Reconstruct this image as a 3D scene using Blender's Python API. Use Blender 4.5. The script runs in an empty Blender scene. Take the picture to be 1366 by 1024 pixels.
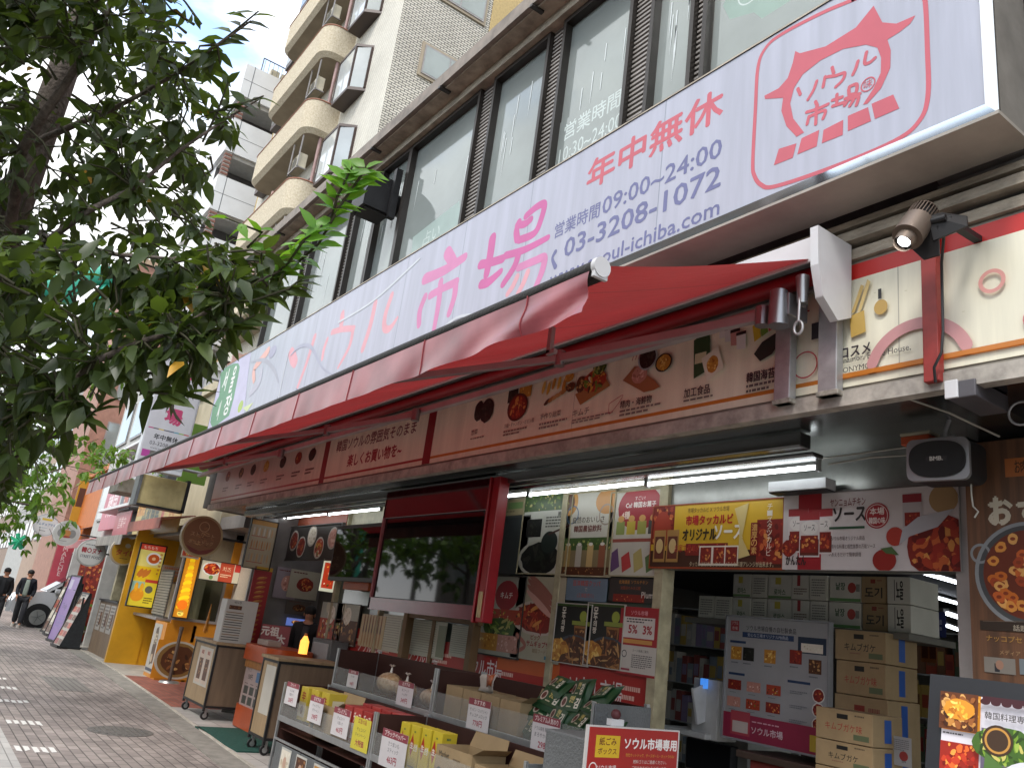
import bpy, math, random
import numpy as np
from mathutils import Vector, Matrix
from mathutils.geometry import tessellate_polygon
S = bpy.context.scene
COL = S.collection
R = math.radians
random.seed(7)
# ------------------------------------------------------------------ camera, sky, sun, exposure
FPX = 1089.0
def _axes(a=0.979261433, b=0.299011311, c=0.131023642):
    ca, sa = math.cos(a), math.sin(a)
    f = Vector((-sa, ca, 0)); r = Vector((ca, sa, 0)); u = Vector((0, 0, 1))
    cb, sb = math.cos(b), math.sin(b)
    f2 = f*cb+u*sb; u2 = -f*sb+u*cb
    cc, sc = math.cos(c), math.sin(c)
    return r*cc+u2*sc, -r*sc+u2*cc, f2
CR, CU, CF = _axes()
EYE = Vector((0, 0, 1.6))
cam = bpy.data.cameras.new('camera'); cam_o = bpy.data.objects.new('camera', cam); COL.objects.link(cam_o)
cam.sensor_fit = 'HORIZONTAL'; cam.sensor_width = 36; cam.lens = 36*FPX/1366
cam.clip_start = .05; cam.clip_end = 2000
cam_o.matrix_world = Matrix(((CR.x, CU.x, -CF.x, EYE.x), (CR.y, CU.y, -CF.y, EYE.y), (CR.z, CU.z, -CF.z, EYE.z), (0, 0, 0, 1)))
S.camera = cam_o
SUN_EL, SUN_AZ = 50.0, 152.0          # azimuth measured from +Y clockwise
world = bpy.data.worlds.new('World'); S.world = world; world.use_nodes = True
nt = world.node_tree; nt.nodes.clear()
def N(t, ty, **k):
    n = t.nodes.new(ty)
    for a, b in k.items(): setattr(n, a, b)
    return n
out = N(nt, 'ShaderNodeOutputWorld'); bg = N(nt, 'ShaderNodeBackground'); bg.inputs[1].default_value = 0.15
sky = N(nt, 'ShaderNodeTexSky', sky_type='NISHITA', sun_disc=False, sun_elevation=R(SUN_EL), sun_rotation=R(SUN_AZ))
tc = N(nt, 'ShaderNodeTexCoord'); mp = N(nt, 'ShaderNodeMapping'); mp.inputs['Scale'].default_value = (1, 1, 2.2)
mp.inputs['Location'].default_value = (.3, 1.1, .2)
cl = N(nt, 'ShaderNodeTexNoise'); cl.inputs['Scale'].default_value = 2.2; cl.inputs['Detail'].default_value = 7; cl.inputs['Roughness'].default_value = .55
cr_ = N(nt, 'ShaderNodeValToRGB'); cr_.color_ramp.elements[0].position = .34; cr_.color_ramp.elements[1].position = .47
cl2 = N(nt, 'ShaderNodeTexNoise'); cl2.inputs['Scale'].default_value = 4; cl2.inputs['Detail'].default_value = 5
cc2 = N(nt, 'ShaderNodeValToRGB'); cc2.color_ramp.elements[0].position = .3; cc2.color_ramp.elements[1].position = .7
cc2.color_ramp.elements[0].color = (5.2, 5.45, 5.8, 1); cc2.color_ramp.elements[1].color = (7.4, 7.4, 7.3, 1)
mx = N(nt, 'ShaderNodeMix', data_type='RGBA')
L = nt.links.new
L(tc.outputs['Generated'], mp.inputs[0]); L(mp.outputs[0], cl.inputs[0]); L(mp.outputs[0], cl2.inputs[0]); L(cl.outputs[0], cr_.inputs[0]); L(cl2.outputs[0], cc2.inputs[0])
sb_ = N(nt, 'ShaderNodeMix', data_type='RGBA', blend_type='MULTIPLY'); sb_.inputs[0].default_value = 1; sb_.inputs[7].default_value = (2.4, 2.3, 2.2, 1)
L(sky.outputs[0], sb_.inputs[6])
L(cr_.outputs[0], mx.inputs[0]); L(sb_.outputs[2], mx.inputs[6]); L(cc2.outputs[0], mx.inputs[7]); L(mx.outputs[2], bg.inputs[0]); L(bg.outputs[0], out.inputs[0])
sl = bpy.data.lights.new('sun', 'SUN'); sl.energy = 1.1; sl.angle = R(12); sl.color = (1, .96, .9)
so = bpy.data.objects.new('sun', sl); COL.objects.link(so)
_az = R(SUN_AZ); sd = Vector((math.sin(_az)*math.cos(R(SUN_EL)), math.cos(_az)*math.cos(R(SUN_EL)), math.sin(R(SUN_EL))))
so.rotation_euler = sd.to_track_quat('Z', 'Y').to_euler(); so.location = (0, 0, 30)
S.view_settings.view_transform = 'Standard'; S.view_settings.look = 'None'; S.view_settings.gamma = 1; S.view_settings.exposure = 0.95
S.cycles.max_bounces = 10; S.cycles.diffuse_bounces = 6; S.cycles.glossy_bounces = 4; S.cycles.transparent_max_bounces = 16; S.cycles.transmission_bounces = 6
S.cycles.use_denoising = True; S.cycles.sample_clamp_indirect = 6; S.cycles.caustics_reflective = False; S.cycles.caustics_refractive = False
# ------------------------------------------------------------------ measuring: a pixel of the photo and a real plane give a real point
def ray(x, y): return CF+CR*((x-683)/FPX)-CU*((y-512)/FPX)
def on(ax, v, x, y):
    d = ray(x, y); return EYE+d*((v-EYE[ax])/d[ax])
def WY(x, y, Y): return on(1, Y, x, y)
def WX(x, y, X): return on(0, X, x, y)
def G(x, y, z=0): return on(2, z, x, y)
def at(x, y, d): return EYE+ray(x, y).normalized()*d
# ------------------------------------------------------------------ materials
MATS = {}
def lin(h):
    h = h.lstrip('#')
    if len(h) == 3: h = ''.join(c*2 for c in h)
    v = [int(h[i:i+2], 16)/255 for i in (0, 2, 4)]
    return tuple(c/12.92 if c <= .04045 else ((c+.055)/1.055)**2.4 for c in v)
def newmat(name):
    m = bpy.data.materials.new(name); m.use_nodes = True; t = m.node_tree; t.nodes.clear()
    o = N(t, 'ShaderNodeOutputMaterial'); b = N(t, 'ShaderNodeBsdfPrincipled'); t.links.new(b.outputs[0], o.inputs[0])
    return m, t, b, o
def mat(name, col='#888', rough=.6, metal=0, var=.12, scale=4, stretch=(1, 1, 1), bump=0, bscale=60, emit=0, spec=.5, col2=None, pos=(.35, .65), alpha=1, coat=0):
    key = (name, col)
    if key in MATS: return MATS[key]
    m, t, b, o = newmat(name)
    L = t.links.new
    c = lin(col); d = lin(col2) if col2 else tuple(min(1, x*(1+var)) for x in c); c1 = c if col2 else tuple(x*(1-var) for x in c)
    tc = N(t, 'ShaderNodeTexCoord'); mp = N(t, 'ShaderNodeMapping'); mp.inputs['Scale'].default_value = stretch
    n = N(t, 'ShaderNodeTexNoise'); n.inputs['Scale'].default_value = scale; n.inputs['Detail'].default_value = 6; n.inputs['Roughness'].default_value = .6
    r = N(t, 'ShaderNodeValToRGB'); e = r.color_ramp.elements; e[0].position, e[1].position = pos; e[0].color = (*c1, 1); e[1].color = (*d, 1)
    L(tc.outputs['Object'], mp.inputs[0]); L(mp.outputs[0], n.inputs[0]); L(n.outputs[0], r.inputs[0]); L(r.outputs[0], b.inputs['Base Color'])
    b.inputs['Roughness'].default_value = rough; b.inputs['Metallic'].default_value = metal; b.inputs['Specular IOR Level'].default_value = spec
    b.inputs['Alpha'].default_value = alpha; b.inputs['Coat Weight'].default_value = coat
    if emit:
        L(r.outputs[0], b.inputs['Emission Color']); b.inputs['Emission Strength'].default_value = emit
    if bump:
        n2 = N(t, 'ShaderNodeTexNoise'); n2.inputs['Scale'].default_value = bscale; n2.inputs['Detail'].default_value = 3
        bp = N(t, 'ShaderNodeBump'); bp.inputs['Strength'].default_value = bump; bp.inputs['Distance'].default_value = .02
        L(tc.outputs['Object'], n2.inputs[0]); L(n2.outputs[0], bp.inputs['Height']); L(bp.outputs[0], b.inputs['Normal'])
    MATS[key] = m; return m
def pm(h, emit=0, rough=.42):          # printed ink / painted sheet
    if not emit:
        v = [int(h.lstrip('#')[i:i+2], 16) if len(h) > 5 else int(h.lstrip('#')[i//2]*2, 16) for i in (0, 2, 4)]; g_ = .3*v[0]+.59*v[1]+.11*v[2]; h = '#%02x%02x%02x' % tuple(int((c*.88+g_*.12)*.95) for c in v)
    return mat('print' if not emit else 'lit_print%g' % emit, h, rough=rough, var=.06, scale=3, emit=emit)
def em(name, h, s):
    key = (name, h, s)
    if key in MATS: return MATS[key]
    m, t, b, o = newmat(name); b.inputs['Base Color'].default_value = (*lin(h), 1)
    b.inputs['Emission Color'].default_value = (*lin(h), 1); b.inputs['Emission Strength'].default_value = s; MATS[key] = m; return m
def glass(name, tint='#dfe8e8', rough=.02, mixv=.75):
    key = (name, tint)
    if key in MATS: return MATS[key]
    m = bpy.data.materials.new(name); m.use_nodes = True; t = m.node_tree; t.nodes.clear(); L = t.links.new
    o = N(t, 'ShaderNodeOutputMaterial'); tr = N(t, 'ShaderNodeBsdfTransparent'); tr.inputs[0].default_value = (*lin(tint), 1)
    g = N(t, 'ShaderNodeBsdfGlossy'); g.inputs['Roughness'].default_value = rough; fr = N(t, 'ShaderNodeFresnel'); fr.inputs[0].default_value = 1.5
    ad = N(t, 'ShaderNodeMath', operation='MULTIPLY_ADD'); ad.inputs[1].default_value = 1.0; ad.inputs[2].default_value = 1-mixv-.2 if mixv < .8 else 0.0
    mxs = N(t, 'ShaderNodeMixShader'); L(fr.outputs[0], ad.inputs[0]); L(ad.outputs[0], mxs.inputs[0]); L(tr.outputs[0], mxs.inputs[1]); L(g.outputs[0], mxs.inputs[2]); L(mxs.outputs[0], o.inputs[0])
    MATS[key] = m; return m
def brickmat(name, c1, c2, mortar, w, h, ms, rough=.8, axis='XZ', bump=.5, offset=.5, dirt=.15, dscale=1.5):
    if name in MATS: return MATS[name]
    m, t, b, o = newmat(name); L = t.links.new
    tc = N(t, 'ShaderNodeTexCoord'); sp = N(t, 'ShaderNodeSeparateXYZ'); cb = N(t, 'ShaderNodeCombineXYZ')
    L(tc.outputs['Object'], sp.inputs[0]); L(sp.outputs['XYZ'.index(axis[0])], cb.inputs[0]); L(sp.outputs['XYZ'.index(axis[1])], cb.inputs[1])
    br = N(t, 'ShaderNodeTexBrick'); br.inputs['Color1'].default_value = (*lin(c1), 1); br.inputs['Color2'].default_value = (*lin(c2), 1); br.inputs['Mortar'].default_value = (*lin(mortar), 1)
    br.inputs['Scale'].default_value = 1; br.inputs['Brick Width'].default_value = w; br.inputs['Row Height'].default_value = h; br.inputs['Mortar Size'].default_value = ms; br.offset = offset
    br.inputs['Mortar Smooth'].default_value = .2
    n = N(t, 'ShaderNodeTexNoise'); n.inputs['Scale'].default_value = dscale; n.inputs['Detail'].default_value = 8; n.inputs['Roughness'].default_value = .65
    mr = N(t, 'ShaderNodeMapRange'); mr.inputs[1].default_value = .3; mr.inputs[2].default_value = .7; mr.inputs[3].default_value = 1-dirt; mr.inputs[4].default_value = 1+dirt
    mu = N(t, 'ShaderNodeMix', data_type='RGBA', blend_type='MULTIPLY'); mu.inputs[0].default_value = 1
    L(cb.outputs[0], br.inputs[0]); L(tc.outputs['Object'], n.inputs[0]); L(n.outputs[0], mr.inputs[0]); L(br.outputs[0], mu.inputs[6]); L(mr.outputs[0], mu.inputs[7]); L(mu.outputs[2], b.inputs['Base Color'])
    bp = N(t, 'ShaderNodeBump', invert=True); bp.inputs['Strength'].default_value = bump; bp.inputs['Distance'].default_value = .01; L(br.outputs['Fac'], bp.inputs['Height']); L(bp.outputs[0], b.inputs['Normal'])
    b.inputs['Roughness'].default_value = rough; MATS[name] = m; return m
# ------------------------------------------------------------------ text to flat triangles
_TC = {}
def textmesh(s, bold=.0):
    k = (s, bold)
    if k in _TC: return _TC[k]
    cu = bpy.data.curves.new('t', 'FONT'); cu.body = s; cu.size = 1; cu.offset = bold; cu.resolution_u = 2; cu.fill_mode = 'FRONT'
    ob = bpy.data.objects.new('t', cu); COL.objects.link(ob)
    dg = bpy.context.evaluated_depsgraph_get(); me = bpy.data.meshes.new_from_object(ob.evaluated_get(dg))
    vs = [(v.co.x, v.co.y) for v in me.vertices]; fs = [tuple(p.vertices) for p in me.polygons]
    # drop duplicated coincident faces (fill both sides)
    seen = set(); f2 = []
    for f in fs:
        key = tuple(sorted((round(vs[i][0], 5), round(vs[i][1], 5)) for i in f))
        if key in seen: continue
        seen.add(key); f2.append(f)
    bpy.data.objects.remove(ob); bpy.data.curves.remove(cu); bpy.data.meshes.remove(me)
    if not vs: vs = [(0, 0), (1, 0), (0, 1)]; f2 = []
    x0 = min(v[0] for v in vs); x1 = max(v[0] for v in vs); y0 = min(v[1] for v in vs); y1 = max(v[1] for v in vs)
    vs = [((v[0]-x0)/(x1-x0 or 1), (v[1]-y0)/(y1-y0 or 1)) for v in vs]
    _TC[k] = (vs, f2, (x1-x0)/(y1-y0 or 1)); return _TC[k]
# ------------------------------------------------------------------ mesh builder
class MB:
    def __init__(s): s.v = []; s.f = []; s.m = []; s.mats = []; s.sm = []
    def mi(s, m):
        if m not in s.mats: s.mats.append(m)
        return s.mats.index(m)
    def add(s, vs, fs, m, smooth=False):
        b = len(s.v); s.v += [tuple(v) for v in vs]; i = s.mi(m)
        for f in fs: s.f.append(tuple(b+k for k in f)); s.m.append(i); s.sm.append(smooth)
        return s
    def box(s, x0, x1, y0, y1, z0, z1, m, top=None):
        if x0 > x1: x0, x1 = x1, x0
        if y0 > y1: y0, y1 = y1, y0
        if z0 > z1: z0, z1 = z1, z0
        v = [(x0, y0, z0), (x1, y0, z0), (x1, y1, z0), (x0, y1, z0), (x0, y0, z1), (x1, y0, z1), (x1, y1, z1), (x0, y1, z1)]
        return s.add(v, [(0, 3, 2, 1), (4, 5, 6, 7), (0, 1, 5, 4), (1, 2, 6, 5), (2, 3, 7, 6), (3, 0, 4, 7)], m)
    def obox(s, c, ax, ay, az, m):          # oriented box: centre and half axes
        c, ax, ay, az = map(Vector, (c, ax, ay, az))
        v = [c+ax*i+ay*j+az*k for k in (-1, 1) for i, j in ((-1, -1), (1, -1), (1, 1), (-1, 1))]
        return s.add(v, [(0, 3, 2, 1), (4, 5, 6, 7), (0, 1, 5, 4), (1, 2, 6, 5), (2, 3, 7, 6), (3, 0, 4, 7)], m)
    def quad(s, a, b, c, d, m): return s.add([a, b, c, d], [(0, 1, 2, 3)], m)
    def beam(s, p, q, w, h, m, up=(0, 0, 1)):
        p, q = Vector(p), Vector(q); d = (q-p); l = d.length; d.normalize(); sx = d.cross(Vector(up)).normalized(); u = sx.cross(d)
        return s.obox((p+q)/2, d*l/2, sx*w/2, u*h/2, m)
    def cyl(s, p, q, r0, r1, m, n=12, caps=True, smooth=True):
        p, q = Vector(p), Vector(q); d = (q-p).normalized(); a = d.orthogonal().normalized(); b = d.cross(a)
        v = [p+(a*math.cos(t)+b*math.sin(t))*r0 for t in [2*math.pi*i/n for i in range(n)]]+[q+(a*math.cos(t)+b*math.sin(t))*r1 for t in [2*math.pi*i/n for i in range(n)]]
        s.add(v, [(i, (i+1) % n, n+(i+1) % n, n+i) for i in range(n)], m, smooth)
        if caps: s.add(v, [tuple(range(n))[::-1], tuple(range(n, 2*n))], m)
        return s
    def tube(s, pts, rad, m, n=8):
        pts = [Vector(p) for p in pts]; k = len(pts)
        if not isinstance(rad, (list, tuple)): rad = [rad]*k
        a = None; v = []
        for i, p in enumerate(pts):
            d = (pts[min(i+1, k-1)]-pts[max(i-1, 0)]).normalized()
            a = d.orthogonal().normalized() if a is None else (a-d*a.dot(d)).normalized()
            b = d.cross(a); v += [p+(a*math.cos(2*math.pi*j/n)+b*math.sin(2*math.pi*j/n))*rad[i] for j in range(n)]
        f = [(i*n+j, i*n+(j+1) % n, (i+1)*n+(j+1) % n, (i+1)*n+j) for i in range(k-1) for j in range(n)]
        s.add(v, f, m, True); s.add(v, [tuple(range(n))[::-1], tuple(range((k-1)*n, k*n))], m); return s
    def sph(s, c, r, m, n=12, k=8, sc=(1, 1, 1)):
        v = []; c = Vector(c)
        for i in range(k+1):
            t = math.pi*i/k
            for j in range(n):
                p = 2*math.pi*j/n; v.append((c.x+r*sc[0]*math.sin(t)*math.cos(p), c.y+r*sc[1]*math.sin(t)*math.sin(p), c.z+r*sc[2]*math.cos(t)))
        return s.add(v, [(i*n+j, i*n+(j+1) % n, (i+1)*n+(j+1) % n, (i+1)*n+j) for i in range(k) for j in range(n)], m, True)
    def prism(s, poly, vec, m, m2=None):     # planar polygon of 3D points pushed along vec
        poly = [Vector(p) for p in poly]; vec = Vector(vec); n = len(poly)
        tri = tessellate_polygon([poly]); v = poly+[p+vec for p in poly]
        s.add(v, [tuple(t) for t in tri], m2 or m); s.add(v, [tuple(n+i for i in t)[::-1] for t in tri], m)
        s.add(v, [(i, (i+1) % n, n+(i+1) % n, n+i) for i in range(n)], m); return s
    def grid(s, P, m, smooth=True):          # P[i][j] points
        r, c = len(P), len(P[0]); v = [p for row in P for p in row]
        return s.add(v, [(i*c+j, i*c+j+1, (i+1)*c+j+1, (i+1)*c+j) for i in range(r-1) for j in range(c-1)], m, smooth)
    def build(s, name, parent=None, bevel=0, fixn=True, solid=0):
        o = Vector((0, 0, 0))
        p = parent
        while p is not None: o = o+p.location; p = p.parent
        me = bpy.data.meshes.new(name); me.from_pydata([(v[0]-o.x, v[1]-o.y, v[2]-o.z) for v in s.v], [], s.f)
        for m in s.mats: me.materials.append(m)
        me.polygons.foreach_set('material_index', s.m); me.polygons.foreach_set('use_smooth', s.sm); me.update()
        ob = bpy.data.objects.new(name, me); COL.objects.link(ob)
        if parent is not None: ob.parent = parent
        if bevel:
            b = ob.modifiers.new('bevel', 'BEVEL'); b.width = bevel; b.segments = 2; b.limit_method = 'ANGLE'; b.harden_normals = False
        if solid:
            b = ob.modifiers.new('thickness', 'SOLIDIFY'); b.thickness = solid
        return ob
def tag(o, label=None, cat=None, group=None, kind=None):
    if label: o['label'] = label
    if cat: o['category'] = cat
    if group: o['group'] = group
    if kind: o['kind'] = kind
    return o
def thing(name, label, cat, loc=(0, 0, 0), group=None):
    o = bpy.data.objects.new(name, None); COL.objects.link(o); o.location = loc; o.empty_display_size = .1
    return tag(o, label, cat, group)
def struct(o): return tag(o, kind='structure')
def copy_tree(o, loc, label=None, group=None, rotz=None):
    def rec(a, par):
        c = a.copy(); COL.objects.link(c); c.parent = par
        for ch in list(KIDS.get(a.name, [])): rec(ch, c)
        return c
    KIDS = {}
    for ob in list(S.objects):
        if ob.parent: KIDS.setdefault(ob.parent.name, []).append(ob)
    c = rec(o, None); c.location = loc
    if rotz is not None: c.rotation_euler.z = rotz
    if label: c['label'] = label
    if group: c['group'] = group
    return c
# ------------------------------------------------------------------ printed sheets: art laid on a real flat face
class Sheet(MB):
    """flat printed thing: O = top-left corner, ux = to the right, uz = up, n = outward normal"""
    def __init__(s, O, ux, uz, w, h, base='#ffffff', thick=.006, emit=0, frame=None, edge=None, basemat=None):
        super().__init__(); s.O = Vector(O); s.ux = Vector(ux).normalized(); s.uz = Vector(uz).normalized(); s.n = s.ux.cross(s.uz); s.w = w; s.h = h; s.e = emit; s.k = 1
        bm_ = basemat or pm(base, emit)
        c = s.O+s.ux*w/2-s.uz*h/2-s.n*thick/2
        s.obox(c, s.ux*w/2, s.uz*h/2, s.n*thick/2, edge or bm_)
        s.R(0, 0, 1, 1, bm_)
        if frame:
            fm, fw = frame
            for a in ((s.w/2, fw/2, s.w/2+fw, fw/2), (s.w/2, s.h-fw/2, s.w/2+fw, fw/2)):
                pass
            for cu_, cv_, hw, hh in ((w/2, -fw/2, w/2+fw, fw/2), (w/2, h+fw/2, w/2+fw, fw/2), (-fw/2, h/2, fw/2, h/2), (w+fw/2, h/2, fw/2, h/2)):
                s.obox(s.O+s.ux*cu_-s.uz*cv_-s.n*thick*.3, s.ux*hw, s.uz*hh, s.n*(thick*.7+.006), fm)
    def lay(s): s.k += 1; return s.k*.00003
    def P(s, u, v, d): return s.O+s.ux*(u*s.w)-s.uz*(v*s.h)+s.n*d
    def M(s, c): return c if not isinstance(c, str) else pm(c, s.e)
    def put(s, pts, faces, c, d):            # pts in metres (right, down); trimmed to the sheet
        w, h = s.w, s.h; m = s.M(c)
        if all(-1e-6 <= x <= w+1e-6 and -1e-6 <= y <= h+1e-6 for x, y in pts):
            s.add([s.O+s.ux*x-s.uz*y+s.n*d for x, y in pts], faces, m); return s
        for f in faces:
            q = [pts[i] for i in f]
            for ax, lim, sg in ((0, 0, 1), (0, w, -1), (1, 0, 1), (1, h, -1)):
                o = []
                for i in range(len(q)):
                    A, B = q[i-1], q[i]; ia, ib = (A[ax]-lim)*sg >= 0, (B[ax]-lim)*sg >= 0
                    if ia != ib:
                        k = (lim-A[ax])/(B[ax]-A[ax]); o.append((A[0]+(B[0]-A[0])*k, A[1]+(B[1]-A[1])*k))
                    if ib: o.append(B)
                q = o
                if not q: break
            if len(q) > 2: s.add([s.O+s.ux*x-s.uz*y+s.n*d for x, y in q], [tuple(range(len(q)))], m)
        return s
    def R(s, u0, v0, u1, v1, c):
        w, h = s.w, s.h; return s.put([(u0*w, v1*h), (u1*w, v1*h), (u1*w, v0*h), (u0*w, v0*h)], [(0, 1, 2, 3)], c, s.lay())
    def poly(s, pts, c):
        p2 = [(u*s.w, v*s.h) for u, v in pts]
        return s.put(p2, [tuple(t) for t in tessellate_polygon([[Vector((x, -y, 0)) for x, y in p2]])], c, s.lay())
    def E(s, u, v, rx, ry, c, n=22, rot=0, jit=0):     # radii in metres
        pts = []
        for i in range(n):
            a = 2*math.pi*i/n; q = 1+random.uniform(-jit, jit); x, y = rx*q*math.cos(a), ry*q*math.sin(a)
            pts.append((u*s.w+x*math.cos(rot)-y*math.sin(rot), v*s.h-(x*math.sin(rot)+y*math.cos(rot))))
        return s.put(pts, [tuple(range(n))], c, s.lay())
    def ring(s, u, v, r, t, c, n=30, asp=1):
        pts = []
        for i in range(n):
            a = 2*math.pi*i/n
            for q in (r, r-t): pts.append((u*s.w+q*math.cos(a), v*s.h-q*asp*math.sin(a)))
        return s.put(pts, [(2*i, 2*((i+1) % n), 2*((i+1) % n)+1, 2*i+1) for i in range(n)], c, s.lay())
    def T(s, txt, u, v, fh, c, al='c', w=None, bold=.0, vert=False):
        """v = top of the letters, fh = height as a fraction of the sheet, w = greatest width (fraction)"""
        if vert:
            for i, ch in enumerate(txt): s.T(ch, u, v+i*fh*1.08, fh, c, 'c', w, bold)
            return s
        vs, fs, asp = textmesh(txt); H = fh*s.h; W_ = H*asp
        if w and W_ > w*s.w: W_ = w*s.w
        x0 = u*s.w-(W_/2 if al == 'c' else W_ if al == 'r' else 0); y0 = v*s.h+H; e = bold*H*.9
        for dx, dy in (((e, 0), (-e, 0), (0, e), (0, -e)) if bold else ((0, 0),)): s.put([(x0+a*W_+dx, y0-b*H+dy) for a, b in vs], fs, c, s.lay())
        return s
    def TB(s, txt, x0, x1, zt, zb, c, bold=0):       # fitted in a box given in sheet fractions
        vs, fs, asp = textmesh(txt); w, h = s.w, s.h; e = bold*abs(zb-zt)*h
        for dx, dy in (((e, 0), (-e, 0), (0, e), (0, -e)) if bold else ((0, 0),)): s.put([((x0+(x1-x0)*a)*w+dx, (zb+(zt-zb)*b)*h+dy) for a, b in vs], fs, c, s.lay())
        return s
    def px(s, x, y):                                   # fractions of a photo pixel on this sheet's own plane
        d = ray(x, y); t = (s.O-EYE).dot(s.n)/d.dot(s.n); p = EYE+d*t-s.O
        return p.dot(s.ux)/s.w, -p.dot(s.uz)/s.h
    def stroke(s, pts, wd, c, px=True, n=5):            # round-capped brush stroke, widths in metres
        q = [s.px(*p) for p in pts] if px else pts
        q = [Vector((u*s.w, -v*s.h)) for u, v in q]
        if not isinstance(wd, (list, tuple)): wd = [wd]*len(q)
        if len(q) > 2:                                  # Catmull-Rom
            r, ww = [], []
            for i in range(len(q)-1):
                p0, p1, p2, p3 = q[max(i-1, 0)], q[i], q[i+1], q[min(i+2, len(q)-1)]
                for k in range(6):
                    t = k/6; r.append(.5*((2*p1)+(p2-p0)*t+(2*p0-5*p1+4*p2-p3)*t*t+(3*p1-p0-3*p2+p3)*t**3)); ww.append(wd[i]*(1-t)+wd[i+1]*t)
            q = r+[q[-1]]; wd = ww+[wd[-1]]
        d = s.lay(); Lf, Rt = [], []
        for i, p in enumerate(q):
            t = (q[min(i+1, len(q)-1)]-q[max(i-1, 0)]); t.normalize(); nn = Vector((-t.y, t.x)); Lf.append(p+nn*wd[i]/2); Rt.append(p-nn*wd[i]/2)
        t0 = (q[1]-q[0]).normalized(); t1 = (q[-1]-q[-2]).normalized()
        n0 = Vector((-t0.y, t0.x)); n1 = Vector((-t1.y, t1.x))
        def P3(p): return (p.x, -p.y)
        k = len(q)
        s.put([P3(p) for p in Lf+Rt], [(i+k, i+1+k, i+1, i) for i in range(k-1)], c, d)
        cap0 = [q[0]+(-t0*math.sin(a)+n0*math.cos(a))*wd[0]/2 for a in [math.pi*j/n for j in range(n+1)]]
        cap1 = [q[-1]+(t1*math.sin(a)-n1*math.cos(a))*wd[-1]/2 for a in [math.pi*j/n for j in range(n+1)]]
        s.put([P3(p) for p in cap0], [tuple(range(n+1))], c, d); s.put([P3(p) for p in cap1], [tuple(range(n+1))], c, d); return s
    def lines(s, u0, v0, u1, v1, k, c, gap=.5):         # unreadable small print
        d = s.lay(); vs = []; m = s.M(c)
        for i in range(k):
            a = v0+(v1-v0)*i/k; b = a+(v1-v0)/k*gap; x = u0; lim = u1 if i < k-1 else u0+(u1-u0)*.7
            while x < lim-(u1-u0)*.02:
                e = min(lim, x+(u1-u0)*random.uniform(.05, .14)); vs += [s.P(x, b, d), s.P(e, b, d), s.P(e, a, d), s.P(x, a, d)]; x = e+(u1-u0)*.025
        s.add(vs, [tuple(range(i, i+4)) for i in range(0, len(vs), 4)], m); return s
    FOOD = {'red': ('#8d2318', '#b5391f', '#d4622c', '#6d1710', '#e09040', '#a82a1c'), 'brown': ('#5a3018', '#8a5228', '#b07a3c', '#3d1f10', '#c89858'),
            'gold': ('#c8862a', '#e0a838', '#f0c868', '#a8641c', '#e8b850'), 'green': ('#3d5c22', '#6a8a2c', '#91a848', '#2c4018', '#b8b060'), 'dark': ('#1c1c18', '#2c3024', '#11120e', '#3a3a30'),
            'mix': ('#b5391f', '#6a8a2c', '#e0a838', '#5a3018', '#e8dcc0', '#d4622c'), 'white': ('#e8e0cc', '#d8ccb0', '#c8b898', '#f0ead8'), 'pink': ('#c88878', '#d8a090', '#a86858', '#e8c0b0')}
    def food(s, u, v, rx, ry, kind, n=26, plate=None):
        n = int(n*1.7)
        if plate: s.E(u, v, rx*1.18, ry*1.18, plate, 26)
        pal = s.FOOD[kind]; s.E(u, v, rx, ry, pal[0], 22, 0, .05)
        for i in range(n):
            a = random.uniform(0, 6.28); q = math.sqrt(random.random())*.85; k = random.uniform(.08, .2)
            s.E(u+q*rx*math.cos(a)/s.w, v+q*ry*math.sin(a)/s.h, rx*k*1.3, ry*k*.8, random.choice(pal), 9, random.uniform(0, 3), .18)
        return s
    def foodrect(s, u0, v0, u1, v1, kind, n=30):
        n = int(n*1.8); pal = s.FOOD[kind]; s.R(u0, v0, u1, v1, pal[0]); W_, H = (u1-u0)*s.w, (v1-v0)*s.h; r = min(W_, H)
        for i in range(n):
            k = random.uniform(.04, .11)*r; s.E(random.uniform(u0+k*1.3/s.w, u1-k*1.3/s.w), random.uniform(v0+k*1.3/s.h, v1-k*1.3/s.h), k*1.2, k*.8, random.choice(pal), 9, random.uniform(0, 3), .15)
        return s
def sheetY(Y, tl, br, **k):       # facing the street (-Y); corners given by two photo pixels
    a = WY(*tl, Y); b = WY(*br, Y); return Sheet((a.x, Y, a.z), (1, 0, 0), (0, 0, 1), b.x-a.x, a.z-b.z, **k)
def sheetX(X, tl, br, **k):       # facing the camera side (+X)
    a = WX(*tl, X); b = WX(*br, X); return Sheet((X, a.y, a.z), (0, 1, 0), (0, 0, 1), b.y-a.y, a.z-b.z, **k)
# ================================================================== SETTING
m_pave = brickmat('paving_bricks', '#9b918a', '#837a75', '#544e49', .21, .105, .006, axis='XY', dirt=.38, dscale=1.3, bump=.6)
m_conc = mat('kerb_concrete', '#8a867e', rough=.85, var=.2, scale=6, bump=.3, bscale=90)
m_asph = mat('asphalt', '#4a4a4c', rough=.9, var=.2, scale=8, bump=.4, bscale=200)
m_red_tile = brickmat('red_floor_brick', '#9a5a48', '#84493b', '#6a5a52', .2, .1, .006, axis='XY', dirt=.2)
m_white_tile = brickmat('pale_floor_tile', '#b2aea8', '#a5a19b', '#7c7873', .3, .3, .006, axis='XY', offset=0, dirt=.15)
m_lightstrip = brickmat('pale_paving', '#b4b1ab', '#a8a5a0', '#85827d', .3, .3, .006, axis='XY', offset=0, dirt=.15)
struct(MB().quad((-400, -300, -.13), (300, -300, -.13), (300, 400, -.13), (-400, 400, -.13), m_asph).build('ground'))
struct(MB().box(-60, 20, -1.6, 3.1, -.3, 0, m_pave).build('sidewalk'))
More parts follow.
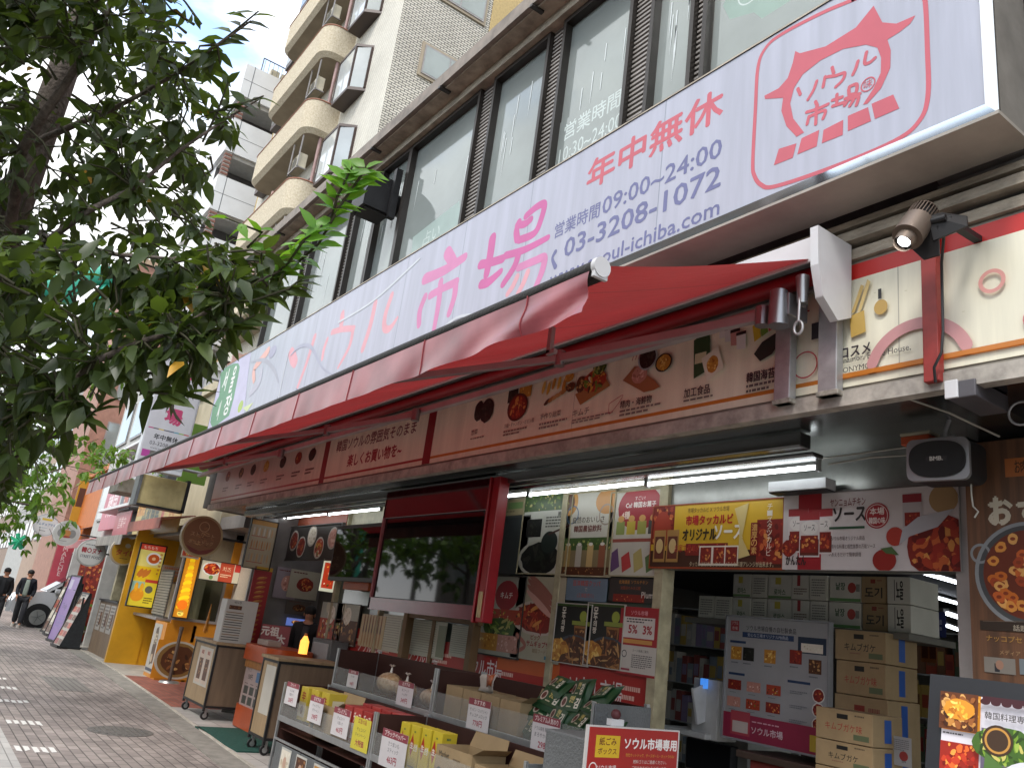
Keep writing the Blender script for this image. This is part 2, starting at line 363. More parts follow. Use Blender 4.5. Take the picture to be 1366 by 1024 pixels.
kp = [(-60, 4.3), (-30, 3.75), (-23, 3.62), (-18.3, 3.54), (-13.5, 3.33), (-9.8, 3.12), (-6, 2.95), (20, 2.4)]
mb = MB()
for (x0, y0), (x1, y1) in zip(kp, kp[1:]): mb.quad((x0, 3.0 if y0 > 3 else y0, .001), (x1, min(3.0, y1), .001), (x1, y1, .002), (x0, y0, .002), m_pave)
mb.quad((-60, 3.0, .001), (-9, 3.0, .001), (-9, 3.1, .001), (-60, 3.1, .001), m_pave)
struct(mb.build('sidewalk_edge'))
mb = MB()
for (x0, y0), (x1, y1) in zip(kp, kp[1:]): mb.add([(x0, y0, .0), (x1, y1, .0), (x1, y1+.3, .0), (x0, y0+.3, .0), (x0, y0, .014), (x1, y1, .014), (x1, y1+.3, .014), (x0, y0+.3, .014)], [(4, 5, 6, 7), (0, 1, 5, 4), (2, 3, 7, 6)], m_conc)
for (x0, y0), (x1, y1) in zip(kp[1:6], kp[2:7]): mb.add([(x0, y0+.3, .0), (x1, y1+.3, .0), (x1, y1+.33, .0), (x0, y0+.33, .0), (x0, y0+.3, .03), (x1, y1+.3, .03), (x1, y1+.33, .03), (x0, y0+.33, .03)], [(4, 5, 6, 7), (0, 1, 5, 4), (2, 3, 7, 6)], mat('pale_edging', '#b8b2a6', var=.2))
struct(mb.build('kerb'))
def ky(x):
    for (x0, y0), (x1, y1) in zip(kp, kp[1:]):
        if x0 <= x <= x1: return y0+(y1-y0)*(x-x0)/(x1-x0)
    return 3
def floorstrip(xs, yb, z, m, name):
    mb = MB()
    for x0, x1 in zip(xs, xs[1:]): mb.add([(x0, ky(x0)+.2, z), (x1, ky(x1)+.2, z), (x1, yb, z), (x0, yb, z)], [(0, 1, 2, 3)], m)
    struct(mb.build(name))
floorstrip([-60, -30, -23, -18.3, -17.6], 9, .012, mat('pale_concrete_floor', '#a49e94', rough=.85, var=.18, scale=3, bump=.2), 'forecourt_concrete')
floorstrip([-17.6, -13.5, -13.3], 9, .0121, m_red_tile, 'forecourt_red_tiles')
floorstrip([-13.3, -9.8, -6, 20], 5.1, .0125, m_white_tile, 'forecourt_pale_tiles')
struct(MB().box(-60, -1.2, -1.25, -1.2, -.2, .02, m_conc).box(-60, 20, -1.75, -1.6, -.3, .01, m_conc).build('road_kerb'))
struct(MB().quad((-12.2, 1.05, .004), (-4, 1.05, .004), (-4, 1.27, .004), (-12.2, 1.27, .004), m_lightstrip).build('pale_paving_strip'))
# worn paint fragments
pw = mat('worn_white_paint', '#dcdad4', rough=.7, var=.1, scale=30)
for cx, cy, k in ((3, 905, 3), (8, 917, 4), (14, 935, 5), (27, 963, 5), (42, 999, 5)):
    c = G(cx, cy); mb = MB()
    for i in range(k):
        a = c.x-.15+random.uniform(-.03, .03); b = c.y-.14+i*.075; mb.quad((a, b, .004), (a+random.uniform(.22, .34), b, .004), (a+random.uniform(.2, .34), b+.05, .004), (a+.02, b+.048, .004), pw)
    tag(mb.build('paint_mark'), 'worn white paint fragments on the brick pavement, %s of the row' % {905: 'farthest', 917: 'second farthest', 935: 'middle', 963: 'second nearest', 999: 'nearest'}[cy], 'road marking', 'worn paint marks on the pavement')
# manhole, drain slab
c = G(161, 975)
mb = MB().cyl((c.x, c.y, -.05), (c.x, c.y, .006), .36, .36, mat('cast_iron', '#6f6d69', rough=.55, metal=.3, var=.2, scale=20, bump=.5), 40)
for i in range(-4, 5): 
    w = math.sqrt(max(0, .3**2-(i*.065)**2)); mb.box(c.x-w, c.x+w, c.y+i*.065-.015, c.y+i*.065+.015, .005, .011, mat('cast_iron', '#6f6d69'))
o = mb.build('manhole_cover'); tag(o, 'round grey manhole cover set in the brick pavement', 'manhole cover')
c0 = G(88, 912); mb = MB().box(c0.x-.9, c0.x+.9, c0.y-.28, c0.y+.28, -.05, .005, brickmat('tactile_plate', '#86827c', '#7a7671', '#5c5955', .09, .09, .012, axis='XY', offset=0))
mb.box(c0.x-.98, c0.x-.9, c0.y-.3, c0.y+.3, -.05, .007, m_conc)
tag(mb.build('drain_plate'), 'rectangular studded drain plate in the pavement beyond the manhole', 'drain cover')
# green mat
mb = MB(); g = mat('green_mat', '#1f5146', rough=.95, var=.2, scale=40, bump=.8, bscale=250)
mb.box(-11.4, -9.7, 3.5, 4.5, .012, .03, g); tag(mb.build('door_mat', bevel=.004), 'dark green entrance mat on the pale tiles beside the wooden cart', 'mat')

# ================================================================== MAIN BUILDING
YW, YF, YS, YG = 4.05, 3.97, 3.57, 5.05     # upper wall, frieze, big sign, shop front
m_steel = mat('stainless_soffit', '#8c8e8c', rough=.22, metal=.95, var=.2, scale=1.5, stretch=(.3, 2, 1), bump=.04, bscale=6)
m_dwall = mat('grey_ribbed_metal', '#6e6a66', rough=.5, metal=.3, var=.25, scale=2.5, stretch=(1, 1, .3), bump=.1)
m_louv = mat('brown_grey_louvre', '#928d88', rough=.45, metal=.3, var=.15, scale=3)
m_bronze = mat('dark_bronze_frame', '#35312e', rough=.4, metal=.4, var=.15)
m_ledge = mat('stained_ledge', '#968d7e', rough=.8, var=.3, scale=5, stretch=(1, 1, 4), bump=.3)
m_int = mat('interior_wall', '#55524c', rough=.8, var=.1)
bld = thing('shop_building', 'long low grey shop building with big windows above the red awning', 'building', (-9, 5, 0))
XL, XR = -15.6, 3.0
mb = MB()
mb.box(XL, XR, YW+.28, YW+.5, 7.75, 8.0, mat('concrete_plain', '#8f877b', var=.2))
mb.box(XL, XR, YW, YW+.3, 5.4, 5.62, m_ledge)                # below the windows
mb.box(XL, XR, YW, YW+.2, 3.15, 5.4, mat('dull_panel', '#4d4a47', rough=.7, var=.2))
mb.box(XL, XR, YW+.2, YW+8, 3.15, 3.25, m_int).box(XL, XR, YW+.45, YW+8, 5.42, 5.5, m_int)     # 2nd floor slab inside
mb.box(XL, XR, YW+4.0, YW+4.1, 5.5, 8, m_int)
mb.box(XL, XR, YW+.5, YW+8, 7.9, 8.0, m_int)
mb.box(XL, XL+.1, YW+.3, YW+8, 3.15, 8, mat('concrete_plain', '#8f877b'))
mb.build('wall', bld)
# corrugated wall right of the sign
mb = MB(); z = 3.95
while z < 8: mb.add([(-2.02, YW-.02, z), (XR, YW-.02, z), (XR, YW-.055, z+.012), (-2.02, YW-.055, z+.012), (-2.02, YW-.055, z+.03), (XR, YW-.055, z+.03), (XR, YW-.02, z+.042), (-2.02, YW-.02, z+.042)], [(0, 1, 2, 3), (3, 2, 5, 4), (4, 5, 6, 7)], m_dwall); z += .046
mb.build('ribbed_cladding', bld)
mb = MB().box(-14.4, XR, YW-.09, YW, 3.955, 4.02, m_ledge).box(-14.4, XR, YW-.13, YW, 4.06, 4.12, m_ledge).box(-14.4, XR, YW-.11, YW, 4.16, 4.2, m_ledge)
mb.build('stained_moulding', bld)
# roof edge with gutter
mb = MB().box(XL, XR, YW-.28, YW+.3, 8.0, 8.1, m_ledge).box(XL, XR, YW-.34, YW-.24, 8.02, 8.2, mat('gutter_brown', '#7a7066', rough=.6, var=.3, scale=4)).box(XL, XR, YW-.1, YW+.1, 7.88, 8.0, m_ledge)
for x in np.arange(XL, XR, 1.9): mb.box(x, x+.05, YW-.36, YW-.2, 7.97, 8.0, m_bronze)
mb.build('roof_edge', bld)
# windows: period 1.96 (glass, dark mullion, louvre)
glassY = mat('tinted_window_glass', '#8b9391', rough=.05, var=.12, scale=.8, spec=.6, metal=.15)
glassD = mat('dark_window_glass', '#4c5658', rough=.12, var=.2, scale=.8)
m_streak = mat('streak_marks', '#d5dcdc', rough=.5, var=.05)
gx = [(-9.17, -7.53), (-7.15, -6.17), (-5.85, -4.84), (-4.50, -4.05), (-3.86, -2.2), (-10.82, -10.12), (-10.02, -9.26), (-12.6, -11.1), (-14.4, -12.95)]
m_blind = mat('pale_inner_blind', '#a9aca6', rough=.7, var=.1, scale=2, stretch=(1, 1, .3))
for i, (a, b) in enumerate(gx):
    fr = MB(); t = .045
    fr.box(a-t, a, YW-.03, YW+.2, 5.62, 7.88, m_bronze).box(b, b+t, YW-.03, YW+.2, 5.62, 7.88, m_bronze).box(a, b, YW-.03, YW+.2, 7.82, 7.88, m_bronze).box(a, b, YW-.03, YW+.2, 5.62, 5.67, m_bronze)
    f = fr.build('window', bld)
    g = MB().box(a, b, YW+.06, YW+.075, 5.67, 7.82, glassY)
    for k in range(random.randint(4, 7)):
        x = random.uniform(a+.1, b-.1); z = random.uniform(6.7, 7.5); g.quad((x, YW+.056, z-random.uniform(.2, .6)), (x+.012, YW+.056, z-.2), (x+.014, YW+.056, z), (x, YW+.056, z), m_streak)
    g.build('pane', f)
xs = sorted(gx)
for (a0, b0), (a1, b1) in zip(xs, xs[1:]):
    if a1-b0 < .15: continue
    mb = MB(); z = 5.62
    mb.box(b0+.045, a1-.045, YW+.14, YW+.2, 5.62, 7.88, m_bronze)
    while z < 7.86:
        mb.add([(b0+.05, YW+.13, z), (a1-.05, YW+.13, z), (a1-.05, YW+.02, z+.008), (b0+.05, YW+.02, z+.008), (b0+.05, YW+.02, z+.03), (a1-.05, YW+.02, z+.03), (a1-.05, YW+.13, z+.045), (b0+.05, YW+.13, z+.045)], [(0, 1, 2, 3), (3, 2, 5, 4), (4, 5, 6, 7)], m_louv); z += .052
    mb.build('louvre_panel', bld)
# white lettering on the second-floor panes



g3 = Sheet((-5.85, YW+.05, 6.62), (1, 0, 0), (0, 0, 1), 1.0, .55, thick=.001, basemat=glassY)
g3.T('営業時間', .5, .12, .36, '#c9d6d2', w=.86, bold=.01); g3.T('10:30~24:00', .5, .62, .3, '#c9d6d2', w=.9)
g3.build('pane_lettering', bld)
g5 = Sheet((-3.84, YW+.05, 7.2), (1, 0, 0), (0, 0, 1), 1.6, 1.1, thick=.001, basemat=glassY)
g5.poly([(.05, .45), (.1, .3), (.25, .25), (.3, .15), (.9, .15), (.95, .5), (.9, .8), (.3, .8), (.25, .7), (.1, .62)], '#93ada1').ring(.22, .48, .12, .012, '#c9d6d2')
g5.T('占', .48, .3, .34, '#c9d6d2'); g5.T('料', .7, .3, .34, '#c9d6d2'); g5.build('pane_lettering', bld)
g1 = Sheet((-8.9, YW+.05, 6.5), (1, 0, 0), (0, 0, 1), 1.3, .7, thick=.001, basemat=glassY)
g1.poly([(.05, .2), (.9, .05), (.97, .4), (.9, .75), (.1, .85)], '#9bb0aa').T('占い', .45, .25, .3, '#c2d0cc'); g1.build('pane_lettering', bld)

# ---- soffit and shop-front box
mb = MB().box(-14.9, XR, YF+.02, YG+.06, 3.11, 3.15, m_steel).box(-14.9, XR, YF-.02, YF+.06, 3.06, 3.15, mat('worn_trim', '#a39d94', rough=.6, var=.3, scale=9))
mb.box(-1.95, XR, YF+.07, 5.4, 3.095, 3.108, mat('black_gloss_soffit', '#17171a', rough=.15, var=.1))
mb.build('soffit', bld)
mb = MB().box(-14.9, -5.0, YG+.02, YG+.1, 2.86, 3.12, mat('cream_header', '#b7b19a', rough=.6, var=.2, scale=4)).box(-4.98, -2.5, YG, YG+.08, 2.3, 3.12, mat('steel_header', '#8c8d88', rough=.35, metal=.6, var=.15))
mb.build('header_wall', bld)
m_cream = mat('cream_post', '#a59d80', rough=.6, var=.2, scale=8)
m_glassfront = mat('shop_glass_backing', '#5f6a64', rough=.1, var=.25, scale=.9, spec=.8)
mb = MB().box(-11.3, -4.95, YG+.03, YG+.06, .5, 2.9, m_glassfront); mb.build('shop_window', bld)
# posts
for x, w, m in ((-4.98, .1, m_cream), (WY(738, 790, YG-.04).x-.01, .085, m_cream), (-8.45, .07, mat('brown_post', '#6b5236')), (-11.35, .08, m_cream), (-9.85, .05, m_cream), (-2.5, .1, mat('white_trim', '#aaa6a4', rough=.4))):
    MB().box(x, x+w, YG-.04, YG+.1, 0, 3.1, m).build('post', bld, bevel=.004)
# red base strip with shop name
s = Sheet((-11.2, YG-.01, 1.47), (1, 0, 0), (0, 0, 1), 6.2, .36, base='#b8231f', thick=.02)
for x in (.05, .2, .42, .62, .9):
    s.T('ソウル市場', min(x,.93), .3, .5, '#e8dcd8', w=.11, bold=.01); s.lines(min(x,.93)+.055, .35, min(.99,x+.1), .75, 2, '#e8b8a8')
s.R(.66, .05, .82, .5, '#d4581e'); s.build('red_base_strip', bld)
MB().box(-11.2, -4.98, YG-.03, YG+.1, 0, 1.11, mat('shop_base', '#3b302b', var=.2)).build('base_panel', bld)
# interior shell
mb = MB().box(-12, 3, YG+9.2, YG+9.3, 0, 3.1, m_int).box(-12.1, -12, YG+1.1, YG+9.3, 0, 3.1, m_int).box(-12, -8, YG+1.1, YG+1.2, 0, 3.0, m_int).box(-8.1, -8, YG+.1, YG+1.1, 0, 3.0, m_int).box(-12, 3, YG+.11, YG+9.2, 3.0, 3.05, mat('dark_ceiling', '#1b1b1e', var=.1))
mb.build('interior_walls', bld)
struct(MB().box(-20, 3, 5.1, 14.4, -.3, .013, mat('shop_floor', '#77726b', rough=.4, var=.15)).build('shop_floor'))
# ================================================================== BIG SHOP SIGN
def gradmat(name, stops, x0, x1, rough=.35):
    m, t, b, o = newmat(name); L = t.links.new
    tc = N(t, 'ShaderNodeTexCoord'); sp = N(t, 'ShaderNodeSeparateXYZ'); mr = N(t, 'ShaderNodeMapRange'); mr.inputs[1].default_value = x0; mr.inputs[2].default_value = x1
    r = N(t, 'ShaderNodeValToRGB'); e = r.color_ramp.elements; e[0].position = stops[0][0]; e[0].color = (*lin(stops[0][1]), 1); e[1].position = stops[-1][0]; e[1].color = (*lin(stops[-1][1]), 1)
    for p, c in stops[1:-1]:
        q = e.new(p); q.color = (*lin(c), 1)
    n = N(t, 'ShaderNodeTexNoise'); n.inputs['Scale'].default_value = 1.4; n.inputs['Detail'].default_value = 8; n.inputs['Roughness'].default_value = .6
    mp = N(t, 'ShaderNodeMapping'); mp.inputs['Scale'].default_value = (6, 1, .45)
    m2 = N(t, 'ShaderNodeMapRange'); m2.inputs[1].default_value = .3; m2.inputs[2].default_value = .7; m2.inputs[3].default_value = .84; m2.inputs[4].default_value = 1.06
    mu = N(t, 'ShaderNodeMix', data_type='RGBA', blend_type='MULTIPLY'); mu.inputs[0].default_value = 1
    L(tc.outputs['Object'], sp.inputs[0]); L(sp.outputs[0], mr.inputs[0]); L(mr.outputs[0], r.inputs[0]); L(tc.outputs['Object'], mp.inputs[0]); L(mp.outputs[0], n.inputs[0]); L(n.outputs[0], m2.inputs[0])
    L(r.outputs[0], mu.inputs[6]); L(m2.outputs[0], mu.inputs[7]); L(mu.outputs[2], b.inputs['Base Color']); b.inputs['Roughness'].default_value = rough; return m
SX0, SX1, SZ0, SZ1 = -14.62, -1.56, 4.30, 5.52
m_mirror = mat('polished_frame', '#c8ccd2', rough=.06, metal=1, var=.03)
m_signface = gradmat('sign_face', [(0, '#abafbd'), (.06, '#adb1bf'), (.075, '#cfd5d5'), (.3, '#c3cacd'), (.5, '#adb8c0'), (.75, '#abb2be'), (1, '#abafbe')], SX0, SX1)
big = thing('shop_sign', 'huge pale lavender shop sign with pink brush lettering above the red awning', 'shop sign', (-8, YS, SZ0))
mb = MB().box(SX0-.05, SX1+.055, YS+.0, YW-.12, SZ0-.05, SZ0-.03, mat('sign_underside', '#9a948b', rough=.5, var=.2, scale=1.5))
mb.box(SX0-.05, SX1+.055, YS+.005, YS+.02, SZ0-.03, SZ1+.02, m_steel).box(SX0-.05, SX0-.03, YS+.02, YW-.12, SZ0-.03, SZ1+.02, m_steel).box(SX1+.035, SX1+.055, YS+.02, YW-.12, SZ0-.03, SZ1+.02, mat('sign_side_grey', '#77736d', rough=.5, var=.2))
mb.box(SX0-.05, SX1+.055, YS+.02, YW-.02, SZ1, SZ1+.02, m_ledge)
mb.build('sign_box', big)
fb = MB()
def bev(p0, p1, q0, q1): fb.quad(p0, p1, q1, q0, m_mirror)
a, b, c, d = SX0, SX1, SZ0+.02, SZ1-.01; A, B, C_, D = SX0-.05, SX1+.055, SZ0-.05, SZ1+.02
fb.add([(a, YS-.012, c), (b, YS-.012, c), (b, YS-.012, d), (a, YS-.012, d), (A, YS+.004, C_), (B, YS+.004, C_), (B, YS+.004, D), (A, YS+.004, D)], [(4, 5, 1, 0), (5, 6, 2, 1), (7, 4, 0, 3)], m_mirror).add([(a, YS-.012, d), (b, YS-.012, d), (B, YS+.004, D), (A, YS+.004, D)], [(0, 1, 2, 3)], m_ledge)
fb.build('frame', big)
s = Sheet((SX0, YS-.004, SZ1-.01), (1, 0, 0), (0, 0, 1), SX1-SX0, SZ1-SZ0-.03, basemat=m_signface, thick=.008)
pk1, pk2, pk3, rd, nv = '#d2408a', '#d86aa8', '#dd8fae', '#c93a4c', '#55579a'
pk1, pk2, pk3, rd, nv = '#d0559e', '#d67ab0', '#e39fab', '#cf5566', '#666a9e'
seam = pm('#8e97a8')
for x in (536, 720, 883): pass
U = s.px
for px_ in ((400, 540), (536, 400), (700, 330), (883, 200), (610, 380)):
    u = U(*px_)[0]; s.R(u, 0, u+.0008, 1, seam)
w = .085
# five brush characters
s.stroke([(388, 470), (391, 478), (394, 484)], [.17, .2, .16], pk3); s.stroke([(419.7, 449.6), (409, 484), (397, 516)], [w*1.4, w*1.2, w], pk3)
s.stroke([(436.5, 453), (432, 466), (430, 478)], [w, w*1.1, w*.9], pk3); s.stroke([(456.7, 419), (456, 428), (455, 436)], [.12, .13, .1], pk3); s.stroke([(443, 443), (457, 439), (472, 438)], w, pk3); s.stroke([(471, 439), (466, 462), (451, 490)], [w*1.1, w, w*.6], pk3)
s.stroke([(500.5, 405), (494, 434), (484, 465)], [.11, .11, .11], pk3); s.stroke([(522.5, 394), (514, 420), (513, 437), (520, 438), (530, 424)], [.1, .1, .1, .09, .05], pk3)
s.stroke([(597, 337), (603, 347), (606, 352)], [.15, .14, .12], pk2); s.stroke([(567, 372), (592, 361), (620, 343)], [.14, .12, .1], pk2)
s.stroke([(567, 396), (560, 415), (559, 433)], [.1, .1, .09], pk2); s.stroke([(574, 394), (590, 385), (609, 376)], [.1, .09, .1], pk2); s.stroke([(608, 378), (606, 396), (599, 418)], [.1, .1, .09], pk2); s.stroke([(588, 376), (585, 405), (579, 439)], [.1, .1, .08], pk2)
s.stroke([(657, 318), (654, 340), (649, 366)], [.12, .12, .1], pk1); s.stroke([(641, 353), (655, 350), (671, 345)], [.1, .09, .09], pk1); s.stroke([(642, 379), (652, 376), (668, 362)], [.1, .1, .07], pk1)
s.stroke([(702, 288), (716, 276), (726, 273), (722, 292), (713, 311), (693, 320)], .08, pk1); s.stroke([(692, 297), (689, 308), (690, 319)], .085, pk1); s.stroke([(690, 300), (700, 299), (708, 293)], .075, pk1)
s.stroke([(674, 341), (700, 333), (731, 317)], [.08, .075, .06], pk1); s.stroke([(692, 338), (686, 356), (671, 379)], [.09, .09, .08], pk1); s.stroke([(692, 357), (713, 348), (726, 344), (723, 362), (714, 384)], [.08, .08, .085, .085, .07], pk2); s.stroke([(690, 369), (684, 382), (677, 392)], [.07, .07, .06], pk3); s.stroke([(704, 363), (698, 378), (691, 391)], [.07, .07, .06], pk3)
# opening line and phone block
def TP(txt, bl, br, tl, col, bold=0):
    u0, v0 = U(*bl); u1, _ = U(*br); _, v1 = U(*tl); s.TB(txt, u0, u1, v1, v0, col, bold)
TP('年中無休', (782, 256), (963, 162), (788, 216), rd, .028)
TP('営業時間', (739, 319), (799, 291), (740, 300), nv, .012)
TP('09:00~24:00', (803, 287), (962, 210), (803, 266), nv, .02)
TP('03-3208-1072', (752, 344), (960, 259), (754, 320), nv, .026)
u1 = U(959, 290)[0]; uL = U(823, 338)[0]; _, vb = U(959, 286); _, vt = U(956, 268)
s.TB('www.seoul-ichiba.com', u1-(u1-uL)*1.83, u1, vt-.01, vb, nv, .018)
s.stroke([(741, 336), (737, 345), (741, 356)], [.045, .03, .045], nv)
# logo in its rounded frame
def cp(x, y): return U(906+x/2.967, y/2.967)
fr = [(690, 0), (560, 55), (400, 140), (340, 195), (312, 270), (302, 440), (292, 640), (298, 695), (325, 732), (380, 738), (600, 665), (850, 560), (950, 480), (985, 380), (983, 200), (972, -10), (940, -70), (870, -75), (780, -40), (690, 0)]
s.stroke([(906+x/2.967, y/2.967) for x, y in fr], .027, rd)
s.poly([cp(*p) for p in [(338, 380), (395, 350), (430, 310), (450, 250), (460, 203), (478, 212), (580, 185), (700, 110), (770, 24), (805, 90), (860, 95), (936, 62), (915, 95), (870, 130), (825, 158), (838, 200), (836, 270), (800, 350), (745, 412), (728, 415), (770, 350), (798, 290), (800, 230), (785, 190), (740, 178), (650, 195), (560, 240), (490, 295), (455, 350), (440, 410), (452, 470), (495, 525), (465, 542), (425, 500), (405, 440), (412, 388), (340, 393)]], rd)
for q in ([(395, 590), (465, 568), (450, 625), (375, 655)], [(485, 548), (555, 515), (545, 580), (468, 612)], [(572, 515), (650, 475), (648, 535), (565, 568)], [(668, 460), (748, 425), (760, 480), (668, 520)], [(762, 412), (848, 375), (872, 430), (775, 472)]): s.poly([cp(*p) for p in q], rd)
for q in ([(470, 352), (480, 375)], [(545, 322), (532, 358), (510, 395)], [(578, 305), (570, 345)], [(606, 268), (612, 290)], [(588, 305), (622, 300), (655, 290), (647, 318), (620, 345)], [(708, 243), (700, 270), (688, 296)], [(742, 208), (735, 250), (755, 248), (776, 230)],
          [(540, 403), (548, 420)], [(505, 445), (548, 432), (590, 413)], [(514, 462), (507, 492)], [(516, 462), (577, 438), (570, 470)], [(544, 425), (541, 492)],
          [(625, 375), (624, 415)], [(607, 398), (646, 385)], [(608, 421), (652, 407)], [(674, 345), (703, 335), (700, 368), (680, 376)], [(672, 354), (673, 374)], [(658, 392), (716, 372)], [(672, 395), (655, 418)], [(680, 393), (710, 384), (702, 417)], [(692, 395), (676, 420)]):
    s.stroke([(906+x/2.967, y/2.967) for x, y in q], .022, rd)
cu, cv = cp(748, 335); s.ring(cu, cv, .045, .008, rd); s.T('味', cu, cv-.025, .045, rd)
# left end: lavender block, green gourd with four syllables, ink picture
def dp(x, y): return U(180+x/5.6875, 440+y/5.6875)
def dq(l): return [(180+x/5.6875, 440+y/5.6875) for x, y in l]
s.poly([(0, 0), dp(882, 165), dp(852, 400), (dp(832, 640)[0], 1), (0, 1)], '#c3c2e0')
s.poly([dp(*p) for p in [(650, 330), (690, 285), (750, 255), (785, 252), (797, 280), (785, 350), (750, 520), (715, 650), (650, 700), (592, 748), (572, 700), (592, 590), (640, 500), (648, 420)]], '#5d9c72')
for ch, x0, x1, y0, y1 in (('서', 652, 712, 335, 475), ('울', 708, 770, 310, 478), ('시', 612, 655, 560, 690), ('장', 662, 735, 520, 655)):
    a = dp(x0, y1); b = dp(x1, y0); s.TB(ch, a[0], b[0], dp(x0, y0)[1], dp(x0, y1)[1], '#f0f4f0', .02)
s.stroke(dq([(1010, 160), (950, 235), (905, 300), (905, 385)]), [.16, .15, .13, .1], '#e8b0a4'); s.stroke(dq([(880, 242), (980, 230), (1055, 300), (1090, 400)]), [.03, .07, .07, .03], '#a9adbb')
s.stroke(dq([(965, 290), (940, 400), (875, 480)]), [.08, .16, .12], '#b9bccb'); u, v = dp(1045, 165); s.E(u, v, .16, .1, '#a9aac4'); u, v = dp(802, 580); s.E(u, v, .12, .1, '#a8c850'); s.poly([dp(820, 590), dp(900, 550), dp(850, 620)], '#cfe0a0')
s.stroke([(388, 474), (400, 462), (415, 463), (430, 490), (448, 502)], [.02, .06, .06, .03, .02], '#a7abc0'); s.stroke([(370, 530), (380, 536), (392, 528)], .02, '#8f94a8'); s.poly([U(395, 517), U(404, 524), U(410, 535), U(395, 540)], '#8e93ac')
for q in ([(385, 470), (372, 530), (368, 560)], [(560, 345), (500, 400), (452, 430)], [(540, 500), (600, 430), (640, 420)]): s.stroke(q, .03, '#ccd3da')
s.build('sign_face', big)

# ================================================================== FRIEZE SIGN
m_frz = gradmat('frieze_face', [(0, '#a0807e'), (.45, '#b39590'), (.72, '#cbbcae'), (.8, '#e0dac4'), (1, '#e6e2cc')], -14.9, 1.5)  # left half darker and pinker: awning shade and red light put into the colour
fz = thing('frieze_sign', 'long cream picture sign with red top band and orange line running under the awning', 'sign', (-8, YF, 3.2))
FZ0, FZ1 = 3.18, 3.93
MB().box(-14.9, 1.5, YF+.02, YF+.07, 3.13, FZ1+.02, mat('frieze_box', '#8d877c', var=.2)).build('sign_box', fz)
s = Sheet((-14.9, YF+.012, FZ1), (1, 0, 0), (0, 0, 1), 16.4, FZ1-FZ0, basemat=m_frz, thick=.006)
fx = lambda x: (x+14.9)/16.4
for a, b in ((-14.9, -10.12), (-9.98, -7.4), (-7.25, 1.5)): s.R(fx(a), 0, fx(b), .13, '#d8241e')
s.R(fx(-7.25), .9, fx(1.5), .935, '#d07820'); s.R(fx(-14.9), .9, fx(-7.4), .935, '#b03028')
for x in (-10.1, -7.4): s.R(fx(x), 0, fx(x+.16), 1, '#8c1620')
for x in (-12.5, -5.0, -3.0, -2.25, -.9): s.R(fx(x), .13, fx(x)+.0004, .9, '#b8b2a0')
s.T('韓国ソウルの雰囲気そのまま', fx(-8.68), .3, .2, '#7d2430', w=.14, bold=.02); s.T('楽しくお買い物を~', fx(-8.6), .6, .2, '#a01828', w=.105, bold=.04)
items = [(-14.2, 'red'), (-13.5, 'brown'), (-12.9, 'dark'), (-12.3, 'gold'), (-11.6, 'dark'), (-11.0, 'red'), (-10.5, 'dark')]
for x, k in items: s.food(fx(x), .42, .12, .09, k, 14); s.lines(fx(x-.14), .68, fx(x+.16), .8, 2, '#6b4a44')
s.food(fx(-6.42), .42, .08, .1, 'dark', 14).food(fx(-6.28), .44, .11, .12, 'dark', 18); s.T('惣菜', fx(-6.5), .66, .07, '#4a2a2c', 'l'); s.lines(fx(-6.5), .77, fx(-6.15), .8, 1, '#8a6a60')
s.foodrect(fx(-5.95), .22, fx(-5.8), .42, 'dark', 12).foodrect(fx(-5.78), .2, fx(-5.6), .4, 'gold', 12).food(fx(-5.78), .5, .13, .11, 'red', 22, '#5a2418'); s.T('冷麺・チャンポン・ビビン麺', fx(-5.95), .68, .055, '#3a2226', 'l', w=.027); s.lines(fx(-5.95), .77, fx(-5.6), .85, 2, '#8a6a60')
for k in range(5): s.E(fx(-5.42+k*.07), .34+.03*math.sin(k*2), .022, .06, random.choice(s.FOOD['gold']), 14, -.2); s.E(fx(-5.35+k*.055), .53-.02*k, .045, .02, random.choice(s.FOOD['brown']), 12, .5)
s.food(fx(-5.08), .3, .06, .04, 'gold', 8).food(fx(-5.05), .42, .06, .04, 'brown', 8); s.T('手作り総菜', fx(-5.42), .66, .07, '#33222a', 'l', w=.017); s.lines(fx(-5.42), .77, fx(-5.05), .86, 2, '#8a7a74')
s.poly([(fx(-4.98), .52), (fx(-4.62), .42), (fx(-4.56), .52), (fx(-4.9), .66)], '#b0753c').food(fx(-4.92), .42, .06, .07, 'brown', 10).food(fx(-4.75), .42, .14, .09, 'mix', 24).food(fx(-4.7), .27, .08, .07, 'green', 14); s.T('キムチ', fx(-4.98), .7, .08, '#33222a', 'l'); s.lines(fx(-4.98), .81, fx(-4.5), .87, 2, '#8a7a74')
s.stroke([(fx(-4.55), .72), (fx(-4.4), .66), (fx(-4.53), .83), (fx(-4.55), .72)], .005, '#b83040', px=False)
s.poly([(fx(-4.42), .5), (fx(-4.3), .38), (fx(-4.08), .58), (fx(-4.02), .66), (fx(-4.08), .68), (fx(-4.18), .68)], '#a8683e').food(fx(-4.24), .48, .08, .07, 'pink', 14).food(fx(-4.17), .32, .085, .085, 'dark', 18, '#a8b0b4').food(fx(-4.0), .42, .07, .06, 'gold', 12, '#20201e')
for k in range(3): s.stroke([(fx(-4.36+k*.035), .2), (fx(-4.31+k*.035), .2), (fx(-4.33+k*.035), .31)], .006, '#b83040', px=False)
s.T('精肉・海鮮物', fx(-4.42), .72, .08, '#33222a', 'l', w=.02, bold=.02); s.lines(fx(-4.42), .82, fx(-3.98), .9, 2, '#7d736c')
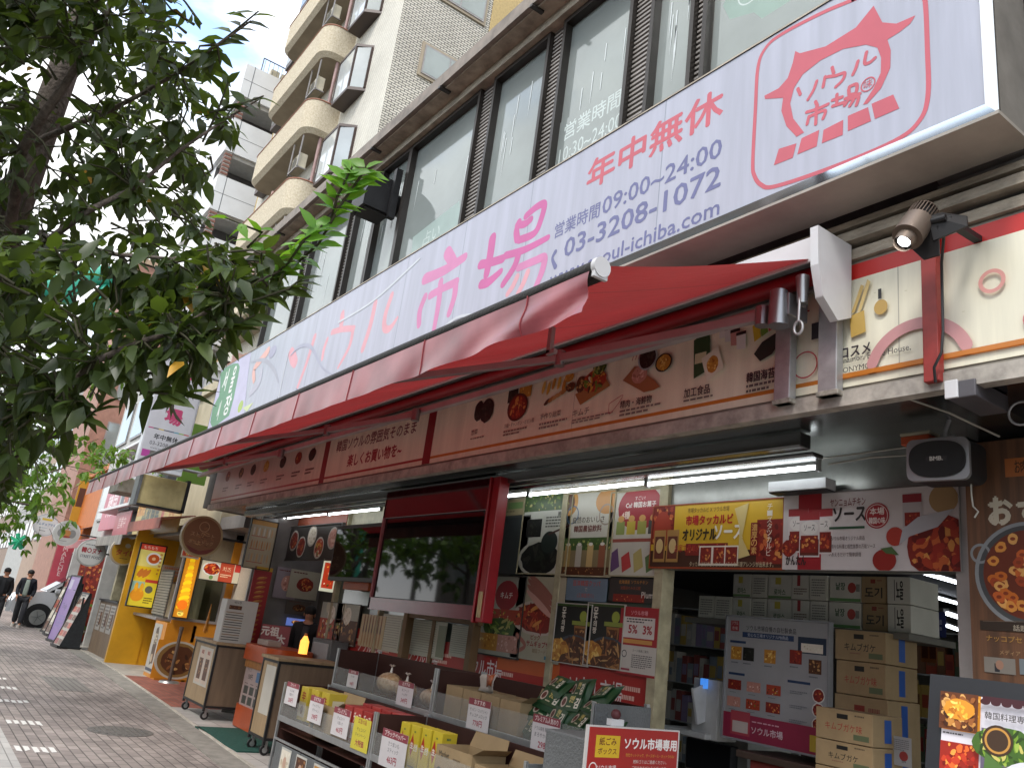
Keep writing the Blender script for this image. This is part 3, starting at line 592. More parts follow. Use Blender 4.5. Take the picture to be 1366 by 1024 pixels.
s.poly([(fx(-3.72), .28), (fx(-3.58), .2), (fx(-3.56), .6), (fx(-3.7), .66)], '#23522f').R(fx(-3.7), .42, fx(-3.6), .52, '#d8d4a8').poly([(fx(-3.64), .48), (fx(-3.5), .4), (fx(-3.44), .62), (fx(-3.58), .72)], '#e8e4d0').food(fx(-3.54), .56, .05, .06, 'gold', 10)
for k in range(4): s.poly([(fx(-3.5+.05*k), .2+.04*k), (fx(-3.42+.05*k), .2+.04*k), (fx(-3.42+.05*k), .34+.05*k), (fx(-3.49+.05*k), .33+.05*k)], ['#e0e0dc', '#d8d8d8', '#d09088', '#e8e4e0'][k]); s.R(fx(-3.5+.05*k), .2+.04*k, fx(-3.42+.05*k), .23+.04*k, '#222')
s.T('加工食品', fx(-3.78), .74, .09, '#33222a', 'l', w=.014, bold=.02); s.lines(fx(-3.78), .85, fx(-3.4), .88, 1, '#5d5652')
for k, c in enumerate(('#d8b828', '#6a9a38', '#d85860', '#e8e8f0')): s.poly([(fx(-3.22+.055*k), .3-.03*k), (fx(-3.17+.055*k), .27-.03*k), (fx(-3.15+.055*k), .42-.03*k), (fx(-3.2+.055*k), .45-.03*k)], c)
s.poly([(fx(-3.2), .56), (fx(-3.14), .47), (fx(-3.04), .42), (fx(-3.0), .5), (fx(-3.06), .6), (fx(-3.15), .64)], '#25302a'); s.T('韓国海苔', fx(-3.25), .72, .09, '#28202a', 'l', w=.013, bold=.03); s.lines(fx(-3.25), .83, fx(-3.0), .92, 2, '#5d5652')
# cosmetics
s.stroke([(fx(-2.84), .3), (fx(-2.8), .3)], .01, '#c03040', px=False).R(fx(-2.78), .42, fx(-2.72), .56, '#3a3a40')
s.poly([(fx(-2.52), .42), (fx(-2.5), .42), (fx(-2.44), .22), (fx(-2.46), .2)], '#c8a860').poly([(fx(-2.48), .42), (fx(-2.46), .42), (fx(-2.4), .2), (fx(-2.42), .17)], '#d8bc78').poly([(fx(-2.53), .44), (fx(-2.44), .42), (fx(-2.43), .6), (fx(-2.52), .62)], '#c8a24c').E(fx(-2.34), .43, .04, .045, '#c8a050').R(fx(-2.355), .28, fx(-2.335), .36, '#2c2a2a')
s.T('韓国コスメ', fx(-2.73), .68, .1, '#28202a', 'l', w=.02, bold=.03); s.T('CLIO, Innamor, Etude House,', fx(-2.73), .77, .055, '#2e2a30', 'l', w=.034); s.T('HERA, TONYMOEY', fx(-2.73), .85, .05, '#2e2a30', 'l', w=.023)
s.ring(fx(-2.82), .76, .085, .008, '#c03040')
pts = [(fx(-2.14+.27*math.cos(a)), .99-.36*math.sin(a)) for a in [.35+2.44*i/12 for i in range(13)]]; s.stroke(pts, .065, '#d29494', px=False); s.R(fx(-2.6), .9, fx(-1.6), .935, '#d07820')
s.ring(fx(-1.75), .45, .065, .02, '#e09a90').E(fx(-1.55), .78, .07, .07, '#d8686c').ring(fx(-1.2), .3, .12, .02, '#e09a90').E(fx(-.6), .6, .12, .12, '#d8686c')
for a, b, w_ in ((-2.2, .35, .05), (-1.9, .62, .04), (-2.38, .3, .03)): s.lines(fx(a), b, fx(a+.02), b+.01, 1, '#cfc8a0')
s.build('sign_face', fz)
# steel posts in front of the frieze
m_post = mat('scuffed_steel', '#a5a6a8', rough=.45, metal=.5, var=.2, scale=5)
for x0, x1, lab in ((-2.99, -2.88, 'grey steel upright crossing the frieze sign left of the awning cassette end'), (-2.69, -2.57, 'grey steel upright crossing the frieze sign directly under the white awning cassette end')):
    o = MB().box(x0, x1, YF-.07, YF-.005, 3.12, 3.95, m_post).box(x0-.01, x1+.01, YF-.074, YF-.002, 3.12, 3.15, mat('weld_rust', '#8f8a80', var=.4, scale=30)).build('steel_upright', bevel=.004); tag(o, lab, 'upright')
o = MB().box(-2.08, -2.0, YF-.06, YF-.005, 3.1, 4.0, mat('faded_red_paint', '#8e2d28', rough=.5, var=.2, scale=6)).build('steel_upright', bevel=.004); tag(o, 'faded red steel upright below the spotlight', 'upright')

# ================================================================== AWNING
AX0, AX1 = -15.3, -2.56
m_fab, t, b, o_ = newmat('awning_cloth'); L = t.links.new
b.inputs['Base Color'].default_value = (*lin('#b01822'), 1); b.inputs['Roughness'].default_value = .55; b.inputs['Sheen Weight'].default_value = .3
tr = N(t, 'ShaderNodeBsdfTranslucent'); tr.inputs[0].default_value = (*lin('#b81820'), 1); ms = N(t, 'ShaderNodeMixShader'); ms.inputs[0].default_value = .2
tc = N(t, 'ShaderNodeTexCoord'); n = N(t, 'ShaderNodeTexNoise'); n.inputs['Scale'].default_value = 1.3; n.inputs['Detail'].default_value = 8; r = N(t, 'ShaderNodeValToRGB'); r.color_ramp.elements[0].color = (*lin('#640e16'), 1); r.color_ramp.elements[1].color = (*lin('#aa2a32'), 1); r.color_ramp.elements[0].position = .3; r.color_ramp.elements[1].position = .7
L(tc.outputs['Object'], n.inputs[0]); L(n.outputs[0], r.inputs[0])
sx_ = N(t, 'ShaderNodeSeparateXYZ'); pp = N(t, 'ShaderNodeMath', operation='PINGPONG'); pp.inputs[1].default_value = .49; lt = N(t, 'ShaderNodeMath', operation='LESS_THAN'); lt.inputs[1].default_value = .012
sm_ = N(t, 'ShaderNodeMix', data_type='RGBA'); sm_.inputs[7].default_value = (*lin('#4a0c12'), 1); L(tc.outputs['Object'], sx_.inputs[0]); L(sx_.outputs[0], pp.inputs[0]); L(pp.outputs[0], lt.inputs[0]); L(lt.outputs[0], sm_.inputs[0]); L(r.outputs[0], sm_.inputs[6]); L(sm_.outputs[2], b.inputs['Base Color'])
wv = N(t, 'ShaderNodeTexNoise'); wv.inputs['Scale'].default_value = 60; mpv = N(t, 'ShaderNodeMapping'); mpv.inputs['Scale'].default_value = (1, .08, .3); bp = N(t, 'ShaderNodeBump'); bp.inputs['Strength'].default_value = .5; bp.inputs['Distance'].default_value = .01
L(tc.outputs['Object'], mpv.inputs[0]); L(mpv.outputs[0], wv.inputs[0]); L(wv.outputs[0], bp.inputs['Height']); L(bp.outputs[0], b.inputs['Normal'])
L(b.outputs[0], ms.inputs[1]); L(tr.outputs[0], ms.inputs[2]); L(ms.outputs[0], o_.inputs[0])
m_val, t, b, o_ = newmat('valance_vinyl'); L = t.links.new
tc = N(t, 'ShaderNodeTexCoord'); n = N(t, 'ShaderNodeTexNoise'); n.inputs['Scale'].default_value = 3; n.inputs['Detail'].default_value = 7; r = N(t, 'ShaderNodeValToRGB'); r.color_ramp.elements[0].color = (*lin('#6e222c'), 1); r.color_ramp.elements[1].color = (*lin('#984950'), 1); r.color_ramp.elements[0].position = .35; r.color_ramp.elements[1].position = .65
L(tc.outputs['Object'], n.inputs[0]); L(n.outputs[0], r.inputs[0]); L(r.outputs[0], b.inputs['Base Color']); b.inputs['Roughness'].default_value = .3; b.inputs['Sheen Weight'].default_value = .2
m_white = mat('white_enamel', '#c9c9cb', rough=.35, var=.06, scale=3)
m_grime = mat('grimy_aluminium', '#1e1a17', rough=.65, metal=.1, var=.5, scale=12, stretch=(.5, 2, 2), bump=.3)
aw = thing('awning', 'long red fabric awning with pale red valance reaching over the pavement', 'awning', (-9, 3.8, 3.8))
MB().box(AX0, AX1+.02, 3.7, 3.94, 3.96, 4.02, m_white).box(AX0, AX1+.02, 3.68, 3.7, 3.86, 4.02, m_white).box(AX0, AX1+.02, 3.9, 3.94, 3.8, 3.96, mat('cassette_back', '#7a7876', rough=.5)).build('cassette', aw, bevel=.006)
cap = MB().prism([(AX1+.0, 3.62, 4.04), (AX1, 3.95, 4.04), (AX1, 3.95, 3.58), (AX1, 3.82, 3.52), (AX1, 3.68, 3.62), (AX1, 3.63, 3.8)], (.05, 0, 0), m_white)
c_ = cap.build('end_cap', aw, bevel=.006)
mb = MB().cyl((AX0, 3.8, 3.83), (AX1, 3.8, 3.83), .055, .055, mat('rolled_cloth', '#8c1420', rough=.5, var=.15), 16)
mb.build('roller', aw)
# torsion rail + brackets
mb = MB().beam((AX0, 3.78, 3.675), (AX1-.15, 3.78, 3.675), .06, .06, mat('rail_alu', '#a9a6a8', rough=.4, metal=.4, var=.1), )
mb.build('torsion_rail', aw, bevel=.004)
mb = MB().cyl((-2.66, 3.7, 3.79), (-2.66, 3.7, 3.62), .04, .03, mat('cast_alu', '#8f9092', rough=.35, metal=.8), 12).box(-2.85, -2.72, 3.66, 3.84, 3.56, 3.7, mat('cast_alu', '#8f9092')).cyl((-2.79, 3.66, 3.5), (-2.79, 3.66, 3.72), .06, .05, mat('cast_alu', '#8f9092'), 12)
mb.build('gear_bracket', aw, bevel=.006)
mb = MB(); mb.tube([(-2.66, 3.68, 3.72), (-2.66, 3.67, 3.5)], .008, m_post); mb.tube([(-2.66+.028*math.cos(a), 3.67, 3.462+.04*math.sin(a)) for a in [math.pi/2+2*math.pi*i/14 for i in range(15)]], .008, m_post)
mb.build('crank_eye', aw)
# cloth: from the roller out to the front bar, sagging a little
nx, ny = 90, 14; P = []
BY, BZ = 2.1, 3.2
for j in range(ny+1):
    t = j/ny; row = []
    for i in range(nx+1):
        x = AX0+.05+(AX1-AX0-.1)*i/nx
        sag = -.025*math.sin(math.pi*t)+.012*math.sin(x*1.7+t*2)*math.sin(math.pi*t)+.006*math.sin(x*6.1)*t*(1-t)*4
        row.append((x, 3.77+(BY-3.77)*t, 3.92+(BZ+.03-3.92)*t+sag))
    P.append(row)
MB().grid(P, m_fab).build('fabric', aw)
mb = MB().cyl((AX0, BY, BZ), (AX1, BY, BZ), .042, .042, m_grime, 14); mb.box(AX0, AX1, BY-.03, BY+.03, BZ-.05, BZ-.01, m_grime); mb.build('front_bar', aw)
MB().cyl((AX1, BY, BZ), (AX1+.025, BY, BZ), .05, .048, m_white, 14).box(AX1, AX1+.02, BY-.04, BY+.04, BZ-.055, BZ, m_white).build('end_cap', aw, bevel=.003)
P = []; nv_ = 420
for j in range(9):
    t = j/8; row = []
    for i in range(nv_+1):
        x = AX0+(AX1-.02-AX0)*i/nv_; k = max(0, 1-(AX1-x)/2.2)
        amp = (.004+.018*k)*t
        y = BY-.035-amp*math.sin(x*7+t*2.5*k*3)-.002*t*math.sin(x*19+1)-.012*k*math.sin(x*4.2+t*3)*t-(.01*t if True else 0)
        row.append((x, y, BZ-.015-.215*t-.003*math.sin(x*2.3)*t-.008*k*t*math.sin(x*3)))
    P.append(row)
vl = MB().grid(P, m_val); mb = vl
for x in np.arange(AX0+.5, AX1-.3, .98):
    pts = []
    for j in range(9):
        i = round((x-AX0)/(AX1-.02-AX0)*nv_); q = P[j][i]; pts.append((q[0], q[1]-.003, q[2]))
    mb.tube(pts, .004, mat('seam_thread', '#8a2f36', rough=.6), 4)
vl.build('valance', aw)
# folding arms
m_arm = mat('arm_alu', '#9a9092', rough=.4, metal=.4, var=.1)
for xs_, dx in ((-2.95, -1.0), (-7.2, -1.0), (-11.0, -1.0)):
    sh = Vector((xs_, 3.72, 3.62)); el = Vector((xs_+dx*1.6, 3.45, 3.6)); fr_ = Vector((xs_+dx*2.6, BY+.04, BZ-.02))
    mb = MB().beam(sh, el, .05, .06, m_arm).beam(el, fr_, .045, .05, m_arm).cyl(el-Vector((0, 0, .06)), el+Vector((0, 0, .06)), .04, .04, mat('cast_alu', '#8f9092'), 10).cyl(sh-Vector((0, 0, .06)), sh+Vector((0, 0, .06)), .045, .045, mat('cast_alu', '#8f9092'), 10)
    mb.build('folding_arm', aw, bevel=.003)
q = WY(735, 462, 2.9)
MB().box(q.x-.02, q.x+.015, 2.88, 2.91, q.z-.05, q.z+.13, m_arm).box(q.x-.02, q.x+.06, 2.88, 2.91, q.z-.06, q.z-.03, m_arm).build('arm_bracket', aw)

# ================================================================== BLOWER HOOD
q = WY(528, 225, 3.75)
m_blk = mat('sooty_metal', '#1d1d1f', rough=.45, metal=.3, var=.3, scale=4, bump=.2)
hd = thing('exhaust_hood', 'black sooty weather hood fixed to a second floor window of the grey shop building', 'exhaust hood', (-9.55, 3.9, 6.9))
P = []
for i in range(9):
    a = math.pi/2*i/8; P.append([(-9.8, 3.97-.42*math.sin(a), 7.0+.36*math.cos(a)), (-9.38, 3.97-.42*math.sin(a), 7.0+.36*math.cos(a))])
mb = MB().grid(P, m_blk); 
for x in (-9.8, -9.38): mb.add([(x, 3.97, 7.0)]+[(x, 3.97-.42*math.sin(math.pi/2*i/8), 7.0+.36*math.cos(math.pi/2*i/8)) for i in range(9)], [(0, i+1, i+2) for i in range(8)], m_blk)
mb.box(-9.8, -9.38, 3.55, 3.97, 6.84, 7.0, m_blk); mb.build('hood', hd)
MB().box(-9.36, -9.28, 3.9, 3.99, 6.75, 7.5, m_blk).box(-9.76, -9.42, 3.6, 3.94, 6.82, 6.838, mat('hood_mesh', '#0b0b0c')).build('bracket', hd)
MB().cyl((-9.55, 3.97, 7.1), (-9.55, YW+.055, 7.1), .15, .15, m_blk).build('duct', hd)

# ================================================================== SPOTLIGHT ON THE FRIEZE
q = WY(1222, 300, 3.62); sp = thing('spotlight', 'bronze finned spotlight with its lamp lit, hung under the right end of the big sign', 'spotlight', q)
dv = Vector((-.12, -.55, -.8)).normalized()
m_spot = mat('spot_bronze', '#75675c', rough=.4, metal=.6, var=.1); m_spd = mat('spot_black', '#1c1b1c', rough=.5)
mb = MB().cyl(q-dv*.03, q+dv*.11, .075, .075, m_spot, 24); mb.build('housing', sp, bevel=.004)
mb = MB(); ax = dv.orthogonal().normalized(); ay = dv.cross(ax)
for i in range(28):
    a = 2*math.pi*i/28; d = ax*math.cos(a)+ay*math.sin(a); mb.obox(q-dv*.07+d*.062, d*.012, d.cross(dv)*.002, dv*.04, m_spot)
mb.cyl(q-dv*.03, q-dv*.11, .055, .055, m_spd, 20).cyl(q-dv*.11, q-dv*.125, .072, .065, m_spot, 24); mb.build('cooling_fins', sp)
le = q+dv*.11; MB().cyl(le, le+dv*.06, .05, .045, m_spot, 20, caps=False).build('snoot', sp)
MB().cyl(le+dv*.03, le+dv*.035, .042, .042, m_spd, 20).cyl(le+dv*.036, le+dv*.04, .03, .03, em('spot_lens', '#ffffff', 8), 20).build('lens', sp)
mb = MB().prism([q+Vector(p) for p in ((.07, .03, -.1), (.22, .06, -.06), (.2, .1, .02), (.1, .06, .06), (.06, .0, .03))], (0, .012, 0), m_spd).prism([q+Vector(p) for p in ((-.1, .02, -.03), (.1, .02, -.03), (.08, .06, -.17), (.0, .06, -.17))], (0, .012, 0), m_spd).cyl(q+Vector((-.11, 0, 0)), q+Vector((.14, 0.02, 0)), .018, .018, m_spd).beam(q+Vector((.13, .05, 0)), q+Vector((.13, .38, .02)), .04, .03, m_spd)
mb.build('yoke', sp)
ca = [q+Vector((.11, .06, -.05)), WY(1256, 350, 3.87), WY(1257, 395, 3.87), WY(1258, 440, 3.87), WY(1256, 470, 3.87), WY(1246, 490, 3.87), WY(1248, 510, 3.9)]
MB().tube(ca, .008, m_spd, 6).build('cable', sp)
# power box on the soffit
q = WY(1275, 520, 3.95)
bx = thing('power_box', 'white power supply box with looped cable under the soffit beside the red upright', 'power box', (q.x, 4.02, 3.02))
MB().box(q.x-.04, q.x+.1, 3.94, 4.28, 3.0, 3.09, mat('box_grey', '#4e4c50', rough=.4)).build('case', bx, bevel=.006)
MB().box(q.x-.045, q.x+.02, 3.925, 3.94, 3.0, 3.095, m_white).build('front', bx, bevel=.004)
c0 = Vector((q.x+.17, 4.25, 2.98)); MB().tube([c0+Vector((.06*math.cos(a), .0, .06*math.sin(a))) for a in [2*math.pi*i/18 for i in range(20)]], .006, m_post, 6).build('cable_loop', bx)

# ================================================================== TUBE LIGHTS
m_tube = em('tube_glow', '#f4fbff', 6)
m_fix = mat('fixture_metal', '#b4b5b2', rough=.3, metal=.6, var=.05)
def tubelight(pa, pb, Y, lab, cat='tube light', z=None, e=m_tube):
    a, b = WY(*pa, Y), WY(*pb, Y); z = (a.z+b.z)/2 if z is None else z
    r_ = thing('tube_light', lab, cat, ((a.x+b.x)/2, Y, z), 'lit tube lights under the soffit')
    MB().cyl((a.x, Y, z), (b.x, Y, z), .016, .016, e, 10).build('tube', r_)
    MB().box(a.x-.02, a.x, Y-.02, Y+.02, z-.03, z+.06, m_fix).box(b.x, b.x+.02, Y-.02, Y+.02, z-.03, z+.06, m_fix).box(a.x-.02, b.x+.02, Y-.025, Y+.025, z+.05, z+.08, m_fix).build('batten', r_)
    return r_
tubelight((866, 645), (1090, 623), 4.75, 'longest lit tube, right of the pair over the drinks and snack posters')
tubelight((708, 659), (861, 644), 4.75, 'lit tube directly left of the longest one, above the seaweed poster')
tubelight((662, 662), (704, 659), 4.75, 'short lit tube just right of the red display housing')
tubelight((440, 685), (508, 679), 4.75, 'lit tube just left of the red display housing')
tubelight((385, 690), (437, 685), 4.75, 'middle lit tube above the bowl menu board')
tubelight((343, 694), (382, 690), 4.75, 'far left lit tube above the bowl menu board')
# steel reflector trunking in front of the tubes
a, b = WY(200, 640, 4.3), WY(1100, 590, 4.3)
tk = MB(); yy = 4.45
tk.box(-14.2, -3.15, yy-.06, yy+.06, 3.0, 3.1, m_steel).box(-14.2, -3.15, yy+.08, yy+.2, 2.97, 3.0, m_steel)
tag(tk.build('cable_trunking', bevel=.01), 'long stainless trunking under the soffit in front of the tube lights', 'trunking')
q = WY(1070, 650, 4.98)
o = MB().box(q.x-.2, q.x+.27, 4.86, 4.98, q.z-.045, q.z+.03, mat('lamp_white', '#b8babb', rough=.3)).box(q.x-.2, q.x+.27, 4.87, 4.975, q.z-.055, q.z-.046, mat('lamp_black', '#26282a')).build('emergency_lamp', bevel=.01)
tag(o, 'white oblong unlit lamp unit above the yellow sauce poster', 'lamp')
# soffit cables
for pts, lab in (([(1198, 512, 3.98), (1265, 550, 4.3), (1333, 582, 4.7)], 'white cable running back across the black soffit at the far right'), ([(1090, 612, 4.8), (1160, 603, 4.85), (1220, 595, 4.9)], 'upper thin wire leading to the loudspeaker'), ([(1105, 619, 4.8), (1160, 610, 4.85), (1225, 606, 4.9)], 'lower thin wire leading to the loudspeaker')):
    ps = [on(1, Y, x, y) for x, y, Y in pts]; ps = [Vector((p.x, p.y, min(3.08, p.z))) for p in ps]
    tag(MB().tube(ps, .006, mat('white_cable', '#a8a69c', rough=.5), 6).build('soffit_cable'), lab, 'cable')
# ================================================================== LOUDSPEAKER
q = WY(1250, 612, 4.45)
lsp = thing('loudspeaker', 'black oval-fronted loudspeaker with a grey rim hung under the soffit above the wooden menu board', 'loudspeaker', q)
# faces left-forward
a = R(8); ux = Vector((math.cos(a), math.sin(a), 0)); uy = Vector((-math.sin(a), math.cos(a), 0)); uz = Vector((0, 0, 1))
def rr(w, h, r, n=6, e=1.0):
    pts = []
    for cx, cy, a0 in ((w-r, h-r, 0), (-w+r, h-r, 90), (-w+r, -h+r, 180), (w-r, -h+r, 270)):
        for i in range(n+1):
            t = R(a0+90*i/n); pts.append((cx+r*math.cos(t), cy+r*math.sin(t)))
    return pts
W2, H2 = .165, .12
def P2(pts, dy): return [q+ux*x+uz*z+uy*dy for x, z in pts]
MB().prism(P2(rr(W2, H2, .04), .0), uy*.03, mat('speaker_rim', '#8d8f92', rough=.35, metal=.4)).build('rim', lsp, bevel=.006)
MB().prism([q+ux*x*1.0+uz*z+uy*.03 for x, z in rr(W2, H2, .05)], uy*.15+ux*.03, mat('speaker_body', '#151517', rough=.5)).build('cabinet', lsp, bevel=.01)
ov = [(W2*.9*math.copysign(abs(math.cos(t))**.75, math.cos(t)), H2*.86*math.copysign(abs(math.sin(t))**.75, math.sin(t))) for t in [2*math.pi*i/40 for i in range(40)]]
MB().prism(P2(ov, -.012), uy*.02, mat('speaker_grille', '#1b1a1c', rough=.7, bump=.5, bscale=500)).build('grille', lsp)
s = Sheet(q-ux*.055+uz*.014-uy*.014, ux, uz, .11, .026, base='#1b1a1c', thick=.001); s.T('BMB.', .5, .05, .9, '#c8c4bc', bold=.04); s.build('badge', lsp)
mb = MB().tube([q+uz*.12+uy*.12, q+uz*.2+uy*.14, Vector((q.x, q.y+.15, 3.11))], .012, m_post).box(q.x-.1, q.x+.05, q.y+.1, q.y+.16, 2.98, 3.0, m_post); mb.build('bracket', lsp)
mb = MB().tube([WY(1295, 640, 4.6), WY(1296, 660, 4.6), WY(1298, 675, 4.6), WY(1305, 682, 4.6), WY(1300, 690, 4.6)], .005, mat('white_cable', '#a8a69c'), 6); mb.build('lead', lsp)
q = WY(1225, 590, 4.6); tag(MB().box(q.x-.08, q.x+.09, 4.55, 4.65, q.z-.02, q.z+.03, mat('orange_plastic', '#b5502c')).box(q.x-.08, q.x+.1, 4.54, 4.66, q.z+.031, q.z+.05, mat('adapter_cream', '#a8a48e')).build('adapter', bevel=.004), 'orange and cream adapter box directly behind the top of the loudspeaker', 'adapter')
# ================================================================== SHOP FRONT POSTERS AND DISPLAY
YP = YG-.03
def done(s, name, lab, cat, group=None, **k): return tag(s.build(name, **k), lab, cat, group)
m_pf = mat('thin_dark_frame', '#3a3733', rough=.5)
# yellow sauce banner
s = sheetY(YG-.05, (872, 675), (1045, 760), base='#e3b41c', thick=.02, edge=pm('#a0471f'))
s.R(0, .72, 1, 1, '#4a2614'); s.foodrect(0, 0, .19, .62, 'red', 40).E(.09, .4, .1, .16, '#b5391f').foodrect(.82, .3, 1, .92, 'red', 30).foodrect(.3, .62, .62, .8, 'red', 20)
for x in (.03, .14): s.R(x, .4, x+.1, .9, '#b3843f').R(x+.01, .5, x+.09, .85, '#6d3020').E(x+.05, .65, .04, .06, '#d8b878')
s.T('市場タッカルビ X ソウル市場', .46, .07, .08, '#5a3a10', w=.32).T('市場タッカルビ', .47, .19, .15, '#c8231c', w=.36, bold=.04).T('オリジナル', .4, .4, .17, '#3a2b14', w=.26, bold=.05).T('ソース', .62, .36, .2, '#f0ead8', w=.2, bold=.05)
s.poly([(.66, .12), (.76, .05), (.72, .55), (.78, .8), (.7, .85), (.7, .4)], '#ddc67a').R(.78, .34, .83, .8, '#8c1c18').T('濃厚の素', .805, .36, .1, '#f0c060', vert=True, w=.04).T('チーズタッカルビ', .905, .08, .085, '#efe6d2', vert=True, w=.035).T('お家で簡単!', .3, .63, .12, '#c8392c', w=.18)
for x in (.41, .51, .6): s.R(x, .66, x+.1, .95, '#e8e0d0').foodrect(x+.008, .68, x+.092, .92, 'red', 10)
s.T('タッカルビだけじゃなく、いろんな料理アレンジが出来ます。', .64, .89, .075, '#d8c8a0', w=.6)
for a in ((0, 0, 1, .02), (0, .975, 1, 1), (0, 0, .008, 1), (.992, 0, 1, 1)): s.R(*a, '#a8441c')
done(s, 'sauce_banner', 'yellow and brown sauce banner left above the shop entrance', 'banner')
# white yangnyeom banner
s = sheetY(YG-.06, (1046, 660), (1282, 762), base='#cfc6c4', thick=.015)
s.R(.1, 0, .25, 1, '#a51d26')
for x, v in ((.035, .2), (.19, .22), (.11, .26)): s.R(x, v, x+.13, v+.58, '#d8cfcb').R(x+.005, v+.35, x+.125, v+.56, '#6b2a1c').foodrect(x+.01, v+.3, x+.12, v+.52, 'red', 14).R(x, v, x+.13, v+.1, '#a52a2e').E(x+.065, v+.2, .07, .05, '#e2dcd6').T('ソース', x+.065, v+.16, .08, '#333', w=.07)
s.T('かんたん', .09, .82, .12, '#2c2624', w=.13, bold=.03); s.food(.045, .72, .06, .06, 'red', 14)
s.T('ヤンニョムチキン', .41, .1, .1, '#7c1f26', w=.21, bold=.01).T('ソース', .42, .22, .17, '#2b2624', w=.19, bold=.05).R(.3, .46, .51, .49, '#2c5a3e').T('✓ソウル市場オリジナル商品', .3, .58, .055, '#5d4a48', 'l', w=.21).T('✓様々な料理と相性抜群の万能ソース', .3, .68, .055, '#5d4a48', 'l', w=.27).T('✓あえるだけで簡単調理', .3, .78, .055, '#5d4a48', 'l', w=.19)
s.E(.58, .34, .085, .085, '#a82028').ring(.58, .34, .075, .004, '#e0d0c8').T('本場', .58, .24, .09, '#e8dcd4', bold=.02).T('韓国の味', .58, .36, .08, '#e8dcd4', w=.09, bold=.02)
s.R(.72, .1, .82, .5, '#b8b0b0').R(.72, .1, .82, .2, '#982830').foodrect(.73, .32, .81, .48, 'red', 8).E(.93, .18, .09, .09, '#a88858')
s.food(.9, .72, .2, .2, 'red', 60); s.E(.68, .6, .06, .06, '#b8382a').E(.62, .88, .08, .07, '#9c241c').poly([(.6, .74), (.66, .72), (.7, .82), (.63, .8)], '#4a6a3a').poly([(.72, .52), (.8, .38), (.98, .3), (.9, .5), (.76, .6), (.7, .7)], '#b5b6ba')
s.R(0, 0, 1, .02, '#6b6562')
done(s, 'chicken_sauce_banner', 'white chicken sauce banner with a red stripe, right above the shop entrance', 'banner')
# posters on the glass, left to right
s = sheetY(YP, (702, 661), (754, 765), base='#c9cabb', frame=(m_cream, .012)); s.foodrect(0, 0, 1, .22, 'green', 30).foodrect(.1, .32, .42, .55, 'dark', 12).lines(.5, .3, .92, .45, 4, '#5a5a50').food(.45, .82, .3, .16, 'dark', 24, '#c8c4b4').E(.62, .62, .13, .11, '#26302a').stroke([(.6, .52), (1, .42)], .02, '#4a2a20', px=False).T('韓国', .8, .24, .06, '#33402c')
done(s, 'seaweed_poster', 'white poster of black seaweed in a bowl, left of the drinks poster', 'poster', 'posters on the shop glass')
s = sheetY(YP, (757, 660), (812, 768), base='#c8c6b6', frame=(m_cream, .012)); s.E(.08, .1, .12, .13, '#c88a30').E(.08, .1, .07, .08, '#5a3418').E(.85, .12, .16, .12, '#cc8f48').ring(.85, .28, .1, .015, '#a09080').ring(.16, .26, .09, .012, '#4c6a8a').T('自然のおいしさ', .5, .29, .08, '#4a3d2a', w=.72, bold=.02).T('韓国農協飲料', .5, .4, .08, '#6d3428', w=.68, bold=.04)
s.R(0, .56, 1, .72, '#6f8a44').foodrect(0, .55, 1, .7, 'green', 30).R(0, .7, 1, 1, '#8a7a52')
for i, c in enumerate(('#a88a4c', '#b8b0a0', '#c8a868', '#9c5a3c')): s.R(.08+i*.23, .64, .2+i*.23, .92, c).E(.14+i*.23, .63, .03, .015, '#e0dcd0')
s.foodrect(0, .9, 1, 1, 'brown', 20); done(s, 'drinks_poster', 'pale green drinks poster in the middle of the shop glass', 'poster', 'posters on the shop glass')
s = sheetY(YP, (817, 658), (880, 768), base='#c6c1b2', frame=(m_cream, .012)); s.E(.55, .2, .27, .2, '#b02a34').T('すごい!', .55, .06, .05, '#e8d8d0').T('Cu! 韓国お菓子', .57, .13, .07, '#f0e6dc', w=.62, bold=.03).T('4種', .3, .24, .09, '#f0dcc8', bold=.03)
for i in range(4): s.R(.14+i*.2, .36, .3+i*.2, .52, ('#8a9a48', '#c8b030', '#a0a040', '#4a4a44')[i]).E(.22+i*.2, .33, .04, .03, '#d8a050')
s.R(.03, .57, .85, .61, '#a04a3c')
for i, c in enumerate(('#6a4878', '#c83c3c', '#b8a860', '#5a7a44')): s.poly([(.06+i*.22, .75+.04*(i % 2)), (.2+i*.22, .68+.04*(i % 2)), (.26+i*.22, .9), (.1+i*.22, .97)], c)
done(s, 'snack_poster', 'snack poster with red cloud heading and four coloured packs beside the door post', 'poster', 'posters on the shop glass')
s = sheetY(YP, (648, 768), (690, 878), base='#a9a898', frame=(m_pf, .014)); s.E(.58, .24, .2, .15, '#a5232c').T('キムチ', .58, .2, .08, '#e8d8d0', w=.5, bold=.03).foodrect(.08, .42, .95, .6, 'mix', 20).food(.5, .66, .28, .1, 'green', 20).foodrect(.04, .74, .96, .95, 'gold', 20).foodrect(.5, .74, .96, .95, 'pink', 14)
done(s, 'kimchi_poster', 'framed kimchi poster with a red fruit shape, beside the red display housing', 'poster', 'posters on the shop glass')
s = sheetY(YP, (693, 768), (744, 886), base='#b6ad92'); s.food(.5, .5, .36, .14, 'red', 34, '#c9b8a8'); 
for k in range(4): s.E(.5, .12+.07*k, .26, .035, random.choice(s.FOOD['pink']), 16, -.5)
s.T('ピック', .5, .7, .06, '#9c3c34', bold=.03).T('サムギョプサル', .6, .77, .07, '#a5242c', w=.7, bold=.03).T('韓国フード', .6, .86, .05, '#8a6a44', w=.6).stroke([(.1, .72), (.3, .84), (.12, .93)], .04, '#b86a58', px=False).R(.72, .93, .95, .97, '#4a8aa0')
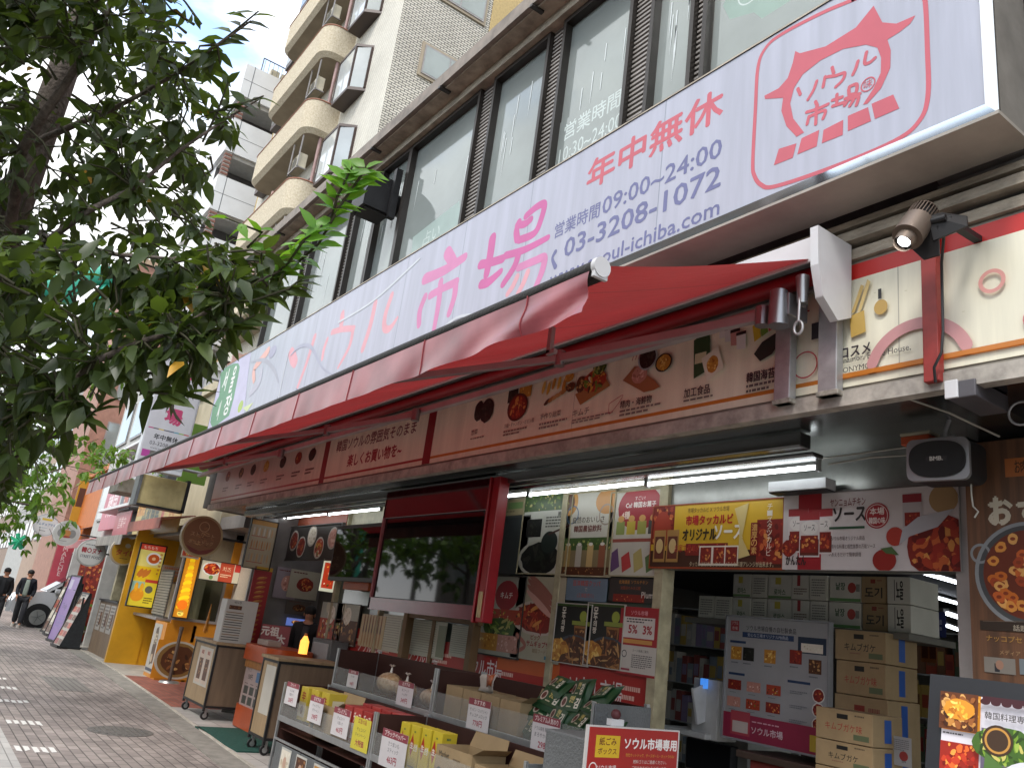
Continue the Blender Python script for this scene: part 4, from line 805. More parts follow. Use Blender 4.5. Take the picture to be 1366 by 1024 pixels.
done(s, 'stew_poster', 'sausage stew poster in a large white bowl under the seaweed poster', 'poster', 'posters on the shop glass')
s = sheetY(YP, (757, 770), (808, 803), base='#6d8292'); s.T('百済韓国クッパ', .5, .1, .25, '#b84a3c', w=.8, bold=.02).T('で', .5, .42, .16, '#c8b8a0').T('(工場直売り)', .5, .66, .22, '#b84a3c', w=.75); done(s, 'blue_notice', 'small grey-blue notice under the drinks poster', 'notice', 'posters on the shop glass')
s = sheetY(YP, (814, 770), (876, 805), base='#35312f'); s.T('北海道産 ソウルチキン', .5, .08, .16, '#b8762c', w=.85, bold=.02).T('加盟店のみ大公開', .45, .34, .14, '#b04a2c', w=.7).foodrect(.1, .68, .75, 1, 'red', 14).T('Plum!', .82, .55, .25, '#d8d0c4', w=.3, bold=.02); done(s, 'dark_notice', 'dark notice with orange writing under the snack poster', 'notice', 'posters on the shop glass')
for i, (a, b) in enumerate((((744, 804), (783, 888)), ((786, 804), (827, 893)))):
    s = sheetY(YP-.01, a, b, base='#20221f', frame=(pm('#b8b4a8'), .008)); s.T('모두의짱', .22, .06, .1, '#e0dcc8', vert=True, bold=.04).E(.78, .2, .05, .05, '#98a838').R(.48, .28, .98, .35, '#8c9a3a').foodrect(.0, .0, .98, .04, 'green', 6)
    s.poly([(.55, .36), (.9, .36), (.86, .7), (.6, .66)], '#9c6a34').foodrect(.58, .4, .85, .66, 'brown', 12).food(.6, .72, .19, .09, 'brown', 20, '#3c4a54').food(.15, .8, .16, .1, 'gold', 16).food(.7, .94, .24, .07, 'brown', 18); done(s, 'noodle_poster', 'black noodle poster with white brush writing, %s of the pair' % ('left' if i == 0 else 'right'), 'poster', 'pair of black noodle posters on the shop glass')
s = sheetY(YP-.01, (829, 808), (873, 905), base='#cfc8bd'); s.R(0, 0, 1, .57, '#b3232a').T('ソウル市場', .5, .05, .07, '#e89aa0', w=.6, bold=.03).R(.08, .15, .92, .46, '#ded6cc').T('5%', .36, .27, .12, '#b3232a', bold=.05).T('3%', .74, .27, .12, '#b3232a', bold=.05).lines(.18, .17, .85, .25, 2, '#4c4744').R(.12, .48, .88, .54, '#d89a48').T('カード特典ご案内', .6, .62, .04, '#3c3834', w=.5).lines(.38, .7, .9, .9, 7, '#6c6864').ring(.18, .7, .03, .008, '#555').R(.05, .91, .35, .94, '#a8344c').R(0, .965, 1, 1, '#b3232a'); done(s, 'discount_poster', 'red and white discount poster beside the door post', 'poster', 'posters on the shop glass')
s = sheetY(YP, (655, 690), (699, 766), base='#34393a'); s.R(0, 0, 1, .03, '#4a4c4a'); done(s, 'blank_panel', 'blank dark panel beside the red display housing', 'panel')
s = sheetY(YP, (664, 668), (700, 686), base='#9d8f68'); s.R(.4, .2, .9, .6, '#6a8a4c').lines(.1, .7, .9, .9, 1, '#786a48'); done(s, 'top_notice', 'small tan notice above the blank dark panel', 'notice')
# left of the display
s = sheetY(4.9, (370, 705), (449, 746), base='#322c29', thick=.03, frame=(m_pf, .015)); s.T('순두부찌개', .12, .2, .2, '#d8cabc', w=.17, bold=.02).R(.02, .5, .22, .8, '#5c2220').lines(.04, .55, .2, .75, 2, '#b08a78')
for x, v, k in ((.33, .42, 'red'), (.46, .62, 'red'), (.6, .3, 'white'), (.73, .66, 'mix'), (.9, .4, 'pink')): s.food(x, v, .15, .14, k, 18, '#b8b2a8')
done(s, 'bowl_menu_board', 'dark menu board with round soup bowls above the orange counter', 'menu board')
q0, q1 = WY(450, 703, 4.7), WY(508, 777, 4.7)
gl = mat('dark_screen_glass', '#0d1012', rough=.03, spec=.5, var=.1)
hb = MB().box(q0.x, q1.x, 4.7, 4.78, q1.z, q0.z+.02, mat('screen_case', '#2a2a2c', rough=.4)).box(q0.x+.04, q1.x-.04, 4.694, 4.7, q1.z+.05, q0.z-.03, gl)
tag(hb.build('dark_screen', bevel=.005), 'smaller dark glossy screen left of the red display housing', 'screen')
# big display in a red housing
dx0, dx1, dz0, dz1 = -8.72, -6.52, 1.72, 2.95
hs = thing('display_housing', 'big dark glossy screen in a deep red housing hanging from the soffit', 'screen', (-7.6, 4.4, 1.7))
m_redp = mat('deep_red_panel', '#8e0f1d', rough=.35, var=.15, scale=3)
MB().box(dx0, dx1-.02, 4.3, 4.42, dz1-.22, 3.05, mat('red_reflection_glass', '#3a0c14', rough=.08, spec=.8)).box(dx1+.02, dx1+.13, 4.3, 4.42, dz0-.02, 3.05, m_redp).box(dx1-.02, dx1, 4.28, 4.36, dz0-.03, 3.05, m_redp).box(dx0, dx1-.02, 4.345, 4.42, dz0, dz1, mat('screen_case', '#2a2a2c')).build('case', hs, bevel=.008)  # dark glass top: reflection of the red awning put into its colour
MB().box(dx0+.03, dx1-.03, 4.325, 4.34, dz0+.13, dz1-.2, gl).build('screen', hs)
MB().box(dx0, dx1, 4.3, 4.34, dz0-.01, dz0+.12, mat('pink_reflection_trim', '#6a343c', rough=.15, var=.15)).box(dx0, dx0+.04, 4.3, 4.34, dz0, dz1, mat('pink_reflection_trim', '#8a4a50')).build('trim', hs)  # pink of the trim is the valance's reflection, put into the colour
MB().box(dx1+.05, dx1+.1, 4.285, 4.3, dz0+.02, dz0+.25, mat('cream_tag', '#b8a87c')).build('paper_tag', hs)
# small posters low on the glass
for i, (a, b, k1, lab) in enumerate((((431, 802), (450, 860), 'mix', 'narrow food poster low on the glass, left of the bowl-and-fish poster'), ((452, 804), (472, 862), 'brown', 'bowl-and-fish poster low on the glass beside a white post'))):
    s = sheetY(YP-.005, a, b, base='#a9ab9c', frame=(m_pf, .008)); s.foodrect(0, .4, 1, .98, k1, 26).food(.5, .3, .12, .12, 'white', 12).E(.3, .12, .06, .08, '#c8c4a8'); done(s, 'food_poster', lab, 'poster')
s = sheetY(YP-.005, (484, 818), (508, 866), base='#c0ab80'); 
for r_ in range(3):
    for k in range(7): s.E(.14+k*.12, .2+r_*.28, .02, .09, ('#8a5a34', '#6a4a3c', '#a87848')[r_], 10)
done(s, 'skewer_poster', 'tan poster with three rows of skewers low on the glass', 'poster')
q = WY(460, 790, 4.95); MB2 = MB().box(WY(456, 800, 4.9).x, WY(490, 800, 4.9).x, 4.88, 5.0, 1.95, 2.12, mat('orange_laminate', '#b0542a', rough=.4)).box(WY(456, 800, 4.9).x, WY(490, 800, 4.9).x, 4.88, 5.0, 2.12, 2.25, mat('shelf_dark', '#3c2a20'))
tag(MB2.build('orange_shelf', bevel=.004), 'orange wall shelf under the smaller dark screen', 'shelf')
for (a, b, lab) in (((512, 818), (536, 872), 'white slatted blind left of the brown post, under the screen housing'), ((548, 824), (590, 880), 'white slatted blind right of the brown post, under the screen housing'), ((604, 832), (632, 880), 'white slatted blind just right of the wooden brace')):
    s = sheetY(YP, a, b, base='#b9b9a6'); 
    for k in range(14): s.R(.02, .02+k*.065, .75, .035+k*.065, '#84867a')
    s.R(.8, .1, 1, .95, '#7c8468'); done(s, 'window_blind', lab, 'blind', 'slatted blinds behind the shop glass')
mb = MB(); 
for x in (538, 628): q = WY(x, 850, 4.9); mb.box(q.x-.04, q.x+.05, 4.88, 4.98, 1.05, 1.75, mat('brown_post', '#6b5236'))
q = WY(538, 850, 4.9); mb.box(q.x-.04, WY(632, 850, 4.9).x+.05, 4.9, 4.96, 1.68, 1.78, mat('brown_post', '#6b5236'))
tag(mb.build('wooden_brace', bevel=.004), 'brown wooden brace frame standing under the red display housing', 'brace')

# ================================================================== ENTRANCE INTERIOR
m_carton = mat('carton_brown', '#97815f', rough=.8, var=.1, scale=5)
m_whitebox = mat('carton_white', '#c6c5bb', rough=.6, var=.06)
def carton(x0, x1, y0, y1, z0, z1, lab, style, grp, name='carton'):
    m = m_carton if style[0] == 'b' else m_whitebox
    r_ = thing(name, lab, 'carton', ((x0+x1)/2, (y0+y1)/2, z0), grp)
    MB().box(x0, x1, y0, y1, z0, z1-.004, m).build('box', r_, bevel=.006)
    s = Sheet((x0+.004, y0-.001, z1-.006), (1, 0, 0), (0, 0, 1), x1-x0-.008, z1-z0-.01, basemat=m, thick=.001)
    if style == 'b1': s.R(.38, .12, .58, .28, '#1f1d1a').T('キムブガケ', .5, .42, .26, '#2c2620', w=.62, bold=.01).R(.68, .72, .95, .9, '#5f6a48').lines(.7, .1, .95, .2, 1, '#5c4a34').lines(.3, .75, .6, .82, 1, '#8c5a44')
    elif style == 'b2': s.R(.38, .1, .58, .26, '#8c2c20').T('도기', .5, .42, .4, '#2a2622', bold=.03).lines(.65, .12, .95, .22, 1, '#8a4a38')
    elif style == 'b3': s.R(.38, .12, .58, .28, '#1f1d1a').T('キムブガケ味', .5, .42, .26, '#a8402c', w=.66, bold=.01).R(.68, .72, .95, .9, '#5f6a48').lines(.7, .1, .95, .2, 1, '#5c4a34')
    elif style == 'w1': s.R(.1, .15, .45, .5, '#d8d8d0').R(.3, .1, .55, .4, '#c8b840').T('로아스', .5, .6, .25, '#3c6a38', w=.5, bold=.03).R(0, .9, 1, 1, '#6a9458')
    elif style == 'w2': s.R(.3, 0, .5, .45, '#a82c30').lines(.1, .55, .9, .85, 3, '#6c5040')
    elif style == 'w3': s.lines(.1, .15, .9, .9, 7, '#7a7a74')
    elif style == 'w4': s.T('낱장', .2, .25, .3, '#2c5a34', 'l', w=.3, bold=.03).E(.72, .45, .035, .04, '#b83c34').R(.85, .3, .97, .6, '#8a8a80').R(0, .88, 1, 1, '#5c9450')
    elif style == 'w5': s.T('노을', .55, .15, .7, '#22201e', bold=.02, w=.3).R(.3, .1, .33, .9, '#22201e')
    s.build('printed_face', r_)
    if style[0] == 'b': MB().box(x1+.0005, x1+.002, (y0+y1)/2-.04, (y0+y1)/2+.04, z0+.03, z1-.03, mat('blue_tape', '#1c4f9c', rough=.3)).build('blue_tape', r_)
    return r_
# hanging stack over the counter
ya = 5.9; sh_z = WY(1000, 828, ya).z
MB_ = MB().box(WY(930, 820, ya).x-.1, WY(1217, 820, ya).x, ya-.05, ya+.6, sh_z-.05, sh_z-.005, mat('interior_shelf', '#6c6a62'))
tag(MB_.build('high_shelf'), 'high interior shelf board carrying the white cartons above the entrance', 'shelf')
edges = [930, 952, 975, 1000, 1021, 1054, 1078, 1103, 1147, 1182, 1215]
sty = ['w3', 'w3', 'w1', 'w3', 'w1', 'w2', 'w3', 'w4', 'b2', 'w5']
colw = ['leftmost', 'second', 'third', 'fourth', 'fifth', 'sixth', 'seventh', 'eighth', 'ninth', 'rightmost']
for r_ in range(2):
    for i in range(10):
        if r_ == 1 and i < 2: continue
        xa, xb = WY(edges[i], 800, ya).x+.005, WY(edges[i+1], 800, ya).x-.005; h = .2
        carton(xa, xb, ya+random.uniform(0, .03), ya+.4, sh_z+r_*h, sh_z+(r_+1)*h, '%s carton of the %s row on the high shelf, counted from the left' % (colw[i], 'upper' if r_ else 'lower'), sty[i], 'cartons on the high shelf inside the entrance')
# brown carton piles
za, zb = 0.02, None
cnames = ['bottom', 'second', 'third', 'fourth', 'fifth', 'top']
y2 = 5.75; q0, q1 = WY(1113, 900, y2), WY(1183, 900, y2)
zs = [.02, .36, .72, 1.06, WY(1118, 928, y2).z, WY(1118, 878, y2).z, WY(1118, 838, y2).z]
zs = [.02, .3, .62, .94, WY(1150, 928, y2).z, WY(1150, 882, y2).z, WY(1150, 840, y2).z]
for i in range(6): carton(q0.x+random.uniform(0, .03), q1.x+random.uniform(-.02, .02), y2, y2+.42, zs[i], zs[i+1], '%s carton of the tall brown pile beside the interior menu poster' % cnames[i], ['b1', 'b3', 'b1', 'b2', 'b3', 'b1'][i], 'brown cartons stacked inside the entrance')
y3 = 5.35; q0, q1 = WY(1088, 980, y3), WY(1164, 980, y3); zs = [.02, .25, .5, WY(1120, 1024, y3).z, WY(1120, 988, y3).z, WY(1120, 945, y3).z]
for i in range(5): carton(q0.x, q1.x, y3, y3+.36, zs[i], zs[i+1], '%s carton of the short front brown pile inside the entrance' % cnames[i if i < 4 else 5], ['b3', 'b1', 'b3', 'b1', 'b3'][i], 'brown cartons stacked inside the entrance')
# menu poster panel inside
s = sheetY(5.7, (972, 822), (1104, 1010), base='#9fa1a2', thick=.03, frame=(mat('panel_edge', '#87898c'), .015))
s.R(.03, .03, .12, .12, '#a5343a').T('ソウル', .075, .035, .03, '#e0c8c0', w=.07).T('市場', .075, .08, .03, '#e0c8c0', w=.07).T('ソウル市場自慢の自社製食品', .45, .06, .045, '#2c3038', w=.5, bold=.01).R(.16, .12, .68, .165, '#27406a').T('安心な工場オリジナルPB商品', .42, .127, .03, '#c8d0dc', w=.48).R(.72, .12, .98, .25, '#22364f').foodrect(.75, .17, .95, .24, 'white', 8)
for v in (.2, .47): s.R(.03, v, .2, v+.02, '#27406a')
s.R(.63, .47, .84, .49, '#27406a')
for u, v, k in ((.1, .3, 'gold'), (.23, .3, 'dark'), (.45, .3, 'gold'), (.7, .28, 'red'), (.88, .34, 'brown')): s.foodrect(u-.055, v-.05, u+.06, v+.06, k, 10); s.lines(u-.05, v+.08, u+.06, v+.1, 1, '#6c7078')
for r_ in range(2):
    for i in range(3): u, v = .1+i*.2, .53+r_*.14; s.foodrect(u-.07, v, u+.07, v+.08, ('red', 'pink', 'mix')[(i+r_) % 3], 12); s.lines(u-.05, v+.1, u+.05, v+.11, 1, '#6c7078')
for i in range(3): s.food(.92, .56+i*.11, .045, .045, 'red', 10, '#d8d4cc'); s.lines(.66, .55+i*.11, .82, .58+i*.11, 2, '#7c8088')
s.R(0, .8, 1, 1, '#a02848').T('ソウル市場', .45, .88, .06, '#dcc8d0', w=.34, bold=.02).R(.08, .78, .28, .97, '#b8434f').R(.1, .86, .26, .95, '#c8b8b0').lines(.3, .84, .7, .86, 1, '#d8a0b0').R(.85, .86, .98, .98, '#c8a82c')
done(s, 'interior_menu_poster', 'large white food poster with a crimson foot standing inside the entrance', 'poster')
# counter, register, desk
mb = MB().box(-4.5, -2.9, 5.55, 6.1, .95, 1.0, mat('desk_top', '#4a3c34', rough=.4)).box(-4.4, -3.0, 5.6, 6.05, 0, .95, mat('desk_red', '#7a2a24'))
tag(mb.build('counter', bevel=.006), 'dark topped checkout counter just inside the entrance', 'counter')
rg = thing('cash_register', 'white cash register with a tilted screen on the checkout counter', 'cash register', (-4.2, 5.75, 1.0))
q = WY(945, 905, 5.8)
MB().box(q.x-.12, q.x+.16, 5.75, 6.0, 1.0, q.z, mat('register_white', '#b5b6b4', rough=.4)).box(q.x-.38, q.x+.1, 5.68, 5.98, 1.0, 1.05, mat('register_white', '#b5b6b4')).build('body', rg, bevel=.01)
MB().obox((q.x+.02, 5.72, q.z-.2), (.012, 0, 0), (0, .1, .03), (0, -.04, .14), mat('tablet_white', '#c4c6c8')).box(q.x+.0, q.x+.06, 5.7, 5.73, q.z-.08, q.z, em('register_screen', '#3c78c8', .6)).build('screen', rg)
mb = MB()
wbx = mat('desk_grey', '#9c9d98', rough=.6)
mb.box(-5.6, -4.9, 6.2, 6.8, 0, 1.05, wbx).box(-5.5, -5.0, 6.1, 6.2, .7, .95, mat('black_drawer', '#1b1c1f'))
tag(mb.build('side_desk', bevel=.008), 'grey side desk with a black drawer behind the door post', 'desk')
# shelves with goods further inside
def goods(x0, x1, Y, z0, z1, rows, pal, lab, name='goods_shelf'):
    r_ = thing(name, lab, 'shelf', ((x0+x1)/2, Y, z0)); mb = MB().box(x0, x1, Y+.3, Y+.33, z0, z1, mat('shelf_back', '#8c8f8c'))
    h = (z1-z0)/rows
    for i in range(rows+1): mb.box(x0, x1, Y, Y+.3, z0+i*h-.012, z0+i*h, mat('shelf_steel', '#a5a7a8', rough=.4))
    mb.build('rack', r_); n = 0
    for i in range(rows):
        mb = MB(); x = x0+.02
        while x < x1-.06:
            w = random.uniform(.05, .12); k = random.uniform(.5, .85)*h; c = random.choice(pal); mb.box(x, min(x+w-.006, x1), Y+.04, Y+.2, z0+i*h, z0+i*h+k, pm(c)); mb.box(x+.01, min(x+w-.016, x1), Y+.038, Y+.04, z0+i*h+k*.3, z0+i*h+k*.7, pm(random.choice(pal))); x += w
        tag(mb.build('goods_row', r_), kind=None)
    return r_
goods(-7.4, -5.6, 7.6, .1, 2.2, 5, ['#b8b6b0', '#a0524c', '#8c9aa8', '#d0ccc0', '#9c8cb0', '#c8a850'], 'wall shelf of small pale packets far inside, seen left of the menu poster')
goods(-5.6, -3.6, 8.6, .1, 2.2, 5, ['#7c5438', '#a8442c', '#b89848', '#505c44', '#8c2c28'], 'dim wall shelf of brown and red packets at the back of the shop')
goods(-3.4, -.6, 8.6, .1, 1.9, 4, ['#2c4a8c', '#c8a830', '#54623c', '#8a3c30', '#b8b4a8'], 'back shelf of blue and yellow packets at the right inside the shop')
m_it = em('indoor_tube', '#eef4ff', 5)
for i, (a, b, Y) in enumerate((((1228, 763), (1280, 778), 7.2), ((1217, 788), (1282, 806), 8.2), ((1262, 818), (1284, 825), 9.0), ((1262, 834), (1284, 842), 9.6))):
    zt = 2.93 if i < 2 else 2.5; p, q = on(2, zt, *a), on(2, zt, *b); d = (q-p); d.normalize()
    if (q-p).length > 3: q = p+d*3
    p.z = q.z = zt; o = MB().cyl(p, q, .018, .018, m_it, 8).beam(p+Vector((0, 0, .04)), q+Vector((0, 0, .04)), .06, .03, m_fix).build('indoor_tube_light'); tag(o, 'lit ceiling tube inside the shop, %s from the front' % ('first', 'second', 'third', 'fourth')[i], 'tube light', 'lit ceiling tubes inside the shop')
for i, x in enumerate((-6.4, -4.2)):
    o = MB().cyl((x, 6.6, 2.93), (x+1.1, 6.6, 2.93), .018, .018, m_it, 8).box(x, x+1.1, 6.57, 6.63, 2.95, 2.99, m_fix).build('indoor_tube_light'); tag(o, 'lit ceiling tube above the %s, inside the shop' % ('side desk', 'checkout counter')[i], 'tube light', 'lit ceiling tubes inside the shop')
s = sheetY(7.0, (1238, 815), (1262, 850), base='#26306c'); s.T('乾麺', .5, .3, .2, '#b8bcd0', w=.6).T('HERB', .5, .6, .12, '#b8bcd0', w=.6); done(s, 'hanging_aisle_sign', 'dark blue hanging aisle sign inside the shop', 'sign')
s = sheetY(7.0, (1214, 815), (1238, 850), base='#28382c'); done(s, 'hanging_aisle_sign', 'plain dark green hanging aisle sign inside the shop', 'sign')
s = sheetY(6.6, (1228, 857), (1250, 884), base='#9c5a28'); s.R(.05, .05, .45, .8, '#5c2c1c').R(.55, .05, .95, .8, '#5c2c1c').R(0, -.1, .9, 0, '#b8a02c'); done(s, 'cosmetic_sign', 'orange-brown hanging card with a yellow top inside the shop', 'card')
s = sheetY(5.6, (1190, 980), (1216, 1024), base='#a9a9a8'); s.lines(.1, .1, .9, .5, 6, '#78787c').E(.6, .65, .03, .03, '#a83a34').T('399', .6, .8, .08, '#333'); done(s, 'price_sheet', 'grey-white paper price sheet beside the short brown pile', 'price sheet')

# ================================================================== WOODEN MENU BOARD (RIGHT)
YB = 4.75
m_wood = mat('dark_menu_wood', '#4a3426', rough=.5, scale=3, stretch=(8, 1, .4), col2='#6b4a34')
s = Sheet((WY(1290, 700, YB).x, YB, 3.0), (1, 0, 0), (0, 0, 1), 2.6, 3.0, basemat=m_wood, thick=.04)
U2 = s.px
def tb(txt, p, q, c, bold=0, sh=s): a, b = U2(*p), U2(*q); sh.TB(txt, a[0], b[0], a[1], b[1], c, bold)
a, b = U2(1340, 612), U2(1400, 632); s.R(a[0], a[1], b[0]+.06, b[1], '#b0622e'); tb('お', (1353, 614), (1361, 630), '#33261c', .01); tb('肉', (1361, 614), (1370, 629), '#33261c', .01); tb('料理', (1372, 613), (1392, 628), '#33261c', .01)
tb('お', (1319, 664), (1350, 698), '#c2b9a2', .06); tb('す', (1357, 666), (1388, 700), '#c2b9a2', .06); tb('すめ', (1394, 665), (1450, 700), '#c2b9a2', .06)
cu, cv = U2(1374, 766); s.E(cu, cv, .28, .28, '#45484a', 40).ring(cu, cv, .28, .02, '#85898c', 44); u, v = U2(1308, 738); s.ring(u, v, .055, .014, '#85898c'); s.E(cu, cv, .235, .235, '#6c2c18', 40)
for i in range(60):
    a_ = random.uniform(0, 6.28); q_ = .21*math.sqrt(random.random()); s.E(cu+q_*math.cos(a_)/s.w, cv+q_*math.sin(a_)/s.h, .032, .026, random.choice(('#c8641c', '#d88a34', '#a8401c', '#e0a050', '#c85a20')), 12, a_, .12).E(cu+q_*math.cos(a_)/s.w, cv+q_*math.sin(a_)/s.h, .014, .01, '#8c3414', 9)
s.E(cu+.05, cv, .12, .1, '#3a2a20', 14, 0, .2)
a, b = U2(1311, 827), U2(1500, 845); s.R(a[0]-.005, a[1], b[0], b[1]+.008, '#33271f'); tb('ナッコプセ', (1316, 846), (1364, 858), '#b0813c', .01); a = U2(1312, 843)
s.stroke([U2(1312, 828), U2(1420, 830)], .003, '#6c5a48', px=False); tb('話題の', (1352, 833), (1380, 843), '#b9ad98')
tb('メディア', (1334, 866), (1362, 875), '#a8845a'); tb('で紹介!', (1366, 866), (1392, 875), '#a8845a')
a, b = U2(1313, 875), U2(1356, 900); s.R(a[0], a[1], b[0], b[1], '#7c766e').R(a[0]+.03, a[1]+.01, b[0]-.04, b[1]-.002, '#2c2e34').E((a[0]+b[0])/2, a[1]+.012, .02, .024, '#9c7460'); a, b = U2(1360, 878), U2(1400, 903); s.R(a[0], a[1], b[0], b[1], '#6f7a80').E((a[0]+b[0])/2, (a[1]+b[1])/2, .04, .04, '#b89a48')
done(s, 'wooden_menu_board', 'tall dark wood menu board with a hotpot picture at the right edge', 'menu board')

# digital stand in front of it
YD = 2.66; tl = WY(1241, 898, YD)
st = thing('digital_sign_stand', 'black framed menu stand leaning back at the bottom right with meat pictures', 'menu stand', (tl.x, YD, 0))
w_, h_ = .62, 1.3; up = Vector((0, .16, 1)).normalized(); top = Vector((tl.x, YD, tl.z))
s = Sheet(top, (1, 0, 0), up, w_, h_, base='#2b2d31', thick=.05, edge=pm('#2b2d31'))
s2 = Sheet(top+Vector((.045, 0, 0))-up*.05+s.n*.003, (1, 0, 0), up, w_-.09, h_-.12, base='#c9c6cd', thick=.002, emit=.2)
for r_ in range(7): v = .0+r_*.118; s2.foodrect(0, v, .21, v+.09, ('gold', 'red', 'gold', 'brown', 'red', 'mix', 'gold')[r_], 40).R(.01, v+.078, .13, v+.088, '#d8c030').lines(.01, v+.096, .17, v+.103, 1, '#4c484c')
s2.foodrect(0, 0, .21, .09, 'brown', 50).food(.11, .04, .045, .03, 'gold', 16).R(.235, 0, 1, .012, '#3c1a20')
for k in range(14): s2.E(.25+k*.055, .013, .014, .009, '#3c1a20')
s2.T('韓国料理専門店', .25, .036, .017, '#3a3634', 'l', w=.33, bold=.015).R(.235, .075, 1, 1, '#5c5466').food(.36, .11, .09, .05, 'green', 30).poly([(.26, .13), (.5, .2), (.4, .28), (.24, .26)], '#4c6a34').E(.32, .1, .042, .042, '#3c2a1c').ring(.32, .1, .035, .006, '#b0803c').food(.5, .21, .085, .075, 'red', 60, '#c8c8d0').foodrect(.235, .18, .33, .25, 'green', 16).foodrect(.235, .33, 1, .6, 'red', 90).foodrect(.235, .62, 1, .98, 'gold', 60)
s.build('frame', st, bevel=.006); s2.build('screen', st)
mb = MB().box(tl.x+.05, tl.x+w_-.05, YD-.15, YD+.35, 0, .06, m_spd).beam((tl.x+.3, YD+.2, .05), (tl.x+.3, YD+.1, .9), .1, .05, m_spd); mb.build('base', st)
# ================================================================== PRODUCT RACKS
m_alu = mat('rack_aluminium', '#a4a6a6', rough=.35, metal=.7, var=.1, scale=6)
m_rbrown = mat('rack_brown_board', '#3f2822', rough=.6, var=.15, scale=3, spec=.2)
m_rgrey = mat('rack_grey_panel', '#66696a', rough=.5, metal=.2, var=.1, bump=.4, bscale=70)
m_acry = mat('acrylic_lip', '#a8aaa6', rough=.2, alpha=.22, spec=.5, var=.15)
RX = (-8.22, -6.22, -4.22)
rk = {}
def rack(x0, x1, y0, y1, zf, zb, zl, lab):
    r_ = thing('product_rack', lab, 'display rack', ((x0+x1)/2, (y0+y1)/2, 0), 'tiered product racks before the shop glass')
    mb = MB()
    for x in (x0, x1-.03):
        mb.box(x+.002, x+.024, y0-.004, y0+.02, 0, zb+.01, m_alu).box(x, x+.03, y1-.03, y1, 0, zb+.02, m_alu)
    mb.box(x0, x1, y0, y0+.02, zf-.05, zf, m_alu).box(x0, x1, y0, y0+.02, .08, .12, m_alu).box(x0, x1, y0, y0+.02, zf-.22, zf-.2, m_alu)
    mb.build('frame', r_, bevel=.003)
    MB().box(x0+.03, x1-.03, y1-.03, y1-.01, zf-.2, zb, m_rbrown).add([(x0+.03, y0+.03, zf-.12), (x1-.03, y0+.03, zf-.12), (x1-.03, y1-.03, zf-.06), (x0+.03, y1-.03, zf-.06)], [(0, 1, 2, 3)], m_rbrown).build('tray', r_)
    MB().box(x0+.03, x1-.03, y0+.004, y0+.007, zf, zf+zl, m_acry).build('acrylic_lip', r_)
    if x1 > -5: MB().box(x1-.001, x1+.013, y0, y1, .06, zb, m_rgrey).build('end_panel', r_, bevel=.003)
    MB().box(x0+.002, x0+.012, y0+.03, y1, .06, zb, m_rbrown).build('end_panel', r_)
    for i in range(3):
        a = x0+.05+(x1-x0-.1)/3*i
        if y0 < 3.5: MB().box(a+.01, a+(x1-x0-.1)/3-.01, y0+.006, y0+.02, .13, zf-.235, m_rgrey).build('lower_door', r_, bevel=.004)
    return r_
rk['A'] = rack(RX[0], RX[1], 3.3, 3.79, .61, .9, .16, 'lower front rack at the left with red and yellow snack boxes')
rk['B'] = rack(RX[1]+.004, RX[2], 3.3, 3.79, .61, .9, .16, 'lower front rack with four yellow cartons')
rk['C'] = rack(RX[0], RX[1], 3.8, 4.3, .94, 1.27, .16, 'upper back rack at the left holding bagged rice cakes')
rk['D'] = rack(RX[1]+.004, RX[2], 3.8, 4.3, .94, 1.27, .16, 'upper back rack with seaweed packs at its right end')
# stickers on lower doors
for i, (px_, c, k) in enumerate(((382, '#8c9a94', 'white'), (404, '#a89888', 'brown'), (430, '#b89a6c', 'gold'))):
    q = WY(px_, 1002, 3.3); s = Sheet((q.x-.12, 3.3, .36), (1, 0, 0), (0, 0, 1), .24, .3, base='#c4c4bc', thick=.003); s.foodrect(.06, .06, .94, .94, k, 20); s.E(.5, .4, .04, .05, '#c8a088')
    done(s, 'photo_card', 'photo card on the low grey door of the left front rack, %s of three' % ('left', 'middle', 'right')[i], 'photo card', 'photo cards on the rack doors')
def tagcard(px_, py, Y, w, h, head, lines, price, lab, base='#d3cfd0', hc='#93303f'):
    q = WY(px_, py, Y); s = Sheet((q.x-w/2, Y, q.z+h/2), (1, 0, 0), (0, 0, 1), w, h, base=base, thick=.003)
    s.R(0, 0, 1, .22, hc).T(head, .5, .03, .15, '#e8dcd8' if hc != base else '#a01c1c', w=.85, bold=.02)
    for i, l in enumerate(lines): s.T(l, .5, .3+i*.17, .12, '#3c3844', w=.8)
    s.T(price, .5, .68, .2, '#a8243c', w=.65, bold=.03); done(s, 'price_card', lab, 'price card', 'price cards clipped to the racks')
tagcard(389, 925, 3.29, .3, .2, 'スナック', ['キムチ味', '韓国のり'], '238円', 'leftmost price card on the lower left rack')
tagcard(421, 946, 3.29, .3, .22, 'おすすめ', ['チャパゲティ', '辛ラーメン'], '298円', 'second price card from the left on the lower left rack')
tagcard(454, 963, 3.29, .32, .22, 'プレミアム', ['チョコパイ', '12個入り'], '463円', 'third price card from the left on the lower left rack')
tagcard(481, 979, 3.29, .3, .24, '広告の品', ['チョコパイ', 'キャンペーン'], '大特価', 'yellow price card on the lower left rack beside the divider', base='#d8c82c', hc='#d8c82c')
tagcard(524, 1000, 3.29, .4, .26, 'ブラックペッパー', ['さつまいも', 'スティック'], '463円', 'price card on the lower rack in front of the yellow cartons')
tagcard(470, 905, 3.79, .22, .16, 'おすすめ', ['ポン菓子'], '198円', 'left price card on the upper left rack')
tagcard(540, 925, 3.79, .28, .2, 'おすすめ', ['米スナック', 'トッポギ'], '349円', 'right price card on the upper left rack')
tagcard(638, 953, 3.79, .3, .22, 'おすすめ', ['モッピン・ユッケジャン', 'チュコチュロック'], '778円', 'price card in front of the open cardboard trays on the upper rack')
